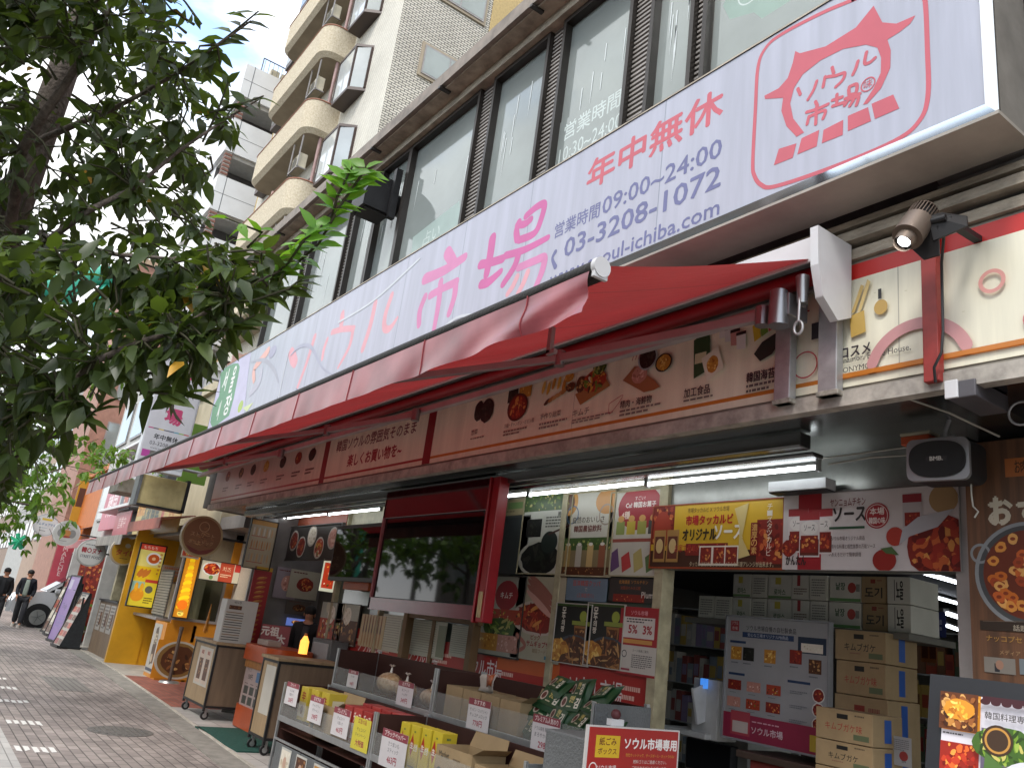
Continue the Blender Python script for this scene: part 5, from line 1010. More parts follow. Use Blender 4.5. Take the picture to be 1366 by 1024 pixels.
tagcard(727, 980, 3.79, .3, .24, 'プレミアム人気のり', ['ドウル味噌 韓国伝統のり', 'まろやか6パック'], '298円', 'price card in front of the green seaweed packs')
# boxes of rack A
def pbox(x, y, z, w, d, h, c, c2, txt, tc_, lab, grp, name='snack_box', rz=0):
    r_ = thing(name, lab, 'snack box', (x, y, z), grp)
    MB().box(x, x+w, y, y+d, z, z+h, pm(c)).build('box', r_, bevel=.003)
    s = Sheet((x+.003, y-.001, z+h-.003), (1, 0, 0), (0, 0, 1), w-.006, h-.006, base=c, thick=.001); s.R(0, .45, 1, .9, c2).T(txt, .5, .12, .3, tc_, w=.8, bold=.03).E(.5, .68, w*.2, h*.14, '#6b3420'); s.build('printed_face', r_)
    s = Sheet((x+w+.001, y+.003, z+h-.003), (0, 1, 0), (0, 0, 1), d-.006, h-.006, base=c, thick=.001); s.R(.2, .2, .8, .8, c2).T(txt, .5, .35, .25, tc_, w=.5); s.build('printed_side', r_)
    return r_
x = -8.1
for i in range(3): pbox(-8.05+i*.2, 3.42+.02*i, .6, .17, .2, .3, '#c8b02c', '#d8d0b0', '辛', '#a01c1c', 'yellow snack box in the lower left rack, %s of three' % ('left', 'middle', 'right')[i], 'yellow snack boxes in the lower left rack')
k = 0
for r_ in range(2):
    for i in range(4):
        k += 1; pbox(-7.0+i*.185, 3.4+r_*.17, .6+r_*.02, .16, .15, .27, '#a82824' if i % 2 == 0 else '#b8342c', '#d0c8bc', 'チョコ', '#e8d8c8', 'red and white snack box, %s row, %s from the left, lower left rack' % (('front', 'back')[r_], ('first', 'second', 'third', 'fourth')[i]), 'red and white snack boxes in the lower left rack')
def tray(x0, x1, y0, y1, z0, z1, lab, grp=None, mark=None, flaps=True):
    r_ = thing('cardboard_box', lab, 'cardboard box', ((x0+x1)/2, (y0+y1)/2, z0), grp)
    mb = MB(); t = .006
    mb.box(x0, x1, y0, y0+t, z0, z1, m_carton).box(x0, x1, y1-t, y1, z0, z1, m_carton).box(x0, x0+t, y0+t, y1-t, z0, z1, m_carton).box(x1-t, x1, y0+t, y1-t, z0, z1, m_carton).box(x0+t, x1-t, y0+t, y1-t, z0, z0+t, m_carton); mb.build('box', r_)
    if flaps:
        MB().add([(x1, y0, z1), (x1, y1, z1), (x1+.09, y1-.02, z1+.05), (x1+.09, y0+.02, z1+.05)], [(0, 1, 2, 3)], m_carton).add([(x0, y1, z1), (x1, y1, z1), (x1-.02, y1+.03, z1+.1), (x0+.02, y1+.03, z1+.1)], [(0, 1, 2, 3)], m_carton).build('flap', r_)
    s = Sheet((x0+.01, y0-.001, z1-.01), (1, 0, 0), (0, 0, 1), x1-x0-.02, z1-z0-.02, basemat=m_carton, thick=.001)
    if mark: s.T(mark, .08, .1, .16, '#2c2620', 'l', w=.3, bold=.03).E(.13, .7, .04, .04, '#2c2620').lines(.5, .2, .8, .3, 1, '#6c5840')
    s.build('printed_face', r_); return r_
tray(-7.6, -7.1, 3.36, 3.62, .54, .82, 'open brown cardboard box among the snack boxes in the lower left rack', mark='Market')
# rack B: four yellow cartons and Market boxes
for i in range(4):
    x = -6.0+i*.142; y = 3.42+.012*i; z = .56
    r_ = thing('yellow_carton', 'yellow drink carton in the lower rack, %s of four' % ('leftmost', 'second from the left', 'third from the left', 'rightmost')[i], 'carton', (x+.1, y+.07, z), 'yellow drink cartons in the lower rack')
    MB().box(x, x+.132, y, y+.13, z, z+.32, pm('#d0b81c')).build('box', r_, bevel=.004)
    s = Sheet((x+.003, y-.001, z+.317), (1, 0, 0), (0, 0, 1), .126, .31, base='#d0b81c', thick=.001); s.poly([(.02, .45), (.28, .18), (.54, .45), (.28, .72)], '#b8241c').T('生', .28, .38, .14, '#f0e8d8', bold=.04).T('선생', .74, .4, .16, '#e8e4d8', w=.4, bold=.03).lines(.4, .12, .65, .2, 1, '#3c6a3c').R(.15, .9, .9, .94, '#8c8a48'); s.build('printed_face', r_)
    s = Sheet((x+.133, y+.003, z+.317), (0, 1, 0), (0, 0, 1), .124, .31, base='#c4ac1c', thick=.001); s.poly([(.1, .5), (.35, .3), (.6, .5), (.35, .7)], '#b8241c').lines(.3, .1, .7, .2, 1, '#3c6a3c').E(.6, .75, .03, .04, '#8c8a6c'); s.build('printed_side', r_)
tray(-5.38, -4.92, 3.38, 3.66, .56, .82, 'left open brown box marked Market, lower rack beside the yellow cartons', 'open Market boxes in the lower rack', 'Market')
tray(-4.88, -4.4, 3.38, 3.66, .55, .78, 'right open brown box marked Market, lower rack near the grey end panel', 'open Market boxes in the lower rack', 'Market')
# rack C: bagged rice cakes
m_bag = mat('tan_rice_cake', '#a8865a', rough=.35, scale=24, col2='#cdb890', coat=.4, bump=.8, bscale=30)
m_wrap = mat('clear_wrap', '#cfc9bd', rough=.15, var=.15, scale=20, spec=.8)
for i, (px_, sz) in enumerate(((520, .17), (543, .14), (578, .13), (457, .08))):
    q = WY(px_, 910 if i < 3 else 888, 4.05); r_ = thing('rice_cake_bag', 'clear bag of round rice cakes, %s, upper left rack' % ('largest one', 'just right of the largest', 'rightmost beside the divider', 'small far left one')[i], 'food bag', (q.x, 4.05, 1.0), 'bagged rice cakes in the upper left rack')
    MB().sph((q.x, 4.05, .9+sz*.8), sz, m_bag, 16, 10, (1.2, .6, .6)).build('bag', r_)
    z = .9+sz*1.37; mb = MB().cyl((q.x, 4.05, z), (q.x, 4.05, z+.05), .018, .008, m_wrap, 8)
    for a in range(6): t = a*1.05; mb.add([(q.x, 4.05, z+.05), (q.x+.035*math.cos(t), 4.05+.03*math.sin(t), z+.08), (q.x+.035*math.cos(t+.7), 4.05+.03*math.sin(t+.7), z+.07)], [(0, 1, 2)], m_wrap)
    mb.build('tied_top', r_)
# rack D: cardboard trays + seaweed packs + torn packet
for i in range(4):
    x = -6.12+i*.26; tray(x, x+.25, 3.86, 4.2, .9, 1.17-.004*i, 'shallow open cardboard tray in the upper rack, %s of four' % ('leftmost', 'second', 'third', 'rightmost')[i], 'open cardboard trays in the upper rack', flaps=(i == 3))
q = WY(650, 908, 4.0); mb = MB()
P = [[(q.x-.09+.045*i+random.uniform(-.01, .01), 4.0+random.uniform(-.02, .03), 1.16+.045*j+random.uniform(-.01, .02)) for i in range(5)] for j in range(4)]
mb.grid(P, pm('#c8bcae')); mb.grid([[(p[0], p[1]-.012-.01*random.random(), p[2]) for p in r[2:]] for r in P[1:]], pm('#a8542c')); tag(mb.build('torn_packet', solid=.004), 'crumpled white and orange torn packet lying on the cardboard trays', 'packet')
m_sg, m_sd = pm('#1c4a26'), pm('#10301a')
def pack(x, y, z, w, d, h, rz, lab):
    r_ = thing('seaweed_pack', lab, 'seaweed pack', (0, 0, 0), 'green seaweed packs heaped in the upper rack'); nx_, nz_ = 10, 5; mb = MB()
    T_ = []; 
    for sgn in (1, -1):
        P = []
        for j in range(nz_+1):
            row = []
            for i in range(nx_+1):
                u, v = i/nx_, j/nz_; pf = (math.sin(math.pi*u)*math.sin(math.pi*v))**.4*d/2; row.append(((u-.5)*w, sgn*-pf+random.uniform(-.003, .003), (v-.5)*h))
            P.append(row)
        mb.grid(P if sgn > 0 else P[::-1], m_sg)
    mb.build('bag', r_)
    s = Sheet((-w*.36, -d*.5-.001, h*.34), (1, 0, 0), (0, 0, 1), w*.72, h*.68, basemat=m_sg, thick=.001); s.E(.16, .5, w*.09, h*.22, '#b8a896').E(.16, .5, w*.06, h*.15, '#5c2c20').T('양반', .5, .1, .4, '#c0b060', w=.22, bold=.03).T('김', .78, .2, .6, '#d8d4c0', w=.2, bold=.04).lines(.35, .7, .65, .85, 1, '#c8c4a0'); s.build('printed_face', r_)
    r_.location = (x, y, z); r_.rotation_euler = rz; return r_
n_ = 0
labs = []
for r_ in range(4):
    for i in range((4, 4, 3, 3)[r_]):
        n_ += 1; pack(-5.02+i*.24+random.uniform(-.03, .03)+(.06 if r_ > 1 else 0), 3.96+r_*.05+random.uniform(-.02, .02), 1.0+r_*.1, .27, .08, .19, (R(random.uniform(-50, -20)), R(random.uniform(-12, 12)), R(random.uniform(-20, 20))),
             'green seaweed pack in the heap, %s layer, %s from the left' % (('lowest', 'second', 'third', 'top')[r_], ('first', 'second', 'third', 'fourth')[i]))
# red paper-rubbish sign and its box
X_ = -3.7
s = sheetX(X_, (785, 966), (903, 1040), base='#b0231f', thick=.02, edge=pm('#c9c5c2'))
for a in ((0, 0, 1, .03), (0, 0, .015, 1), (.985, 0, 1, 1)): s.R(*a, '#c9c5c2')
s.R(.09, .18, .34, .6, '#d8b01c').T('紙ごみ', .215, .22, .15, '#6b2412', w=.2, bold=.02).T('ボックス', .215, .42, .12, '#6b2412', w=.2, bold=.02).T('ソウル市場専用', .68, .2, .22, '#ece6e2', w=.58, bold=.04).T('他社ホットドッグ、チーズボール・ホットクのみ!', .68, .5, .07, '#d89a2c', w=.54).T('燃料ゴミはご遠慮ください。', .68, .62, .075, '#e0d0c8', w=.4).T('ご協力ありがとうございます。', .68, .74, .075, '#e0d0c8', w=.46).T('ソウル市場', .22, .74, .1, '#e8dcd8', w=.22, bold=.01).ring(.08, .8, .03, .006, '#e8dcd8')
rb = thing('paper_waste_box', 'red lettered paper waste box at the right end of the racks', 'waste box', (X_, 3.6, 0)); s.build('sign_face', rb, bevel=.003)
MB().box(X_-.42, X_-.03, s.O.y+.04, s.O.y+s.w-.04, 0, s.O.z-.08, m_rgrey).build('box', rb, bevel=.01); MB().sph((X_-.05, s.O.y+.25, s.O.z+.06), .03, mat('maroon_knob', '#4c1c20'), 10, 8).box(X_-.07, X_-.03, s.O.y+.2, s.O.y+.3, s.O.z, s.O.z+.035, m_white).build('clip', rb)
# silver bin in front of counter and grey box
q = WY(460, 900, 4.2)
o = MB().box(-11.15+.02, -10.5, 4.75, 5.0, .45, 1.27, m_rgrey).box(-11.05, -10.55, 4.73, 4.75, .8, 1.22, mat('panel_white_grey', '#97999a', rough=.4, var=.08)).build('steel_cabinet', bevel=.015); tag(o, 'grey steel cabinet behind the wooden cart nearest the racks', 'cabinet')

# ================================================================== CARTS AND ORANGE COUNTER
m_ply = mat('cart_wood', '#8c7658', rough=.6, scale=2, stretch=(6, 6, .6), col2='#a58c6a')
m_ply2 = mat('cart_wood_dark', '#6c5a48', rough=.6, scale=2, stretch=(6, 6, .6), col2='#7d6954')
def cart(x0, x1, y0, y1, z0, z1, lab, poster):
    r_ = thing('wooden_cart', lab, 'cart', ((x0+x1)/2, (y0+y1)/2, 0)); fr = MB(); t = .03
    for x in (x0, x1-t):
        for y in (y0, y1-t): fr.box(x, x+t, y, y+t, z0-.04, z1, m_spd)
    for z in (z0, z1-.03): fr.box(x0+t, x1-t, y0, y0+t, z, z+.03, m_spd).box(x0+t, x1-t, y1-t, y1, z, z+.03, m_spd).box(x0, x0+t, y0+t, y1-t, z, z+.03, m_spd).box(x1-t, x1, y0+t, y1-t, z, z+.03, m_spd)
    fr.build('frame', r_)
    MB().box(x0+.008, x1-.008, y0+.01, y0+.02, z0+.03, z1-.03, m_ply).build('front_panel', r_); MB().box(x1-.02, x1-.008, y0+.03, y1-.03, z0+.03, z1-.03, m_ply2).build('side_panel', r_); MB().box(x0-.02, x1+.02, y0-.02, y1+.02, z1, z1+.035, m_ply).build('top', r_, bevel=.004)
    for x in (x0+.05, x1-.05):
        for y in (y0+.05, y1-.08):
            w = MB().cyl((x-.014, y, .07), (x+.014, y, .07), .055, .055, m_spd, 16); w.cyl((x-.016, y, .07), (x+.016, y, .07), .03, .03, m_alu, 12).box(x-.02, x+.02, y-.01, y+.02, .07, z0, m_alu); w.build('wheel', r_)
    s = Sheet((x0+(x1-x0)*.28, y0+.008, z1-.07), (1, 0, 0), (0, 0, 1), (x1-x0)*.6, (z1-z0)*.62, base='#c2bdb0', thick=.003)
    if poster: 
        for a in (.08, .54): s.R(a, .06, a+.38, .94, '#cfb8a4').foodrect(a+.05, .3, a+.33, .85, 'brown', 16).T('韓国', a+.19, .09, .1, '#a83c2c', bold=.03)
    s.build('poster', r_); return r_
cart(-13.12, -12.06, 3.76, 4.75, .17, 1.0, 'wheeled wooden cart with a poster standing next to the green mat', True)
c2 = cart(-10.02, -9.5, 3.7, 4.5, .17, 1.02, 'second wheeled wooden cart between the orange counter and the racks', False)
# hot dog props on cart one
for i, (px_, lab) in enumerate(((272, 'left giant spiral potato model standing on the wooden cart'), (296, 'right giant spiral potato model standing on the wooden cart'))):
    q = WY(px_, 850, 4.3 if i == 0 else 4.55); mb = MB(); mg = mat('fried_gold', '#c8862c', rough=.5, var=.2, scale=30)
    for k in range(22): z = 1.035+.02+k*.021; mb.cyl((q.x, q.y, z), (q.x, q.y, z+.013), .045*(1-k/26), .032*(1-k/26), mg, 12)
    mb.cyl((q.x, q.y, 1.03), (q.x, q.y, 1.5), .012, .006, mg, 8); tag(mb.build('spiral_potato_model'), lab, 'food model', 'giant spiral potato models')
s = Sheet((-12.5, 4.5, 1.34), (.4, .9, 0), (0, 0, 1), .42, .28, base='#a02430', thick=.01); s.T('元祖', .3, .1, .45, '#e8d8d0', bold=.05).T('大', .72, .45, .45, '#e8d8d0', bold=.05); done(s, 'red_card', 'red tilted card with white writing behind the wooden cart', 'card')
# white slatted menu box behind cart
a, b = WX(304, 798, -12.2), WX(333, 862, -12.2)
s = Sheet((-12.2, a.y, a.z), (0, 1, 0), (0, 0, 1), b.y-a.y, a.z-b.z, base='#bfbdb6', thick=.25); s.T('메뉴판', .35, .03, .06, '#33312e', w=.5)
s.foodrect(.1, .13, .5, .22, 'brown', 6)
for k in range(12): s.R(.04, .28+k*.055, .6, .30+k*.055, '#4c4a48' if k % 3 else '#8c6a48')
done(s, 'white_menu_box', 'white box printed with dark menu stripes behind the spiral potato models', 'menu box')
# orange counter
r_ = thing('orange_counter', 'round-cornered orange snack counter with a pink price sheet', 'counter', (-11.2, 4.5, 0))
m_or = mat('orange_counter_top', '#b04a1c', rough=.35, var=.08); m_or2 = mat('counter_wood', '#a06a34', rough=.5, scale=3, stretch=(5, 5, .5), var=.15)
def rrect(x0, x1, y0, y1, r, z):
    pts = []
    for cx, cy, a0 in ((x1-r, y0+r, -90), (x1-r, y1-r, 0), (x0+r, y1-r, 90), (x0+r, y0+r, 180)):
        for i in range(7): t = R(a0+15*i); pts.append((cx+r*math.cos(t), cy+r*math.sin(t), z))
    return pts
cx0, cx1, cy0, cy1 = -11.9, -10.75, 4.05, 4.7
MB().prism(rrect(cx0, cx1, cy0, cy1, .2, .88), (0, 0, .2), m_or).build('top_band', r_, bevel=.008)
MB().prism(rrect(cx0+.03, cx1-.03, cy0+.03, cy1-.03, .2, .78), (0, 0, .1), m_or2).prism(rrect(cx0+.05, cx1-.05, cy0+.05, cy1-.05, .2, .3), (0, 0, .48), mat('counter_pink', '#b89a90', rough=.5)).prism(rrect(cx0+.03, cx1-.03, cy0+.03, cy1-.03, .2, .03), (0, 0, .27), m_or).build('body', r_)
s = Sheet((cx0+.25, cy0+.045, .8), (1, 0, 0), (0, 0, 1), .75, .5, base='#b9a29c', thick=.002); s.T('アイス', .2, .05, .1, '#3c3836', w=.2).T('150円', .3, .2, .13, '#2c2826', w=.3, bold=.03).R(.6, .1, .9, .35, '#4a78a8')
for k in range(6): s.R(.08+.3*(k % 3), .5+.25*(k//3), .3+.3*(k % 3), .7+.25*(k//3), '#4c5048'); s.lines(.08+.3*(k % 3), .43+.25*(k//3), .3+.3*(k % 3), .47+.25*(k//3), 1, '#4c3836')
s.build('price_sheet', r_)
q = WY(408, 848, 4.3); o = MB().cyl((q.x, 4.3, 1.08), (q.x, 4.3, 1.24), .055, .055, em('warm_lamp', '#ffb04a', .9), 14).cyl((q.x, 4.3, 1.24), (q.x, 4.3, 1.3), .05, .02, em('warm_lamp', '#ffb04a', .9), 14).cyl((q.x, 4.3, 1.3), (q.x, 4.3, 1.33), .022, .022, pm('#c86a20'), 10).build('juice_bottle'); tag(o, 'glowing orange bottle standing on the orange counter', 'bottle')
o = MB().box(-11.6, -11.2, 4.15, 4.35, 1.085, 1.16, pm('#a8988a')).build('napkin_tray', bevel=.01); tag(o, 'small beige napkin tray on the orange counter', 'tray')
# opening behind the counter
mb = MB().box(-13.2, -11.2, 5.6, 5.7, 0, 3.1, m_int).box(-13.3, -13.2, 4.6, 5.7, 0, 3.1, mat('grey_pillar', '#6c6663', rough=.5)).box(-13.3, -11.3, 5.0, 5.08, 2.45, 3.1, mat('orange_header', '#8c3c1c', rough=.5)); mb.build('kitchen_recess', bld)
o = MB().box(WX(352, 800, -13.1).x, -13.05, 4.35, 4.6, 0, 2.95, mat('pillar_steel', '#8c8a88', rough=.4, metal=.3)).build('pillar', bld)
for i, (a, b, k1, base, lab) in enumerate((((371, 755), (393, 800), 'pink', '#8c7c84', 'dim pinkish poster at the left in the recess behind the orange counter'), ((389, 758), (421, 801), 'red', '#b0a892', 'pale dumpling poster in the recess behind the orange counter'), ((383, 799), (412, 822), 'brown', '#5c544c', 'dark grilled meat poster in the recess behind the orange counter'), ((383, 823), (405, 836), 'brown', '#5468a8', 'small lit blue and brown screen in the recess behind the orange counter'))):
    s = sheetX(-13.14+.01*i, a, b, base=base, emit=.5 if i == 3 else 0); s.food(.55, .5, s.w*.28, s.h*.25, k1, 18); s.lines(.1, .08, .8, .16, 1, '#6b2c28'); done(s, 'recess_poster', lab, 'poster')
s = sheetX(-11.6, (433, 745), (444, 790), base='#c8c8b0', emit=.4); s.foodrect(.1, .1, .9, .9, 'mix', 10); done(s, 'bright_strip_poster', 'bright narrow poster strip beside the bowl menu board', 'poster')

o = MB().cyl((-12.9, 5.35, 2.6), (-11.7, 5.35, 2.6), .018, .018, m_it, 8).box(-12.9, -11.7, 5.32, 5.38, 2.62, 2.66, m_fix).build('indoor_tube_light'); tag(o, 'added unseen tube brightening the recess behind the orange counter', 'tube light')  # added tube, hidden by the header, to brighten the dark recess
# ================================================================== SNACK BOOTH AND LEFT STREET
m_yel = mat('yellow_paint', '#c8951a', rough=.45, var=.1, scale=2); m_yel2 = mat('orange_yellow_paint', '#c4801c', rough=.45, var=.1, scale=2)
m_gfr = mat('grey_window_frame', '#8e8a88', rough=.4, metal=.3)
booth = thing('snack_booth', 'yellow and orange snack booth with an open counter and sloping grey window frames', 'booth', (-18.5, 5, 0))
bx0, bx1, by0 = -20.2, -17.1, 4.3
mb = MB().box(bx0, bx0+.12, by0-.34, by0+.3, 0, 2.9, m_yel).box(bx0+.12, bx1, by0+.5, by0+.56, 0, 1.05, m_yel).box(bx1-.9, bx1, by0, by0+.06, 0, 1.05, m_yel2).box(bx1-.06, bx1, by0+.06, 6.2, 0, 1.12, m_yel2).box(bx1-.06, bx1, by0, by0+.1, 1.12, 2.9, m_gfr).box(bx1-.06, bx1, 5.25, 6.2, 1.12, 2.9, m_yel2)
mb.box(bx0, bx1, by0, 6.2, 2.75, 2.95, m_gfr).box(bx0, bx0+.1, by0+.3, 6.2, 0, 2.9, m_yel).box(bx0+.1, bx1-.06, 6.1, 6.2, 0, 2.9, m_int)
mb.build('wall', booth)
MB().box(bx0+.12, bx1-.9, by0-.02, by0+.5, 1.05, 1.1, m_gfr).build('counter_shelf', booth, bevel=.004)
mb = MB()
for k in range(16): mb.box(bx0+1.2, bx0+2.2, by0+.1, by0+.12, 1.15+k*.055, 1.19+k*.055, mat('shutter_beige', '#8f8a7c', rough=.5))
mb.box(bx0+1.2, bx0+2.2, by0+.12, by0+.14, 1.1, 2.05, mat('shutter_dark', '#4c4a44')).build('shutter', booth)
MB().box(bx1-.05, bx1-.02, by0+.1, 5.25, 1.95, 2.0, m_gfr).box(bx1-.05, bx1+.02, by0+.1, 5.25, 1.12, 1.17, m_gfr).box(bx1-.05, bx1-.0, 5.2, 5.25, 1.12, 2.3, m_gfr).build('window_frame', booth)
MB().box(bx1-.035, bx1-.03, by0+.1, 5.2, 1.17, 1.95, glass('window_glass', '#c8ccc4', .03, .8)).build('pane', booth)
MB().box(bx0+.12, bx1-.06, by0+.56, 6.1, .9, 1.0, mat('booth_yellow_inside', '#a8841c')).box(bx1-1.6, bx1-.5, 5.6, 5.65, 1.1, 2.0, pm('#7a6a54')).build('inner_counter', booth)
s = sheetX(bx1+.01, (212, 852), (262, 908), base='#c4801c', thick=.002, basemat=m_yel2); s.E(.5, .5, s.w*.5, s.h*.5, '#bcb6aa', 36).E(.5, .5, s.w*.44, s.h*.45, '#8a6530', 36).food(.5, .5, s.w*.36, s.h*.38, 'brown', 16); done(s, 'round_sticker', 'big round brown food sticker on the orange booth wall', 'sticker')
def mk(X, tl, br, base, name, lab, cat, fn, group=None, **k):
    s = sheetX(X, tl, br, base=base, **k); fn(s); return done(s, name, lab, cat, group)
def f(s):
    s.R(0, 0, 1, .09, '#c2402c').T('もちもち', .4, .02, .05, '#e8d0c0').E(.62, .22, .16, .14, '#d8d4cc').E(.62, .22, .12, .1, '#b8501c').E(.62, .22, .04, .035, '#e0b080').R(.02, .36, 1, .6, '#d8b01c').R(.5, .56, 1, .61, '#b8382c')
    for k_ in range(5): s.E(.2+.08*k_, .46+.02*(k_ % 2), .035, .1, '#b86a24', 12, -.5)
    s.R(0, .61, 1, 1, '#d8c030').R(0, .61, .5, .8, '#8cae9c').E(.3, .82, .14, .14, '#d88c1c').E(.2, .7, .04, .1, '#e0a020').E(.42, .7, .04, .1, '#e0a020').E(.72, .72, .08, .08, '#5c5a4c').lines(.6, .85, .95, .96, 3, '#3c3018').lines(.85, .12, .95, .5, 6, '#a8642c')
mk(-20.0, (197, 724), (200, 811), '#d4c46c', 'tall_menu_panel', 'tall yellow lit menu panel with doughnut and fried snacks on the booth corner', 'menu sign', f, emit=.25, frame=(m_spd, .03), thick=.05) if False else None
s = Sheet((-19.7, 4.02, 2.56), (0, 1, 0), (0, 0, 1), .52, 1.32, base='#d4c46c', emit=.2, frame=(m_spd, .025), thick=.05); f(s); done(s, 'tall_menu_panel', 'tall yellow menu panel with a red doughnut picture at the booth corner', 'menu sign')
s = Sheet((-17.0, 4.33, 2.34), (0, 1, 0), (0, 0, 1), .27, 1.16, base='#c8801c', emit=.4, frame=(m_spd, .02), thick=.05)
for k in range(13): s.E(.5, .07+k*.062, .05+.0055*k, .05, ('#f0c41c', '#e8a81c')[k % 2], 18, .35)
s.E(.5, .8, .1, .09, '#e07018').E(.5, .94, .06, .05, '#e8d060').lines(.35, .9, .65, .97, 2, '#6c4a18'); done(s, 'spiral_potato_lightbox', 'brightly lit orange light box of a yellow spiral potato', 'light box')
s = Sheet((-16.9, 4.62, 2.3), (0, 1, 0), (0, 0, 1), .78, .36, base='#c9bfa4', emit=.25, frame=(m_spd, .015), thick=.03); s.food(.28, .4, .16, .11, 'red', 24, '#d8d4c8').R(.48, 0, .84, 1, '#b84a30').R(.86, 0, 1, .4, '#b8342c').T('치즈', .66, .2, .25, '#e8c8a0').E(.3, .85, .04, .04, '#6a8a4c').lines(.52, .6, .8, .8, 2, '#e8c8a0'); done(s, 'snack_menu_panel', 'wide cream and red snack picture panel over the booth window', 'menu sign')
s = Sheet((-16.9, 4.2, 2.62), (0, 1, 0), (0, 0, 1), .34, .33, base='#a8a08c', thick=.02); s.foodrect(.05, .3, .95, .9, 'mix', 20).lines(.1, .08, .9, .2, 1, '#a83c2c'); done(s, 'small_menu_card', 'small food picture card above the booth shutter, upper of two', 'card')
s = Sheet((-19.0, 4.4, 2.16), (0, 1, 0), (0, 0, 1), .45, .36, base='#b89880', thick=.02); s.lines(.1, .1, .9, .9, 4, '#c86a3c').foodrect(.1, .6, .9, .9, 'gold', 10); done(s, 'small_menu_card', 'small tan menu card above the booth shutter, lower of two', 'card')
s = Sheet((-19.5, by0+.499, .98), (1, 0, 0), (0, 0, 1), 1.0, .0+.95, base='#c8951a', thick=.002, basemat=m_yel); s.R(.75, .3, .85, .5, '#b8a46a'); done(s, 'wall_plate', 'small beige wall plate inside the yellow booth recess', 'wall plate')
s = Sheet((bx1-.88, by0-.004, 1.0), (1, 0, 0), (0, 0, 1), .62, .92, base='#b9b5aa', thick=.003); s.poly([(.35, .1), (.6, .05), (.75, .3), (.6, .8), (.4, .85), (.3, .5)], '#4a3824').T('한국', .5, .2, .22, '#c8b898', w=.35, bold=.04).E(.5, .7, .08, .08, '#c8b090').foodrect(.6, .4, .75, .8, 'brown', 8).R(.05, .9, .95, .96, '#3c4458'); done(s, 'feather_poster', 'white poster with a dark brown shape on the booth front', 'poster')
# barrier post
q = G(225, 911); r_ = thing('barrier_post', 'brown barrier post on a round steel foot before the orange booth wall', 'barrier post', q)
mb = MB().cyl((q.x, q.y, .05), (q.x, q.y, .98), .032, .032, mat('post_brown', '#5f5048', rough=.4, metal=.3), 14).cyl((q.x, q.y, .96), (q.x, q.y, 1.02), .04, .04, mat('post_brown', '#5f5048'), 14); mb.build('post', r_); MB().cyl((q.x, q.y, .012), (q.x, q.y, .045), .19, .17, m_alu, 28).build('foot', r_)
# things round the steel pillar
s = Sheet((-12.96, 4.16, 2.87), (0, 1, 0), (0, 0, 1), .42, .74, base='#ad9f84', frame=(m_spd, .012), thick=.04); s.R(0, 0, 1, .1, '#c0862c')
for r_i in range(3):
    for k in range(8): s.E(.15+k*.1, .24+r_i*.27, .012, .07, (('#c8c0b0', '#a87040', '#9c9488')[r_i], '#c09060')[k % 2], 10); s.lines(.08, .33+r_i*.27, .95, .36+r_i*.27, 1, '#a84c3c')
done(s, 'skewer_menu', 'tan menu board with three rows of corn dogs hung from the soffit', 'menu sign')
s = Sheet((-12.96, 4.36, 2.17), (0, 1, 0), (0, 0, 1), .29, 1.42, base='#9c1c22', thick=.02); s.R(.1, -.0, 1, .04, '#c8961c')
for k in range(15): s.E(.5, .12+k*.05, .085, .022, '#a85c20', 14, .25).E(.45, .115+k*.05, .05, .01, '#c88838', 12, .25)
s.poly([(.1, .87), (.9, .85), (.85, .92), (.95, .97), (.1, .96)], '#4a98a8').T('トルネード', .5, .875, .035, '#d8c838', w=.7, bold=.03).T('ポテト', .5, .92, .035, '#d8c838', w=.6, bold=.03); done(s, 'red_potato_banner', 'narrow red banner of spiral potatoes on the steel pillar', 'banner')
# round projecting signs
def roundsign(cx, cy, X, r, face, rim, lab, fn, grp='round projecting shop signs'):
    c = WX(cx, cy, X); r_ = thing('round_sign', lab, 'round sign', c, grp)
    MB().cyl((X-.12, c.y, c.z), (X, c.y, c.z), r, r, mat('round_sign_rim', rim, rough=.4), 40).build('rim', r_, bevel=.004)
    s = Sheet((X+.004, c.y-r, c.z+r), (0, 1, 0), (0, 0, 1), 2*r, 2*r, basemat=glass('no', '#ffffff'), thick=.001); s.v = []; s.f = []; s.m = []; s.mats = []; s.sm = []
    s.E(.5, .5, r*.9, r*.9, face, 40); fn(s); s.build('sign_face', r_)
    MB().tube([(X-.06, c.y+r-.02, c.z+.02), (X-.06, c.y+r+.5, c.z+.02)], .02, m_spd, 6).build('bracket', r_); return r_
def f(s):
    s.E(.5, .5, s.w*.43, s.w*.43, '#8a5a34', 36)
    for k in range(26): a = random.uniform(0, 6.28); q = random.random()*.3; s.stroke([(.5+q*math.cos(a), .5+q*math.sin(a)), (.56+q*math.cos(a), .52+q*math.sin(a))], .012, random.choice(('#c09058', '#6a3c20', '#a87040')), px=False)
    s.ring(.5, .27, .08, .01, '#c8a070').T('ストリート', .5, .42, .1, '#c8a070', w=.6).T('ホットドッグ', .5, .6, .1, '#c8a070', w=.6).poly([(.15, .75), (.5, .86), (.85, .75), (.7, .9), (.5, .94), (.3, .9)], '#7c2a24')
roundsign(270, 715, -13.5, .32, '#8a5a34', '#a89870', 'largest round sign, wood brown with tan lettering, hanging under the awning end', f)
def f(s): s.poly([(.3, .1), (.45, .0), (.6, .08), (.7, .0), (.8, .1)], '#c8951c').T('タイ料', .55, .45, .22, '#b8382c', w=.7, bold=.04).E(.55, .3, .06, .05, '#c8c0a8').lines(.35, .75, .75, .8, 1, '#5c3c18')
roundsign(167, 735, -21.0, .32, '#c8951c', '#b8a890', 'yellow round sign with red lettering beside the tall yellow menu panel', f)
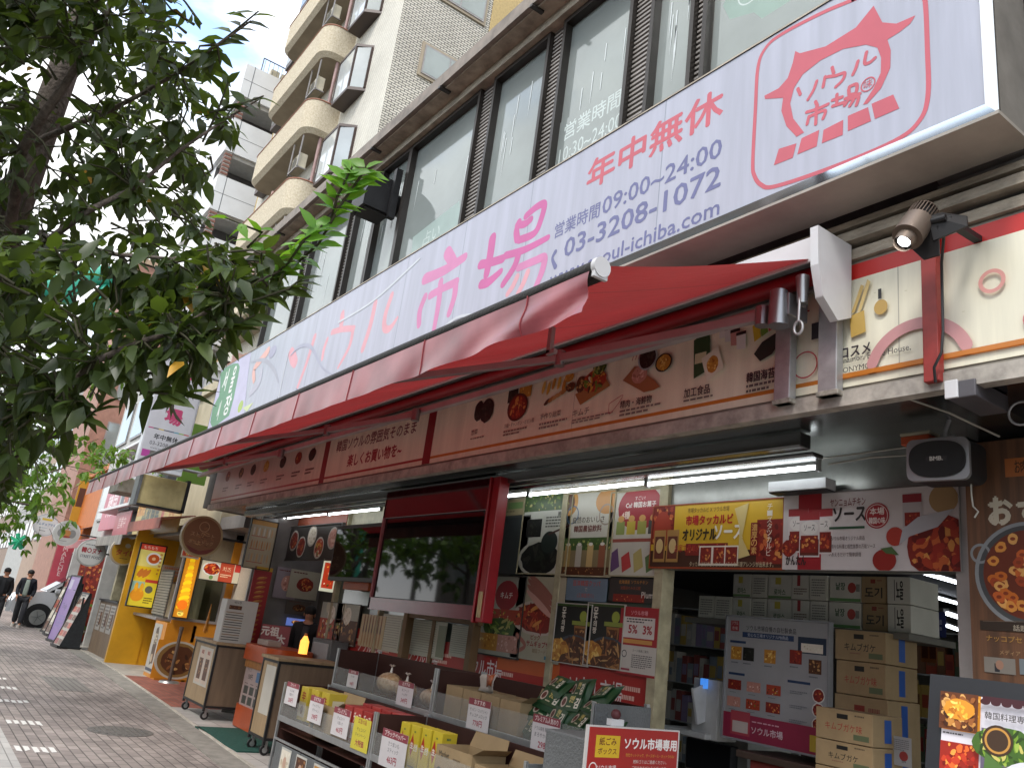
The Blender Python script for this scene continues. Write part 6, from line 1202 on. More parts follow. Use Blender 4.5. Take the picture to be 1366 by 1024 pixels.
def f(s): s.T('韓○ヌナ', .5, .32, .2, '#a82c38', w=.7, bold=.05).T('STREET FOOD', .5, .6, .1, '#4a5060', w=.7, bold=.02).lines(.25, .2, .75, .26, 1, '#5c6068')
roundsign(122, 737, -23.5, .34, '#cfcfcb', '#a4a4a0', 'white round sign with red marks, right of the pancake sign', f)
def f(s): s.E(.5, .5, .14, .1, '#c8823c').E(.5, .42, .1, .04, '#d8b070').E(.3, .5, .1, .12, '#8c8c88').E(.7, .5, .1, .12, '#8c8c88').E(.5, .5, .11, .1, '#c8823c').E(.5, .64, .13, .03, '#a83c30').E(.5, .32, .025, .02, '#b83c34').lines(.3, .8, .7, .84, 1, '#6c6c68').lines(.3, .15, .7, .19, 1, '#6c6c68')
roundsign(89, 711, -27, .36, '#c4c3bc', '#c8c8c2', 'white round sign with a pancake picture and grey wings', f)
def f(s): s.R(.3, .2, .72, .3, '#d8b82c').T('サムギョプサル', .5, .4, .13, '#4878a0', w=.8, bold=.02).lines(.25, .62, .75, .66, 1, '#6c98a8').lines(.3, .75, .65, .8, 1, '#2c2c30')
roundsign(61, 700, -30, .35, '#d4d6d4', '#b4b8b8', 'farthest round sign, white with a yellow band and blue lettering', f)
# banner sign of the shop
bn = thing('vertical_sign', 'tall white vertical blade sign with pink letters above the awning end', 'sign', (-16.5, 3.3, 3.8))
MB().box(-16.72, -16.51, 2.9, 3.76, 3.75, 6.9, mat('blade_sign_body', '#c2c4c8', rough=.4)).build('case', bn, bevel=.01)
s = Sheet((-16.5, 2.93, 6.85), (0, 1, 0), (0, 0, 1), .8, 3.0, base='#c3c4ca', thick=.006)
for ch, v in (('ソ', .06), ('ウ', .2), ('ル', .34), ('市', .48), ('場', .62)): s.T(ch, .5+.03*(v > .5), v, .1, '#c03a6a', w=.4, bold=.06)
for i, c in enumerate(('#b83a78', '#5a5660', '#c8b03c', '#5a5a66', '#4a5a78', '#4a98b0', '#88b048', '#c84a48')): s.R(.03+i*.118, .765, .03+(i+1)*.118, .772, c)
s.T('年中無休', .48, .8, .035, '#2c2a2e', w=.8, bold=.03).T('03-3208-1072', .5, .85, .024, '#3c3a40', w=.85).T('www.seoul-ichiba', .45, .885, .014, '#6c6a70', w=.7)
for i, c in enumerate(('#b83a98', '#6a6660', '#c8b03c', '#5a5a66', '#4a98b0')): s.R(.02+i*.18, .91, .02+(i+1)*.18, .955, c)
s.build('sign_face', bn); MB().tube([(-16.6, 3.76, 5.8), (-16.6, 4.5, 5.8)], .03, m_alu).build('bracket', bn); MB().tube([(-16.6, 3.76, 3.9), (-16.6, 4.5, 3.9)], .03, m_alu).build('bracket', bn)
s = Sheet((-17.2, 3.85, 4.95), (0, 1, 0), (0, 0, 1), .55, 1.2, base='#7aa83c', thick=.05); s.E(.4, .3, .15, .2, '#5c8a2c').stroke([(.1, .6), (.5, .45), (.9, .6)], .01, '#33401c', px=False); done(s, 'green_sign', 'small bright green sign panel directly behind the vertical sign', 'sign')
# weathered yellow box sign
r_ = thing('weathered_box_sign', 'weathered blank yellowed box sign hanging under the awning end', 'sign', (-17, 3.6, 3.1))
MB().box(-17.3, -17.0, 3.18, 4.02, 3.16, 3.72, mat('yellowed_plastic', '#a89868', rough=.5, scale=3, col2='#c8b884')).build('case', r_, bevel=.01)
MB().box(-17.34, -16.97, 3.12, 3.18, 3.12, 3.76, m_rgrey).box(-17.32, -16.98, 3.18, 4.05, 3.12, 3.16, m_spd).box(-17.32, -16.98, 4.02, 4.08, 3.12, 3.76, m_spd).build('frame', r_)
# ---------------------------------------------------------------- low buildings of the left street
def bldg(name, lab, x0, x1, y0, y1, h, m, wins=(), roof=None):
    r_ = thing(name, lab, 'building', ((x0+x1)/2, y0, 0)); MB().box(x0, x1, y0, y1, 0, h, m).build('wall', r_)
    MB().box(x0-.1, x1+.1, y0-.1, y1, h, h+.25, roof or m).build('parapet', r_)
    for k, (a, b, c, d, face) in enumerate(wins):
        if face == 'y': fr = MB().box(a, b, y0-.05, y0+.02, c, d, m_gfr).build('window', r_); MB().box(a+.06, b-.06, y0-.06, y0-.051, c+.06, d-.06, glassD).build('pane', fr)
        else: fr = MB().box(x1-.02, x1+.05, a, b, c, d, m_gfr).build('window', r_); MB().box(x1+.051, x1+.06, a+.06, b-.06, c+.06, d-.06, glassY).build('pane', fr)
    return r_
m_beige = mat('beige_render', '#b3a88f', rough=.8, var=.15, scale=2, stretch=(1, 1, .4), bump=.2); m_stucco = mat('pale_stucco', '#c1b6a2', rough=.9, scale=30, var=.12, bump=.4, bscale=60)
m_pinkb = mat('pink_brown_tile', '#9a7363', rough=.7, var=.15, scale=4); m_tan = mat('tan_render', '#a8907a', rough=.8, var=.12); m_dgrey = mat('dark_grey_render', '#3a3b3f', rough=.6, var=.1)
m_lgrey = mat('light_grey_render', '#b5b4b0', rough=.8, var=.1)
bldg('neighbour_house', 'cream two storey house with a tall dark window behind the vertical sign', -21.5, -17.3, 4.9, 11, 6.4, m_beige, [(5.2, 5.9, 3.6, 5.2, 'x'), (6.4, 7.2, 3.6, 5.2, 'x')])
bldg('stucco_house', 'rough stucco building between the vertical sign and the grey shop building', -17.2, -15.7, 5.4, 11, 6.6, m_stucco)
MB().box(-17.25, -15.7, 4.9, 5.4, 2.95, 3.2, m_gfr).build('eave', booth)
bldg('grey_shophouse', 'dark grey shophouse with a lettered white box sign', -26, -21.6, 4.6, 11, 6.0, m_dgrey, [(5, 5.8, 3.4, 4.6, 'x')])
bldg('pink_brick_building', 'tall pinkish brown building with a grey window seen between the leaves', -44, -38, 4.6, 12, 15.5, m_pinkb, [(5.2, 6.4, 12.2, 14.2, 'x'), (7.2, 8.4, 12.2, 14.2, 'x'), (5.2, 6.4, 9.2, 11.2, 'x'), (5.2, 6.4, 6.2, 8.2, 'x')], m_tan)
bldg('pale_corner_building', 'pale grey three storey building left of the dark grey shophouse', -32, -26.1, 4.8, 11, 8.5, m_lgrey, [(-31.4, -29.8, 3.6, 5.0, 'y'), (-29.2, -27.4, 3.6, 5.0, 'y'), (-31.4, -29.8, 6.2, 7.6, 'y'), (-29.2, -27.4, 6.2, 7.6, 'y'), (5.2, 6.2, 6.4, 7.8, 'x')])
bldg('orange_corner_building', 'orange and yellow fronted low building at the far end of the pavement', -37.5, -32.1, 4.9, 11, 5.5, mat('orange_render', '#b8651c', rough=.6, var=.1), [(-36.8, -34.8, 1.2, 2.6, 'y'), (-34.4, -32.6, 1.2, 2.6, 'y')])
for k, (x0, x1, h, c, y0) in enumerate(((-56, -44.5, 11, '#9c8878', 5.2), (-72, -56.5, 14, '#a8a8a4', 5.6), (-95, -73, 12, '#8c7a6c', 6))):
    w = [(x0+1+2.6*i, x0+2.7+2.6*i, z, z+1.4, 'y') for i in range(int((x1-x0-1)/2.6)) for z in (3.4, 6.4, 9.2) if z+1.6 < h]
    bldg('distant_building', ('far tan building beyond the pink brown one', 'farther grey building down the street', 'farthest brown building down the street')[k], x0, x1, y0, y0+8, h, mat('distant_render', c, rough=.8), w)
# shop fronts for those: awnings, boards
def panel(Y, tl, br, base, name, lab, cat, fn=None, **k):
    s = sheetY(Y, tl, br, base=base, **k)
    if fn: fn(s)
    return done(s, name, lab, cat)
# black lettered white box sign
a = WY(150, 600, 4.0); 
r_ = thing('white_box_sign', 'white box sign with bold black lettering left of the awning end', 'sign', (-24, 4.2, 4.4))
p0, p1 = WY(88, 640, 4.1), WY(150, 600, 4.1)
MB().box(-26.5, -22.3, 4.5, 4.58, 3.6, 5.3, mat('box_sign_back', '#a8a8a4')).box(-26.5, -22.3, 4.0, 4.5, 5.25, 5.32, m_white).box(-26.5, -22.3, 4.0, 4.5, 3.55, 3.62, m_white).box(-22.36, -22.3, 4.0, 4.5, 3.62, 5.25, m_white).build('case', r_)
s = Sheet((-26.4, 4.49, 5.2), (1, 0, 0), (0, 0, 1), 4.0, 1.5, base='#b4b4b0', thick=.01); s.T('BACKSTAGE', .5, .12, .3, '#28282a', w=.8, bold=.03).T('CAFE', .4, .55, .28, '#28282a', w=.4, bold=.03); s.build('sign_face', r_)
s = Sheet((-22.0, 4.2, 3.75), (1, 0, 0), (0, 0, 1), 4.3, .95, base='#c4a858', thick=.02); s.T('本家食堂', .35, .15, .6, '#5c6a4c', w=.4, bold=.04).R(.6, .1, .66, .9, '#c04838').foodrect(.0, .05, .2, .5, 'gold', 14).T('肉', .82, .2, .5, '#b87830', bold=.04); done(s, 'yellow_banner', 'wrinkled yellow cloth banner with green and red letters over the far shops', 'banner')
s = Sheet((-24.3, 4.15, 3.45), (1, 0, 0), (0, 0, 1), 1.9, .6, base='#b84a58', thick=.02); s.T('営業中', .5, .2, .5, '#e0c0c0', w=.7); done(s, 'pink_banner', 'small pink banner left of the wrinkled yellow banner', 'banner')
s = Sheet((-24.1, 4.12, 4.1), (1, 0, 0), (0, 0, 1), 1.4, .6, base='#3c4458', thick=.02); s.food(.5, .5, .3, .2, 'mix', 16); done(s, 'poster_board', 'dark blue poster board above the pink banner', 'board')
s = Sheet((-29.5, 4.6, 4.6), (1, 0, 0), (0, 0, 1), 2.6, 1.4, base='#c04660', thick=.05); s.T('韓国', .5, .2, .5, '#e8d0d4', w=.6, bold=.03); done(s, 'red_wall_sign', 'crimson wall sign below the pale corner building windows', 'sign')
m_aw2 = mat('faded_pink_canvas', '#b06a6c', rough=.6, var=.1)
def smallaw(x0, x1, y0, y1, z0, z1, m, lab):
    o = MB().add([(x0, y0, z0), (x1, y0, z0), (x1, y1, z1), (x0, y1, z1), (x0, y0, z0-.22), (x1, y0, z0-.22)], [(0, 1, 2, 3), (0, 4, 5, 1)], m).build('small_awning', solid=.02); tag(o, lab, 'awning')
smallaw(-30, -26.5, 3.9, 4.8, 2.75, 3.05, m_aw2, 'small faded pink awning under the pancake sign')
smallaw(-23.6, -20.4, 3.7, 4.9, 2.72, 2.95, mat('striped_canvas', '#8c8782', rough=.6, scale=1, stretch=(14, .1, .1), col2='#a8a39c', pos=(.45, .55)), 'small grey striped awning right of the white round sign')
smallaw(-20.3, -17.3, 3.75, 4.4, 3.0, 3.15, mat('rust_canvas', '#a86458', rough=.6), 'thin rusty pink canopy over the yellow booth')
smallaw(-34.6, -32.4, 4.2, 4.9, 3.2, 3.5, mat('brown_canvas', '#5c3c34'), 'small dark brown awning on the orange building')
s = Sheet((-35.3, 4.3, 3.6), (0, 1, 0), (0, 0, 1), .6, 2.4, base='#c84a5c', thick=.04); s.R(0, 0, 1, .25, '#c8681c').T('Marche', .5, .3, .1, '#e0c8c8', w=.2).T('MARCHE', .5, .35, .07, '#e8d4d4', vert=True); done(s, 'tall_pink_banner', 'tall pink and orange banner standing at the far left shop', 'banner')
s = Sheet((-36.6, 4.6, 5.4), (0, 1, 0), (0, 0, 1), .7, 3.4, base='#c8951c', thick=.04); s.R(.1, .08, .9, .3, '#5c3424').E(.5, .6, .2, .3, '#d8b85c'); done(s, 'tall_yellow_banner', 'tall yellow wall panel with a brown square beyond the round signs', 'sign')
# shop interiors / pillars
sf = thing('far_shopfronts', 'row of dim open shopfronts with grey pillars beyond the yellow booth', 'shopfront', (-25, 4.4, 0))
MB().box(-31.9, -20.4, 4.75, 4.82, 0, 2.7, mat('shopfront_dark', '#33302e', rough=.4, var=.3, scale=1.2)).build('back', sf)
for k, x in enumerate((-31.8, -29, -26.4, -24.6, -22.6, -20.5)): MB().box(x, x+.18, 4.2 if x > -27 else 4.4, 4.75, 0, 2.7, (m_lgrey, m_cream, m_rgrey)[k % 3]).build('pillar', sf)
for k in range(9): 
    x = -31.4+k*1.2; s = Sheet((x, 4.7, 2.3), (1, 0, 0), (0, 0, 1), .8, .9, base=('#7c3c3a', '#8c8478', '#4c5a4c', '#8a6a9c', '#a87c5c')[k % 5], thick=.01); s.foodrect(.1, .3, .9, .9, ('red', 'mix', 'gold', 'green')[k % 4], 12).lines(.1, .08, .9, .22, 1, '#c8c0b0'); s.build('poster', sf)
# brown counter with menus
q0, q1 = -23.1, -20.9
r_ = thing('wood_counter', 'brown wood clad counter with three menu sheets left of the yellow booth', 'counter', (-22, 4.2, 0))
MB().box(q0, q1, 4.1, 4.6, 0, 1.22, m_ply2).box(q0-.03, q1+.03, 4.06, 4.64, 1.22, 1.26, m_spd).build('body', r_)
for k in range(3): s = Sheet((q0+.15+k*.68, 4.095, 1.15), (1, 0, 0), (0, 0, 1), .55, .62, base='#a9a49c', thick=.002); s.lines(.1, .06, .9, .94, 7, '#5c5450').foodrect(.55, .3, .9, .8, 'brown', 8); s.build('menu_sheet', r_)
# A-frame menu boards
def aframe(cx, cy, w, h, base, fn, lab, rz=0, lean=.28, name='menu_stand', emit=0):
    r_ = thing(name, lab, 'menu stand', (0, 0, 0)); up = Vector((0, lean, 1)).normalized()
    s = Sheet(Vector((-w/2, 0, 0))+up*h, (1, 0, 0), up, w, h, base=base, thick=.03, frame=(m_spd, .035), emit=emit); fn(s); s.build('board', r_)
    MB().box(-w/2, w/2, -.05, .5, 0, .05, m_spd).beam((-w/2, .3, .05), (-w/2, .25, h*.9), .04, .04, m_spd).beam((w/2, .3, .05), (w/2, .25, h*.9), .04, .04, m_spd).prism([(w/2+.02, 0, .03), (w/2+.02, .45, .03), (w/2+.02, lean*h+.03, h*.97)], (.02, 0, 0), mat('chalk_black', '#22262a', rough=.6, var=.3, scale=20)).build('base', r_)
    r_.location = (cx, cy, .012); r_.rotation_euler.z = rz; return r_
def f(s):
    for r_i in range(6):
        for k in range(2): s.foodrect(.05+.48*k, .1+.15*r_i, .47+.48*k, .2+.15*r_i, ('brown', 'mix', 'red')[(r_i+k) % 3], 8)
    s.lines(.1, .02, .9, .07, 1, '#33302e')
aframe(-23.4, 3.42, .75, 1.35, '#a9a296', f, 'black A-frame menu stand with food photos, nearest of the street menus', R(4))
def f(s):
    s.T('Trojja', .45, .42, .1, '#3c3458', w=.6).R(.65, .2, .9, .21, '#2c2848').lines(.15, .6, .8, .8, 4, '#7c6cb0').R(.08, .05, .42, .2, '#b0a8c4')
aframe(-25.1, 3.55, .95, 1.7, '#8a6cae', f, 'purple menu board standing left of the black A-frame', R(6), lean=.1)
def f(s):
    for r_i in range(5): s.foodrect(.05, .04+.19*r_i, .95, .18+.19*r_i, ('red', 'white', 'mix', 'white', 'brown')[r_i], 16)
aframe(-27.6, 3.72, .6, 1.5, '#b0a89c', f, 'narrow stand packed with small food photos, second of the far pair', R(5), lean=.2)
aframe(-28.9, 3.8, .6, 1.7, '#a89888', f, 'farthest narrow photo menu stand on the pavement edge', R(5), lean=.2)
for k, (x, h, c, lab) in enumerate(((-27.0, 2.3, '#a84c2c', 'tall orange and red photo column beside the far menu stands'), (-26.0, 2.4, '#6c3c34', 'tall dark red photo column right of the orange one'))):
    s = Sheet((x, 4.0, h), (.3, .95, 0), (0, 0, 1), .5, h, base=c, thick=.06); s.foodrect(.05, .02, .95, .5, 'red', 50).foodrect(.05, .52, .95, .98, ('gold', 'mix')[k], 40); done(s, 'photo_column', lab, 'sign')
# green curved street ornament over the road
m_gr = mat('street_arch_green', '#3aa088', rough=.4, var=.08); r_ = thing('street_arch', 'turquoise green curved street arch ornament seen through the tree', 'street ornament', at(110, 400, 26))
pts = [at(x, y, 26) for x, y in ((96, 386), (112, 372), (128, 367), (145, 368), (155, 374))]; MB().tube(pts, [.3, .3, .3, .28, .2], m_gr, 10).build('arc', r_)
pts = [at(x, y, 26) for x, y in ((50, 372), (62, 380), (76, 386), (92, 386), (100, 380))]; MB().tube(pts, [.1, .3, .45, .45, .15], m_gr, 10).sph(at(136, 396, 26), .42, m_gr, 14, 10, (1, .5, 1)).tube([at(136, 404, 26), at(130, 418, 26), at(150, 420, 26)], [.3, .2, .1], m_gr).build('ornament', r_)
pts = [at(50, 372, 26), at(20, 352, 26), at(-40, 345, 26), at(-90, 360, 26)]; e_ = pts[-1]; MB().tube(pts+[Vector((e_.x, e_.y-.6, e_.z-2)), Vector((e_.x, e_.y-.8, 0))], [.2, .2, .2, .2, .16, .16], m_gr, 10).build('pole', r_)
p = at(24, 722, 24); r_ = MB()
for k in range(7): a = k*.9; r_.beam(p, p+Vector((.1*math.sin(a*2), .2*math.cos(a), .2*math.sin(a))), .07, .07, mat('neon_green', '#2c9870', emit=.1, rough=.4))
tag(r_.build('green_star_sign'), 'small bright green star shaped sign among the far leaves', 'sign')
# ================================================================== APARTMENT BUILDING
m_tilew = brickmat('cream_wall_tile', '#cfcabe', '#c0bbae', '#63615b', .24, .085, .018, axis='YZ', dirt=.12, dscale=.5)
m_tilef = brickmat('pale_front_tile', '#d8d5ca', '#cfcbc0', '#a3a095', .11, .07, .008, axis='XZ', dirt=.12, dscale=.5)
m_peb = mat('pebble_render', '#b3a68d', rough=.9, scale=18, col2='#cfc5b0', bump=.8, bscale=45); m_under = mat('balcony_soffit', '#9c907d', rough=.85, var=.12, scale=1.5)
m_ocre = mat('ochre_render', '#b09a6c', rough=.9, scale=12, var=.12, bump=.5, bscale=40); m_brownf = mat('bay_brown', '#3f2f2a', rough=.4, var=.1)
ap = thing('apartment_building', 'tall cream tiled apartment building with rounded balconies behind the grey shop building', 'building', (-26, 8, 0))
AXR, AY = -21.1, 8.0
MB().box(-33.8, AXR-.3, AY, AY+.3, 0, 34, m_tilef).box(AXR-.3, AXR-.002, AY-.003, AY, 0, 34, m_tilef).build('front_wall', ap)
MB().box(AXR-.3, AXR, AY, 11.25, 0, 34, m_tilew).build('side_wall', ap); MB().box(AXR-.5, AXR+.02, 11.25, 14, 0, 34, m_ocre).build('ochre_wall', ap)
MB().box(-34, AXR-.3, AY+.3, 14, 33.7, 34.2, m_lgrey).box(-34, -33.8, AY, 14, 0, 34, m_ocre).build('roof', ap)
flz = [7.85+3.2*k for k in range(9)]          # balcony undersides
def rpath(x0, x1, y0, y1, r, n=7):
    pts = [(x1, y1)]
    for i in range(n+1): t = -math.pi/2*i/n; pts.append((x1-r+r*math.cos(t), y0+r+r*math.sin(t)))
    for i in range(n+1): t = -math.pi/2-math.pi/2*i/n; pts.append((x0+r+r*math.cos(t), y0+r+r*math.sin(t)))
    pts.append((x0, y1)); return pts
bx_l, bx_r, by_f = -31.1, -25.1, 6.85
m_pinkpart = mat('pink_partition', '#b09088', rough=.6); m_pipe = mat('pink_pipe', '#9c7f7c', rough=.5)
def acunit(x, y, z, lab):
    r_ = thing('air_conditioner', lab, 'air conditioner', (x, y, z), 'air conditioner units on the balconies'); MB().box(x-.38, x+.38, y-.14, y+.14, z, z+.56, mat('ac_beige', '#b8b19c', rough=.5)).build('case', r_, bevel=.02)
    mb = MB().cyl((x-.08, y-.145, z+.28), (x-.08, y-.15, z+.28), .22, .22, mat('ac_fan', '#5c5a52'), 20)
    for k in range(6): mb.box(x-.3, x+.14, y-.16, y-.15, z+.08+k*.08, z+.09+k*.08, mat('ac_grille', '#8f8a7a'))
    mb.build('grille', r_); mb = MB()
    for sx in (-.42, .42): mb.box(x+sx-.02, x+sx+.02, y-.2, y-.16, z-.1, z+1.2, m_gfr).box(x+sx-.02, x+sx+.02, y-.2, y+.16, z-.06, z-.02, m_gfr)
    mb.box(x-.42, x+.42, y-.2, y-.16, z-.06, z-.02, m_gfr).build('hanging_frame', r_); return r_
fn_ = ['lowest', 'second', 'third', 'fourth', 'fifth', 'sixth', 'seventh', 'eighth', 'ninth']
for k, z in enumerate(flz):
    h = 1.28; outer = rpath(bx_l, bx_r, by_f, AY, .55); inner = rpath(bx_l+.14, bx_r-.14, by_f+.14, AY, .42)
    n = len(outer); v = [(x, y, z+.16) for x, y in outer]+[(x, y, z+h) for x, y in outer]+[(x, y, z+h) for x, y in inner]+[(x, y, z+.2) for x, y in inner]
    fs = [(i, i+1, n+i+1, n+i) for i in range(n-1)]+[(n+i, n+i+1, 2*n+i+1, 2*n+i) for i in range(n-1)]+[(2*n+i, 2*n+i+1, 3*n+i+1, 3*n+i) for i in range(n-1)]
    mb = MB().add(v, fs, m_peb); cen = rpath(bx_l+.16, bx_r-.16, by_f+.16, AY, .4)
    v2 = [(x, y, z) for x, y in cen]; mb.add([(x, y, z+.16) for x, y in outer]+v2, [(i, i+n, i+n+1, i+1) for i in range(n-1)], m_peb)
    mb.prism([(x, y, z+.001) for x, y in cen], (0, 0, .16), m_under)
    mb.tube([(x, y, z+h+.02) for x, y in outer], .03, mat('rust_rail', '#9a6a54', rough=.6), 6); b_ = mb.build('balcony', ap)
    MB().box(-28.2, -28.1, by_f+.25, AY, z+.2, z+2.0, m_pinkpart).build('partition', ap)
    MB().cyl((-25.35, by_f+.75, z+h), (-25.35, by_f+.75, z+3.2), .06, .06, m_pipe, 12).build('downpipe', ap)
    # window behind the balcony
    f_ = MB().box(-27.8, -25.7, AY-.04, AY+.02, z+.3, z+2.4, m_brownf).build('window', ap); MB().box(-27.7, -25.8, AY-.05, AY-.041, z+.4, z+2.3, glassY).build('pane', f_)
    if k in (1, 3, 4, 2): acunit(-25.95, by_f+.38, z+1.95, 'beige air conditioner on the %s apartment balcony counted from below' % fn_[k])
    # bay window
    zb = z+.9+.05; x0, x1 = -24.75, -23.0
    f_ = MB().prism([(x0, AY, zb), (x0+.05, AY-.5, zb), (x1-.35, AY-.5, zb), (x1, AY, zb)], (0, 0, .12), m_brownf).prism([(x0, AY, zb+1.75), (x0+.05, AY-.5, zb+1.75), (x1-.35, AY-.5, zb+1.75), (x1, AY, zb+1.75)], (0, 0, .1), m_brownf)
    f_.box(x1-.43, x1-.35, AY-.505, AY-.43, zb+.12, zb+1.75, m_brownf).box(x0+.02, x0+.08, AY-.505, AY-.43, zb+.12, zb+1.75, m_brownf).box(x1-.06, x1, AY-.08, AY, zb+.12, zb+1.75, m_brownf); bw = f_.build('bay_window', ap)
    MB().box(x0+.08, x1-.43, AY-.48, AY-.46, zb+.12, zb+1.75, mat('bay_glass_bright', '#c5cacb', rough=.06, var=.06, metal=.2, spec=.8)).add([(x1-.37, AY-.46, zb+.12), (x1-.03, AY-.05, zb+.12), (x1-.03, AY-.05, zb+1.75), (x1-.37, AY-.46, zb+1.75)], [(0, 1, 2, 3)], glassY).build('pane', bw)
    x0, x1 = -32.9, -31.4; f_ = MB().box(x0, x1, AY-.4, AY, zb-.2, zb+1.6, m_brownf).build('bay_window', ap)
    MB().box(x0+.08, x1-.08, AY-.41, AY-.401, zb, zb+1.5, glassY).build('pane', f_)
# side-wall windows
for k in range(8):
    z = 6.0+3.2*k+.65; ya, yb = 10.5, 12.35
    z = 18.6+3.2*(k-3); ya, yb = 9.0, 10.95
    f_ = MB().box(AXR, AXR+.06, ya-.1, yb+.1, z-.1, z+1.2, m_under).box(AXR+.06, AXR+.09, ya, yb, z, z+1.1, m_gfr).build('window', ap); MB().box(AXR+.091, AXR+.096, ya+.05, (ya+yb)/2-.03, z+.06, z+1.04, glassY).box(AXR+.091, AXR+.096, (ya+yb)/2+.03, yb-.05, z+.06, z+1.04, glassY).build('pane', f_)
# ================================================================== PLAIN WHITE BUILDING BEYOND THE ROOF
r_ = thing('white_plain_building', 'plain white rendered building just above the shop roof edge', 'building', (-10, 14, 0)); MB().box(-17, 2, 14.5, 20, 0, 24, mat('white_render', '#d0cdc6', rough=.9, var=.08, scale=1)).build('wall', r_); MB().box(-17.1, 2.1, 14.4, 20.1, 24, 24.3, m_lgrey).build('parapet', r_)
# ================================================================== WHITE TOWER WITH OPEN LANDINGS
tw = thing('white_tower', 'white panelled tower block with open landings seen left of the apartment balconies', 'building', (-36, 7, 0)); m_wp = mat('white_panel', '#dcdfe2', rough=.4, var=.05, scale=1); m_joint = mat('panel_joint', '#5c6066')
XT = -36.0; ft = [26.2-3.05*k for k in range(8)]
for k, z in enumerate(ft):
    mb = MB().box(XT-.15, XT, 6.55, 12, z-1.75, z, m_wp).box(XT-6, XT-.15, 6.55, 6.7, z-1.75, z, m_wp); mb.box(XT, XT+.006, 6.95, 6.98, z-1.75, z, m_joint).box(XT, XT+.006, 6.55, 12, z-.88, z-.86, m_joint); mb.build('parapet', tw)
    if k < 7:
        MB().box(XT-1.6, XT-.15, 6.7, 12, z-1.95, z-1.75, m_lgrey).box(XT-1.7, XT-1.6, 6.7, 12, z-3.05, z-1.75, mat('landing_back', '#4c4a4c')).build('landing', tw)
        mb = MB()
        for i in range(6): mb.box(XT-.3, XT-.02, 6.62, 6.95, z-2.95+i*.2, z-2.84+i*.2, mat('tile_red_brown', '#7c554a'))
        mb.box(XT-.3, XT-.06, 6.64, 6.93, z-3.05, z-1.75, m_lgrey).build('tiled_pier', tw)
MB().box(XT-7, XT-1.7, 6.7, 14, 0, 24, m_wp).build('core', tw)
mb = MB()
for y in np.arange(7.4, 10.6, .22): mb.cyl((XT-.3, y, 26.2), (XT-.3, y, 27.1), .012, .012, m_joint, 5)
mb.cyl((XT-.3, 7.3, 27.1), (XT-.3, 10.7, 27.1), .03, .03, m_joint, 6).cyl((XT-.3, 7.3, 26.2), (XT-.3, 7.3, 27.1), .03, .03, m_joint, 6).cyl((XT-.5, 8.9, 26.2), (XT-.5, 8.9, 28.4), .015, .015, m_joint, 5); mb.build('roof_railing', tw)
for i in range(3): tag(MB().box(XT-.9, XT-.5, 7.8+i*.55, 8.25+i*.55, 26.25, 26.9, mat('ac_beige', '#b8b19c')).build('rooftop_unit', bevel=.02), 'beige rooftop unit behind the tower railing, %s of three' % ('left', 'middle', 'right')[i], 'rooftop unit', 'rooftop units on the white tower')
# ================================================================== OPPOSITE SIDE OF THE STREET (seen in the glass)
m_f1 = mat('far_side_render', '#7d756c', rough=.8)
for k, (x0, x1, h, c) in enumerate(((-40, -27, 10, '#7d756c'), (-26.5, -15, 9, '#8a8078'), (-14.5, -3, 8, '#6c6660'), (-2.5, 12, 9, '#807a74'))):
    r_ = thing('opposite_building', 'shop building across the road, number %s counted from the far end' % ('one', 'two', 'three', 'four')[k], 'building', ((x0+x1)/2, -15, 0)); MB().box(x0, x1, -22, -15, -.13, h, mat('opposite_render', c, rough=.8)).build('wall', r_)
    for z in (1, 4, 6.5):
        for i in range(3): a = x0+1+(x1-x0-1)/3*i; f_ = MB().box(a, a+(x1-x0)/3-1, -15, -14.95, z, z+1.5, m_gfr).build('window', r_); MB().box(a+.1, a+(x1-x0)/3-1.1, -14.949, -14.94, z+.1, z+1.4, glassY).build('pane', f_)
# ================================================================== STREET TREES
def leafmat(name, hues, trans='#5c8a1c', tk=.35):
    m, t, b, o = newmat(name); L = t.links.new
    g = N(t, 'ShaderNodeNewGeometry'); r = N(t, 'ShaderNodeValToRGB'); e = r.color_ramp.elements
    e[0].position = 0; e[0].color = (*lin(hues[0]), 1); e[1].position = hues[-1][0] if isinstance(hues[-1], tuple) else 1; e[1].color = (*lin(hues[-1]), 1)
    for i, h in enumerate(hues[1:-1]): q = e.new((i+1)/(len(hues)-1)); q.color = (*lin(h), 1)
    L(g.outputs['Random Per Island'], r.inputs[0]); L(r.outputs[0], b.inputs['Base Color']); b.inputs['Roughness'].default_value = .42; b.inputs['Specular IOR Level'].default_value = .45
    tr = N(t, 'ShaderNodeBsdfTranslucent'); tr.inputs[0].default_value = (*lin(trans), 1); ms = N(t, 'ShaderNodeMixShader'); ms.inputs[0].default_value = tk
    L(b.outputs[0], ms.inputs[1]); L(tr.outputs[0], ms.inputs[2]); L(ms.outputs[0], o.inputs[0]); return m
m_leaf = leafmat('camphor_leaf', ['#262f17', '#2e3b1b', '#34421e', '#3f5028', '#303e1e', '#475a28', '#29341a', '#5f7034'], '#6a8226', .28)
m_leafy = mat('yellowed_leaf', '#b08020', rough=.5, scale=20, col2='#c89a2c'); m_leafl = leafmat('young_leaf', ['#4c7a22', '#5c8c2a', '#6a9c34', '#7cab40'], '#8cc030', .4)
m_leaff = leafmat('far_leaf', ['#3a5a1e', '#4c7024', '#5f842c', '#76983a', '#44661f'], '#7a9c28', .35)
m_bark = mat('tree_bark', '#4b423b', rough=.9, scale=6, stretch=(6, 6, 1), col2='#6b6058', bump=.8, bscale=40); m_twig = mat('twig', '#3c3a26', rough=.8)
rng = random.Random(11)
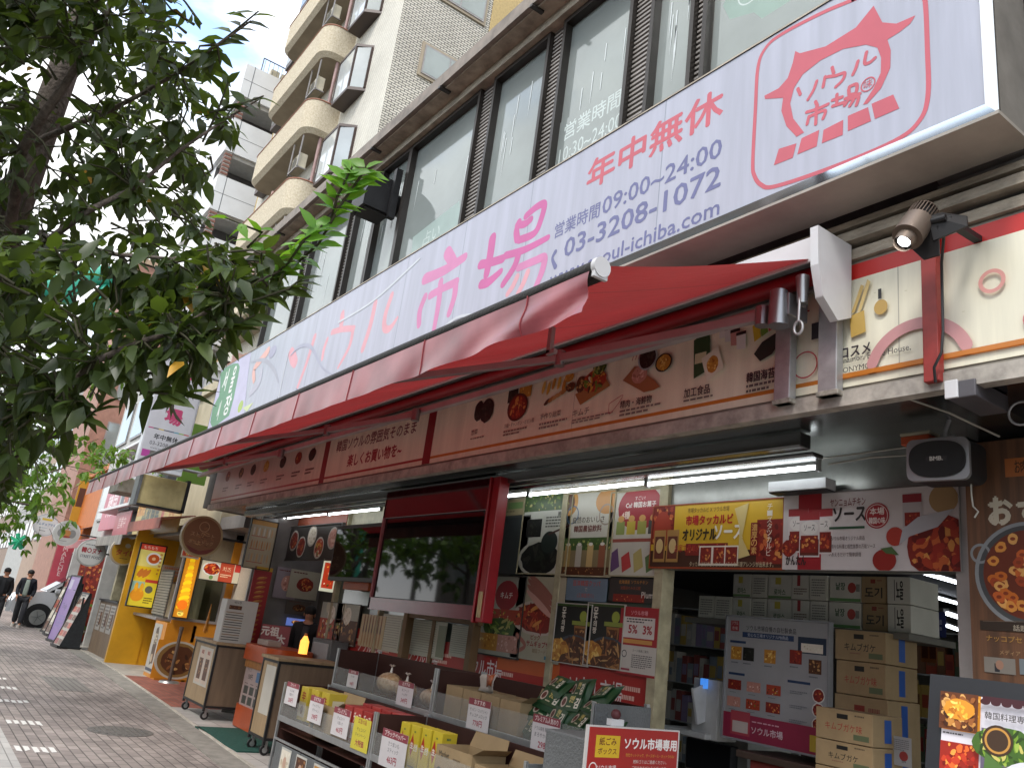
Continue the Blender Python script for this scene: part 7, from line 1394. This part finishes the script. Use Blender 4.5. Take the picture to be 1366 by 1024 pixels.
def leaf(mb, base, d, nrm, ln, wd, m, droop=.25):
    d = d.normalized(); sd = d.cross(nrm).normalized(); nn = sd.cross(d).normalized(); v = []
    ts = (0, .3, .62, 1); ws = (0, .5, .42, 0); mid = [base+d*(ln*t)-nn*(droop*ln*t*t) for t in ts]
    cup = .12*wd
    v = [mid[0], mid[1], mid[2], mid[3], mid[1]+sd*wd*ws[1]+nn*cup, mid[2]+sd*wd*ws[2]+nn*cup, mid[1]-sd*wd*ws[1]+nn*cup, mid[2]-sd*wd*ws[2]+nn*cup]
    mb.add(v, [(0, 4, 1), (0, 1, 6), (1, 4, 5, 2), (1, 2, 7, 6), (2, 5, 3), (2, 3, 7)], m, True)
def rv(): 
    a = rng.uniform(0, 6.283); z = rng.uniform(-1, 1); q = math.sqrt(1-z*z); return Vector((q*math.cos(a), q*math.sin(a), z))
def cluster(mb, tw, c, back, n, ln, m, yellow=.0):
    tw.tube([back, (back+c)/2+rv()*.03, c], [.006, .004, .003], m_twig, 4); ax = (c-back).normalized()
    for i in range(n):
        a = rv(); d = (a*.8+ax*.5+Vector((0, 0, -.55))).normalized(); b = c-ax*rng.uniform(0, .12)+rv()*.015
        q = (Vector((0, 0, 1))*.8+rv()*.6); L_ = ln*rng.uniform(.55, 1.3); leaf(mb, b+d*.02, d, q, L_, L_*rng.uniform(.38, .48), m_leafy if rng.random() < yellow else m, rng.uniform(.1, .4))
# near tree
tr = thing('street_tree', 'large dark green street tree on the left, its crown close to the camera', 'tree', (-4.5, -.06, 0))
tx, ty = -4.5, -.06
tk = MB().tube([(tx, ty, 0), (tx+.02, ty, 1.5), (tx-.01, ty, 3), (tx, ty+.01, 4.2), (tx+.03, ty, 5.4), (tx, ty-.05, 6.6)], [.11, .09, .08, .07, .055, .03], m_bark, 14); tk.build('trunk', tr)
def limb(pts, r0, r1):
    P = [at(*p) for p in pts]; n = len(P); r0 *= .6; r1 *= .6; MB().tube(P, [r0+(r1-r0)*i/(n-1) for i in range(n)], m_bark, 10).build('limb', tr); return P
LB = []
LB += limb([(48, 192, 4.72), (62, 183, 4.6), (88, 172, 4.4), (111, 162, 4.3), (145, 148, 4.1), (190, 125, 4.0), (240, 95, 3.9), (290, 60, 3.8), (335, 28, 3.8)], .03, .006)
LB += limb([(8, 390, 4.75), (14, 300, 4.4), (30, 200, 4.1), (60, 150, 3.9), (84, 118, 3.9), (111, 74, 3.9), (140, 20, 4.0), (170, -60, 4.1)], .045, .012)
LB += limb([(-40, 620, 3.9), (0, 566, 3.3), (50, 541, 3.1), (84, 520, 3.0), (130, 480, 2.95), (190, 455, 2.9), (236, 441, 2.9), (300, 400, 2.9), (350, 372, 2.95), (398, 350, 3.0)], .03, .005)
LB += limb([(10, 360, 4.7), (40, 344, 3.8), (64, 320, 3.6), (120, 280, 3.5), (180, 250, 3.6), (240, 200, 3.7), (300, 160, 3.8), (350, 130, 3.85)], .028, .005)
LB += limb([(30, 300, 4.75), (90, 330, 3.6), (160, 340, 3.3), (230, 345, 3.2), (290, 335, 3.2)], .022, .005)
LB += limb([(-60, 700, 4.2), (-20, 640, 3.6), (20, 610, 3.3), (60, 590, 3.2)], .02, .005)
LB += limb([(75, 60, 4.8), (40, -10, 4.6), (0, -80, 4.6)], .03, .01)
def inpoly(x, y, P):
    c = False
    for i in range(len(P)):
        (x0, y0), (x1, y1) = P[i-1], P[i]
        if (y0 > y) != (y1 > y) and x < (x1-x0)*(y-y0)/(y1-y0)+x0: c = not c
    return c
EDGE = [(-160, -160), (255, -160), (232, -20), (222, 30), (240, 62), (275, 75), (300, 95), (290, 120), (318, 145), (312, 175), (285, 190), (280, 230), (268, 262), (262, 300), (300, 312), (345, 328), (385, 350), (390, 385), (350, 405), (318, 435), (290, 468), (262, 500), (240, 530), (196, 528), (150, 515), (118, 540), (96, 560), (88, 600), (60, 615), (20, 640), (-20, 690), (-160, 760)]
GAPS = [(78, 195, 24), (92, 178, 14), (66, 215, 16), (98, 108, 14), (104, 92, 12), (88, 130, 10), (34, 305, 12), (105, 378, 22), (75, 372, 16), (140, 372, 14), (150, 395, 16), (36, 88, 9), (238, 30, 14), (8, 35, 8), (120, 128, 8), (180, 130, 7), (160, 300, 6), (232, 150, 8), (225, 255, 7), (205, 285, 6), (90, 425, 5), (60, 640, 10), (165, 410, 8)]
cr = MB(); tw = MB(); k = 0
while k < 980:
    x, y = rng.uniform(-150, 400), rng.uniform(-150, 700)
    if not inpoly(x, y, EDGE) or any((x-a)**2+(y-b)**2 < (r+9)**2 for a, b, r in GAPS): continue
    low = y > 320
    if 30 < y < 350 and abs(x-(2+(350-y)*.265)) < 15: continue
    d = rng.uniform(2.75, 3.6) if low else rng.uniform(3.5, 5.2)
    if low and x < 60: d = rng.uniform(2.9, 4.0)
    c = at(x, y, d); nb = min(LB, key=lambda p: (p-c).length); v = nb-c; back = c+v*min(1, .16/max(.1, v.length))
    cluster(cr, tw, c, back, rng.randint(6, 9), .088, m_leaf, .004); k += 1
# outlying twigs
def sprig(pts, n, ln, m, wid=.05):
    P = [at(*p) for p in pts]; tw.tube(P, [.005]*(len(P)-1)+[.003], m_twig, 5)
    for i in range(n):
        t = (i+.5)/n*(len(P)-1); j = min(int(t), len(P)-2); b = P[j].lerp(P[j+1], t-j); ax = (P[j+1]-P[j]).normalized(); s_ = (-1)**i
        d = (ax*.5+CR*s_*.8+CU*rng.uniform(-.5, .3)+rv()*.3).normalized(); leaf(cr, b, d, rv()*.5+CU*.7-CF*.4, ln*rng.uniform(.8, 1.15), ln*.42, m, rng.uniform(.1, .35))
sprig([(235, 98, 3.9), (270, 75, 3.85), (305, 48, 3.8), (345, 15, 3.8)], 22, .095, m_leaf); sprig([(280, 150, 3.8), (320, 140, 3.8), (352, 128, 3.8)], 12, .09, m_leaf); sprig([(270, 190, 3.8), (290, 150, 3.8), (305, 108, 3.8)], 9, .09, m_leaf)
sprig([(395, 352, 3.0), (425, 325, 2.95), (455, 272, 2.9), (478, 240, 2.9), (488, 222, 2.9)], 34, .085, m_leafl); sprig([(440, 300, 2.95), (450, 262, 2.9), (470, 222, 2.9)], 12, .08, m_leafl)
sprig([(360, 372, 3.0), (385, 350, 2.95), (405, 320, 2.9), (430, 300, 2.9)], 22, .085, m_leafl); sprig([(300, 405, 2.9), (340, 400, 2.9), (385, 385, 2.9), (402, 372, 2.9)], 20, .1, m_leaf); sprig([(250, 440, 2.9), (300, 440, 2.9), (340, 420, 2.9)], 16, .1, m_leaf)
sprig([(180, 520, 2.85), (220, 525, 2.8), (250, 528, 2.8)], 12, .12, m_leaf); sprig([(60, 545, 3.0), (110, 560, 2.9), (130, 545, 2.9)], 10, .11, m_leaf); sprig([(330, 330, 3.0), (350, 310, 2.95), (300, 290, 2.95)], 8, .08, m_leafl)
cw = cr.build('crown', tr); tw.build('twigs', tr)
# further trees along the pavement
def far_tree(x, y, h, r, n, lab, seed, m=m_leaff, ln=.13):
    rng.seed(seed); t_ = thing('street_tree', lab, 'tree', (x, y, 0)); P = [(x, y, 0), (x+.03, y, h*.3), (x-.04, y+.03, h*.6), (x, y, h*.95)]; MB().tube(P, [.14, .11, .08, .03], m_bark, 10).build('trunk', t_)
    c_ = MB(); w_ = MB(); cen = Vector((x, y, h*.66)); hubs = []
    for i in range(9): a = i*2.4; e = cen+Vector((math.cos(a)*r*.7, math.sin(a)*r*.7, rng.uniform(-.5, .8)*r*.7)); b = Vector((x, y, h*rng.uniform(.35, .6))); w_.tube([b, (b+e)/2+Vector((0, 0, .2)), e], [.045, .03, .012], m_bark, 6); hubs += [e, (b+e)/2]
    for i in range(n):
        hb = rng.choice(hubs); c = hb+rv()*rng.uniform(.2, .75)*r*.55; v = hb-c; cluster(c_, w_, c, c+v*min(1, .35/max(.1, v.length)), 7, ln, m)
    c_.build('crown', t_); w_.build('limbs', t_)
far_tree(-12.0, -.2, 5.4, 1.9, 330, 'second street tree along the pavement, lighter green', 3)
far_tree(-19.5, .4, 5.6, 2.6, 330, 'third street tree along the pavement', 5, ln=.17)
far_tree(-28.5, .6, 5.2, 2.3, 200, 'farthest street tree near the walking people', 9, ln=.2)
rng.seed(21); c_ = thing('potted_shrub', 'loose yellow green shrub growing from an upper ledge beside the box sign', 'shrub', (-21.5, 4.2, 4.9)); a_, b_ = MB(), MB()
base = WX(165, 625, -20.0)
for i in range(60):
    c = base+Vector((rng.uniform(-.9, .9), rng.uniform(-.8, .7), rng.uniform(-.25, .5))); cluster(a_, b_, c, c*.6+base*.4-Vector((0, 0, .1)), 7, .16, m_leaff)
MB().box(base.x-.5, base.x+.5, base.y-.1, base.y+.7, base.z-.55, base.z-.25, m_conc).build('pot', c_); a_.build('leaves', c_); b_.build('stems', c_)

for i, (x, y) in enumerate(((-26, -8), (-31, -8.6), (-36.5, -8.2), (-21, -8.4))): far_tree(x, y, 8.5, 3.6, 260, 'tree across the road reflected in the dark screens, %s' % ('third from the far end', 'second from the far end', 'farthest', 'nearest')[i], 40+i, ln=.34)
# ================================================================== PEOPLE
m_skin = mat('skin', '#b98468', rough=.55, var=.06, scale=12); m_hair = mat('dark_hair', '#1a1513', rough=.7, var=.2, scale=40)
def skin_mesh(name, V, E_, Rr, m, parent, sub=2, root=0):
    me = bpy.data.meshes.new(name); me.from_pydata(V, E_, []); o = bpy.data.objects.new(name, me); COL.objects.link(o)
    sk = o.modifiers.new('skin', 'SKIN'); sk.use_smooth_shade = True; lay = me.skin_vertices[0].data
    for i, r in enumerate(Rr): lay[i].radius = r if isinstance(r, tuple) else (r, r)
    lay[root].use_root = True
    s_ = o.modifiers.new('sub', 'SUBSURF'); s_.levels = s_.render_levels = sub
    dg = bpy.context.evaluated_depsgraph_get(); me2 = bpy.data.meshes.new_from_object(o.evaluated_get(dg)); bpy.data.objects.remove(o); me2.materials.clear(); me2.materials.append(m)
    for p in me2.polygons: p.use_smooth = True
    ob = bpy.data.objects.new(name, me2); COL.objects.link(ob); ob.parent = parent; return ob
def person(lab, loc, rz, jacket, shirt, trousers, shoes, stride=.3, h=1.74, armpose=0, hair=m_hair, pocket=True):
    r_ = thing('person', lab, 'person', (0, 0, 0)); k = h/1.74
    def S_(l): return [tuple(c*k for c in p) for p in l]
    # faces -Y in its own frame; x = its left
    lf, rf = -stride, stride*.8
    hipz = .92-.04*abs(stride)
    V = S_([(0, 0, hipz), (0, 0, 1.1), (0, .0, 1.28), (0, 0, 1.42), (0, -.01, 1.5), (0, -.02, 1.58), (0, -.025, 1.66),
            (.17, 0, 1.4), (.23, .05, 1.14), (.2, -.06 if pocket else -.12, .92), (.19, -.1, .84),
            (-.17, 0, 1.4), (-.24, .04, 1.14), (-.2, -.06 if pocket else .1, .92), (-.19, -.1, .84),
            (.09, 0, hipz-.06), (.1, lf*.55-.05, .5), (.1, lf, .1), (.11, lf-.14, .045),
            (-.09, 0, hipz-.06), (-.1, rf*.45-.05, .5), (-.1, rf, .12), (-.11, rf-.13, .05)])
    E_ = [(0, 1), (1, 2), (2, 3), (3, 4), (4, 5), (5, 6), (3, 7), (7, 8), (8, 9), (9, 10), (3, 11), (11, 12), (12, 13), (13, 14), (0, 15), (15, 16), (16, 17), (17, 18), (0, 19), (19, 20), (20, 21), (21, 22)]
    Rr = [(.14, .1), (.13, .09), (.15, .1), (.13, .09), .05, (.078, .092), (.07, .085), .055, .042, .033, (.025, .04), .055, .042, .033, (.025, .04), .08, .055, .035, (.03, .03), .08, .055, .035, (.03, .03)]
    body = skin_mesh('body', V, E_, [tuple(q*k for q in r) if isinstance(r, tuple) else r*k for r in Rr], m_skin, r_)
    # jacket
    JV = [V[i] for i in (0, 1, 2, 3, 7, 8, 9, 11, 12, 13, 4)]; JE = [(0, 1), (1, 2), (2, 3), (3, 4), (4, 5), (5, 6), (3, 7), (7, 8), (8, 9), (3, 10)]
    skin_mesh('jacket', JV, JE, [tuple(q*k for q in r) for r in [(.185, .13), (.18, .13), (.185, .13), (.14, .1), (.08, .08), (.068, .068), (.055, .055), (.08, .08), (.068, .068), (.055, .055), (.085, .085)]], jacket, r_)
    s_ = MB(); s_.grid([[(x*k*w, -(.118+.018*math.cos(x*14))*k-(.012 if z < 1.3 else 0)*k, z*k) for x in (-.06, -.03, 0, .03, .06)] for z, w in ((1.42, .8), (1.3, 1), (1.15, 1.1), (1.0, 1.1), (.92, 1.0))], shirt); s_.build('shirt', r_, solid=.006)
    TV = [V[i] for i in (0, 15, 16, 17, 19, 20, 21)]; TV[3] = (TV[3][0], TV[3][1], .1*k); skin_mesh('trousers', TV, [(0, 1), (1, 2), (2, 3), (0, 4), (4, 5), (5, 6)], [tuple(q*k for q in r) for r in [(.16, .12), (.1, .1), (.09, .09), (.085, .085), (.1, .1), (.09, .09), (.085, .085)]], trousers, r_)
    for x, y in ((.1, lf), (-.1, rf)): MB().prism([((x-.05)*k, y+.07, 0), ((x+.05)*k, y+.07, 0), ((x+.055)*k, y-.1, 0), ((x+.03)*k, y-.2, 0), ((x-.03)*k, y-.2, 0), ((x-.055)*k, y-.1, 0)], (0, 0, .085), shoes).build('shoe', r_, bevel=.02)
    hd = Vector(V[5])+Vector((0, -.02, .02))*k; hm = MB().sph(hd+Vector((0, .02, .055))*k, .1*k, hair, 16, 12, (.95, 1.05, .85)).sph(hd+Vector((0, .05, .0))*k, .09*k, hair, 14, 10, (.95, .8, 1.0)); hm.build('hair', r_)
    f_ = MB()
    for x in (-.03, .03): f_.sph(hd+Vector((x, -.088, .005))*k, .011*k, m_hair, 8, 6).box(hd.x+(x-.018)*k, hd.x+(x+.018)*k, hd.y-.1*k, hd.y-.09*k, hd.z+.024*k, hd.z+.03*k, m_hair)
    f_.add([hd+Vector(p)*k for p in ((-.012, -.09, -.03), (.012, -.09, -.03), (0, -.118, -.028), (0, -.09, .012))], [(0, 1, 2), (0, 2, 3), (2, 1, 3)], m_skin).box(hd.x-.022*k, hd.x+.022*k, hd.y-.096*k, hd.y-.088*k, hd.z-.055*k, hd.z-.048*k, mat('lips', '#8a5048'))
    f_.sph(hd+Vector((.085, .0, -.01))*k, .022*k, m_skin, 8, 6, (.5, 1, 1.3)).sph(hd+Vector((-.085, 0, -.01))*k, .022*k, m_skin, 8, 6, (.5, 1, 1.3)); f_.build('face', r_)
    for sx, i in ((1, 10), (-1, 14)):
        w0 = Vector(V[i])
        for j in range(4): fb = w0+Vector((sx*.0, -.03+.02*j, -.02))*k; MB().tube([fb, fb+Vector((0, -.006, -.045))*k, fb+Vector((-sx*.012, -.01, -.078+.008*abs(j-1.5)))*k], [.0095*k, .009*k, .006*k], m_skin, 6).build('finger', r_)
        MB().tube([w0+Vector((0, -.035, .02))*k, w0+Vector((-sx*.01, -.06, -.01))*k, w0+Vector((-sx*.012, -.065, -.035))*k], [.011*k, .01*k, .007*k], m_skin, 6).build('thumb', r_)
    r_.location = loc; r_.rotation_euler.z = rz; return r_
m_navy = mat('navy_jacket', '#171a24', rough=.8, var=.2, scale=8, bump=.3, bscale=25); m_sage = mat('sage_shirt', '#8a958c', rough=.8); m_dkt = mat('charcoal_trousers', '#2a2b30', rough=.85, var=.15, scale=8); m_shw = mat('white_shoes', '#c4c0b8', rough=.6)
g = G(19, 834, 0)
person('man in a navy jacket and sage shirt walking beside the white van', (g.x+.6, g.y-.02, 0), R(80), m_navy, m_sage, m_dkt, m_shw, .3, 1.76)
g2 = G(-4, 812, 0); p_ = G(-12, 836, 0)
person('person in black leaving at the left frame edge with a grey bag', (p_.x, p_.y, 0), R(80), mat('black_coat', '#101114', rough=.8), mat('black_shirt', '#15161a', rough=.8), mat('black_trousers', '#1d1d20', rough=.8), m_spd, .25, 1.72)
o = MB().box(-.14, .14, -.05, .05, 0, .3, mat('grey_bag', '#a9adb0', rough=.5)).tube([(-.08, 0, .3), (-.06, 0, .42), (.06, 0, .42), (.08, 0, .3)], .01, m_spd, 6).build('hand_bag', bevel=.02); tag(o, 'pale grey bag carried by the person at the left edge', 'bag'); o.location = (p_.x+.15, p_.y+.27, .5)
person('staff member in dark clothes behind the orange counter', (-12.35, 5.15, .012), R(60), mat('staff_dark', '#1d1a1c', rough=.8), mat('staff_apron', '#2c2a2c'), m_dkt, m_spd, .05, 1.68)
# ================================================================== WHITE VAN
vn = thing('parked_van', 'white minivan with its nose showing behind the street menus', 'van', (0, 0, 0)); m_vp = mat('van_white', '#c4c6ca', rough=.2, var=.03, coat=.8); m_vg = mat('van_glass', '#14181c', rough=.05, spec=.9)
# length along x (nose towards +x), width y
prof = [(-2.2, .3), (2.0, .3), (2.2, .45), (2.25, .75), (2.1, .98), (1.35, 1.15), (.6, 1.75), (.3, 1.85), (-1.9, 1.85), (-2.2, 1.6)]
MB().prism([(x, -.85, z) for x, z in prof], (0, 1.7, 0), m_vp).build('body', vn, bevel=.05)
for y_ in (-.856, .846): MB().prism([(1.25, y_, 1.14), (.6, y_, 1.65), (.35, y_, 1.68), (.35, y_, 1.12)], (0, .01, 0), m_vg).prism([(.28, y_, 1.12), (.28, y_, 1.68), (-.8, y_, 1.68), (-.8, y_, 1.12)], (0, .01, 0), m_vg).prism([(-.88, y_, 1.12), (-.88, y_, 1.68), (-1.95, y_, 1.65), (-2.0, y_, 1.12)], (0, .01, 0), m_vg).build('side_window', vn)
MB().add([(1.33, -.72, 1.19), (1.33, .72, 1.19), (.66, .68, 1.73), (.66, -.68, 1.73)], [(0, 1, 2, 3)], m_vg).build('windscreen', vn, solid=.01)
for x in (1.4, -1.4):
    for y in (-.86, .66):
        w = MB().cyl((x, y, .33), (x, y+.2, .33), .33, .33, mat('tyre', '#17171a', rough=.8), 28).build('wheel', vn, bevel=.02); mb = MB().cyl((x, y-.01, .33), (x, y+.21, .33), .24, .24, m_alu, 20)
        for i in range(5): a = i*1.257; mb.beam((x, y-.018, .33), (x+.19*math.cos(a), y-.018, .33+.19*math.sin(a)), .05, .01, m_rgrey).beam((x, y+.218, .33), (x+.19*math.cos(a), y+.218, .33+.19*math.sin(a)), .05, .01, m_rgrey)
        mb.build('rim', w)
for x in (1.4, -1.4): MB().cyl((x, -.855, .36), (x, .855, .36), .4, .4, mat('wheel_arch', '#0f0f11'), 28).build('wheel_arch', vn)
for y in (-.62, .62): MB().sph((2.12, y, .82), .16, mat('headlight_glass', '#b8bcc0', rough=.1, metal=.3), 14, 8, (.6, 1.1, .6)).build('headlight', vn)
MB().box(2.2, 2.27, -.5, .5, .5, .68, mat('van_grille', '#1b1c1f')).box(2.26, 2.28, -.17, .17, .4, .5, pm('#c8c8bc')).build('grille', vn); MB().box(.95, 1.12, .86, 1.02, 1.12, 1.26, m_vp).build('mirror', vn, bevel=.03)
s = Sheet((.5, .858, .95), (-1, 0, 0), (0, 0, 1), .6, .3, base='#c4c6ca', thick=.002, basemat=m_vp); s.ring(.4, .35, .07, .012, '#b8545c').stroke([(.2, .8), (.5, .6), (.8, .85)], .012, '#b8545c', px=False); s.build('red_emblem', vn)

w_ = WX(52, 815, -31.0); vn.location = (-31.85, w_.y+1.4, 0); vn.rotation_euler.z = R(-90)
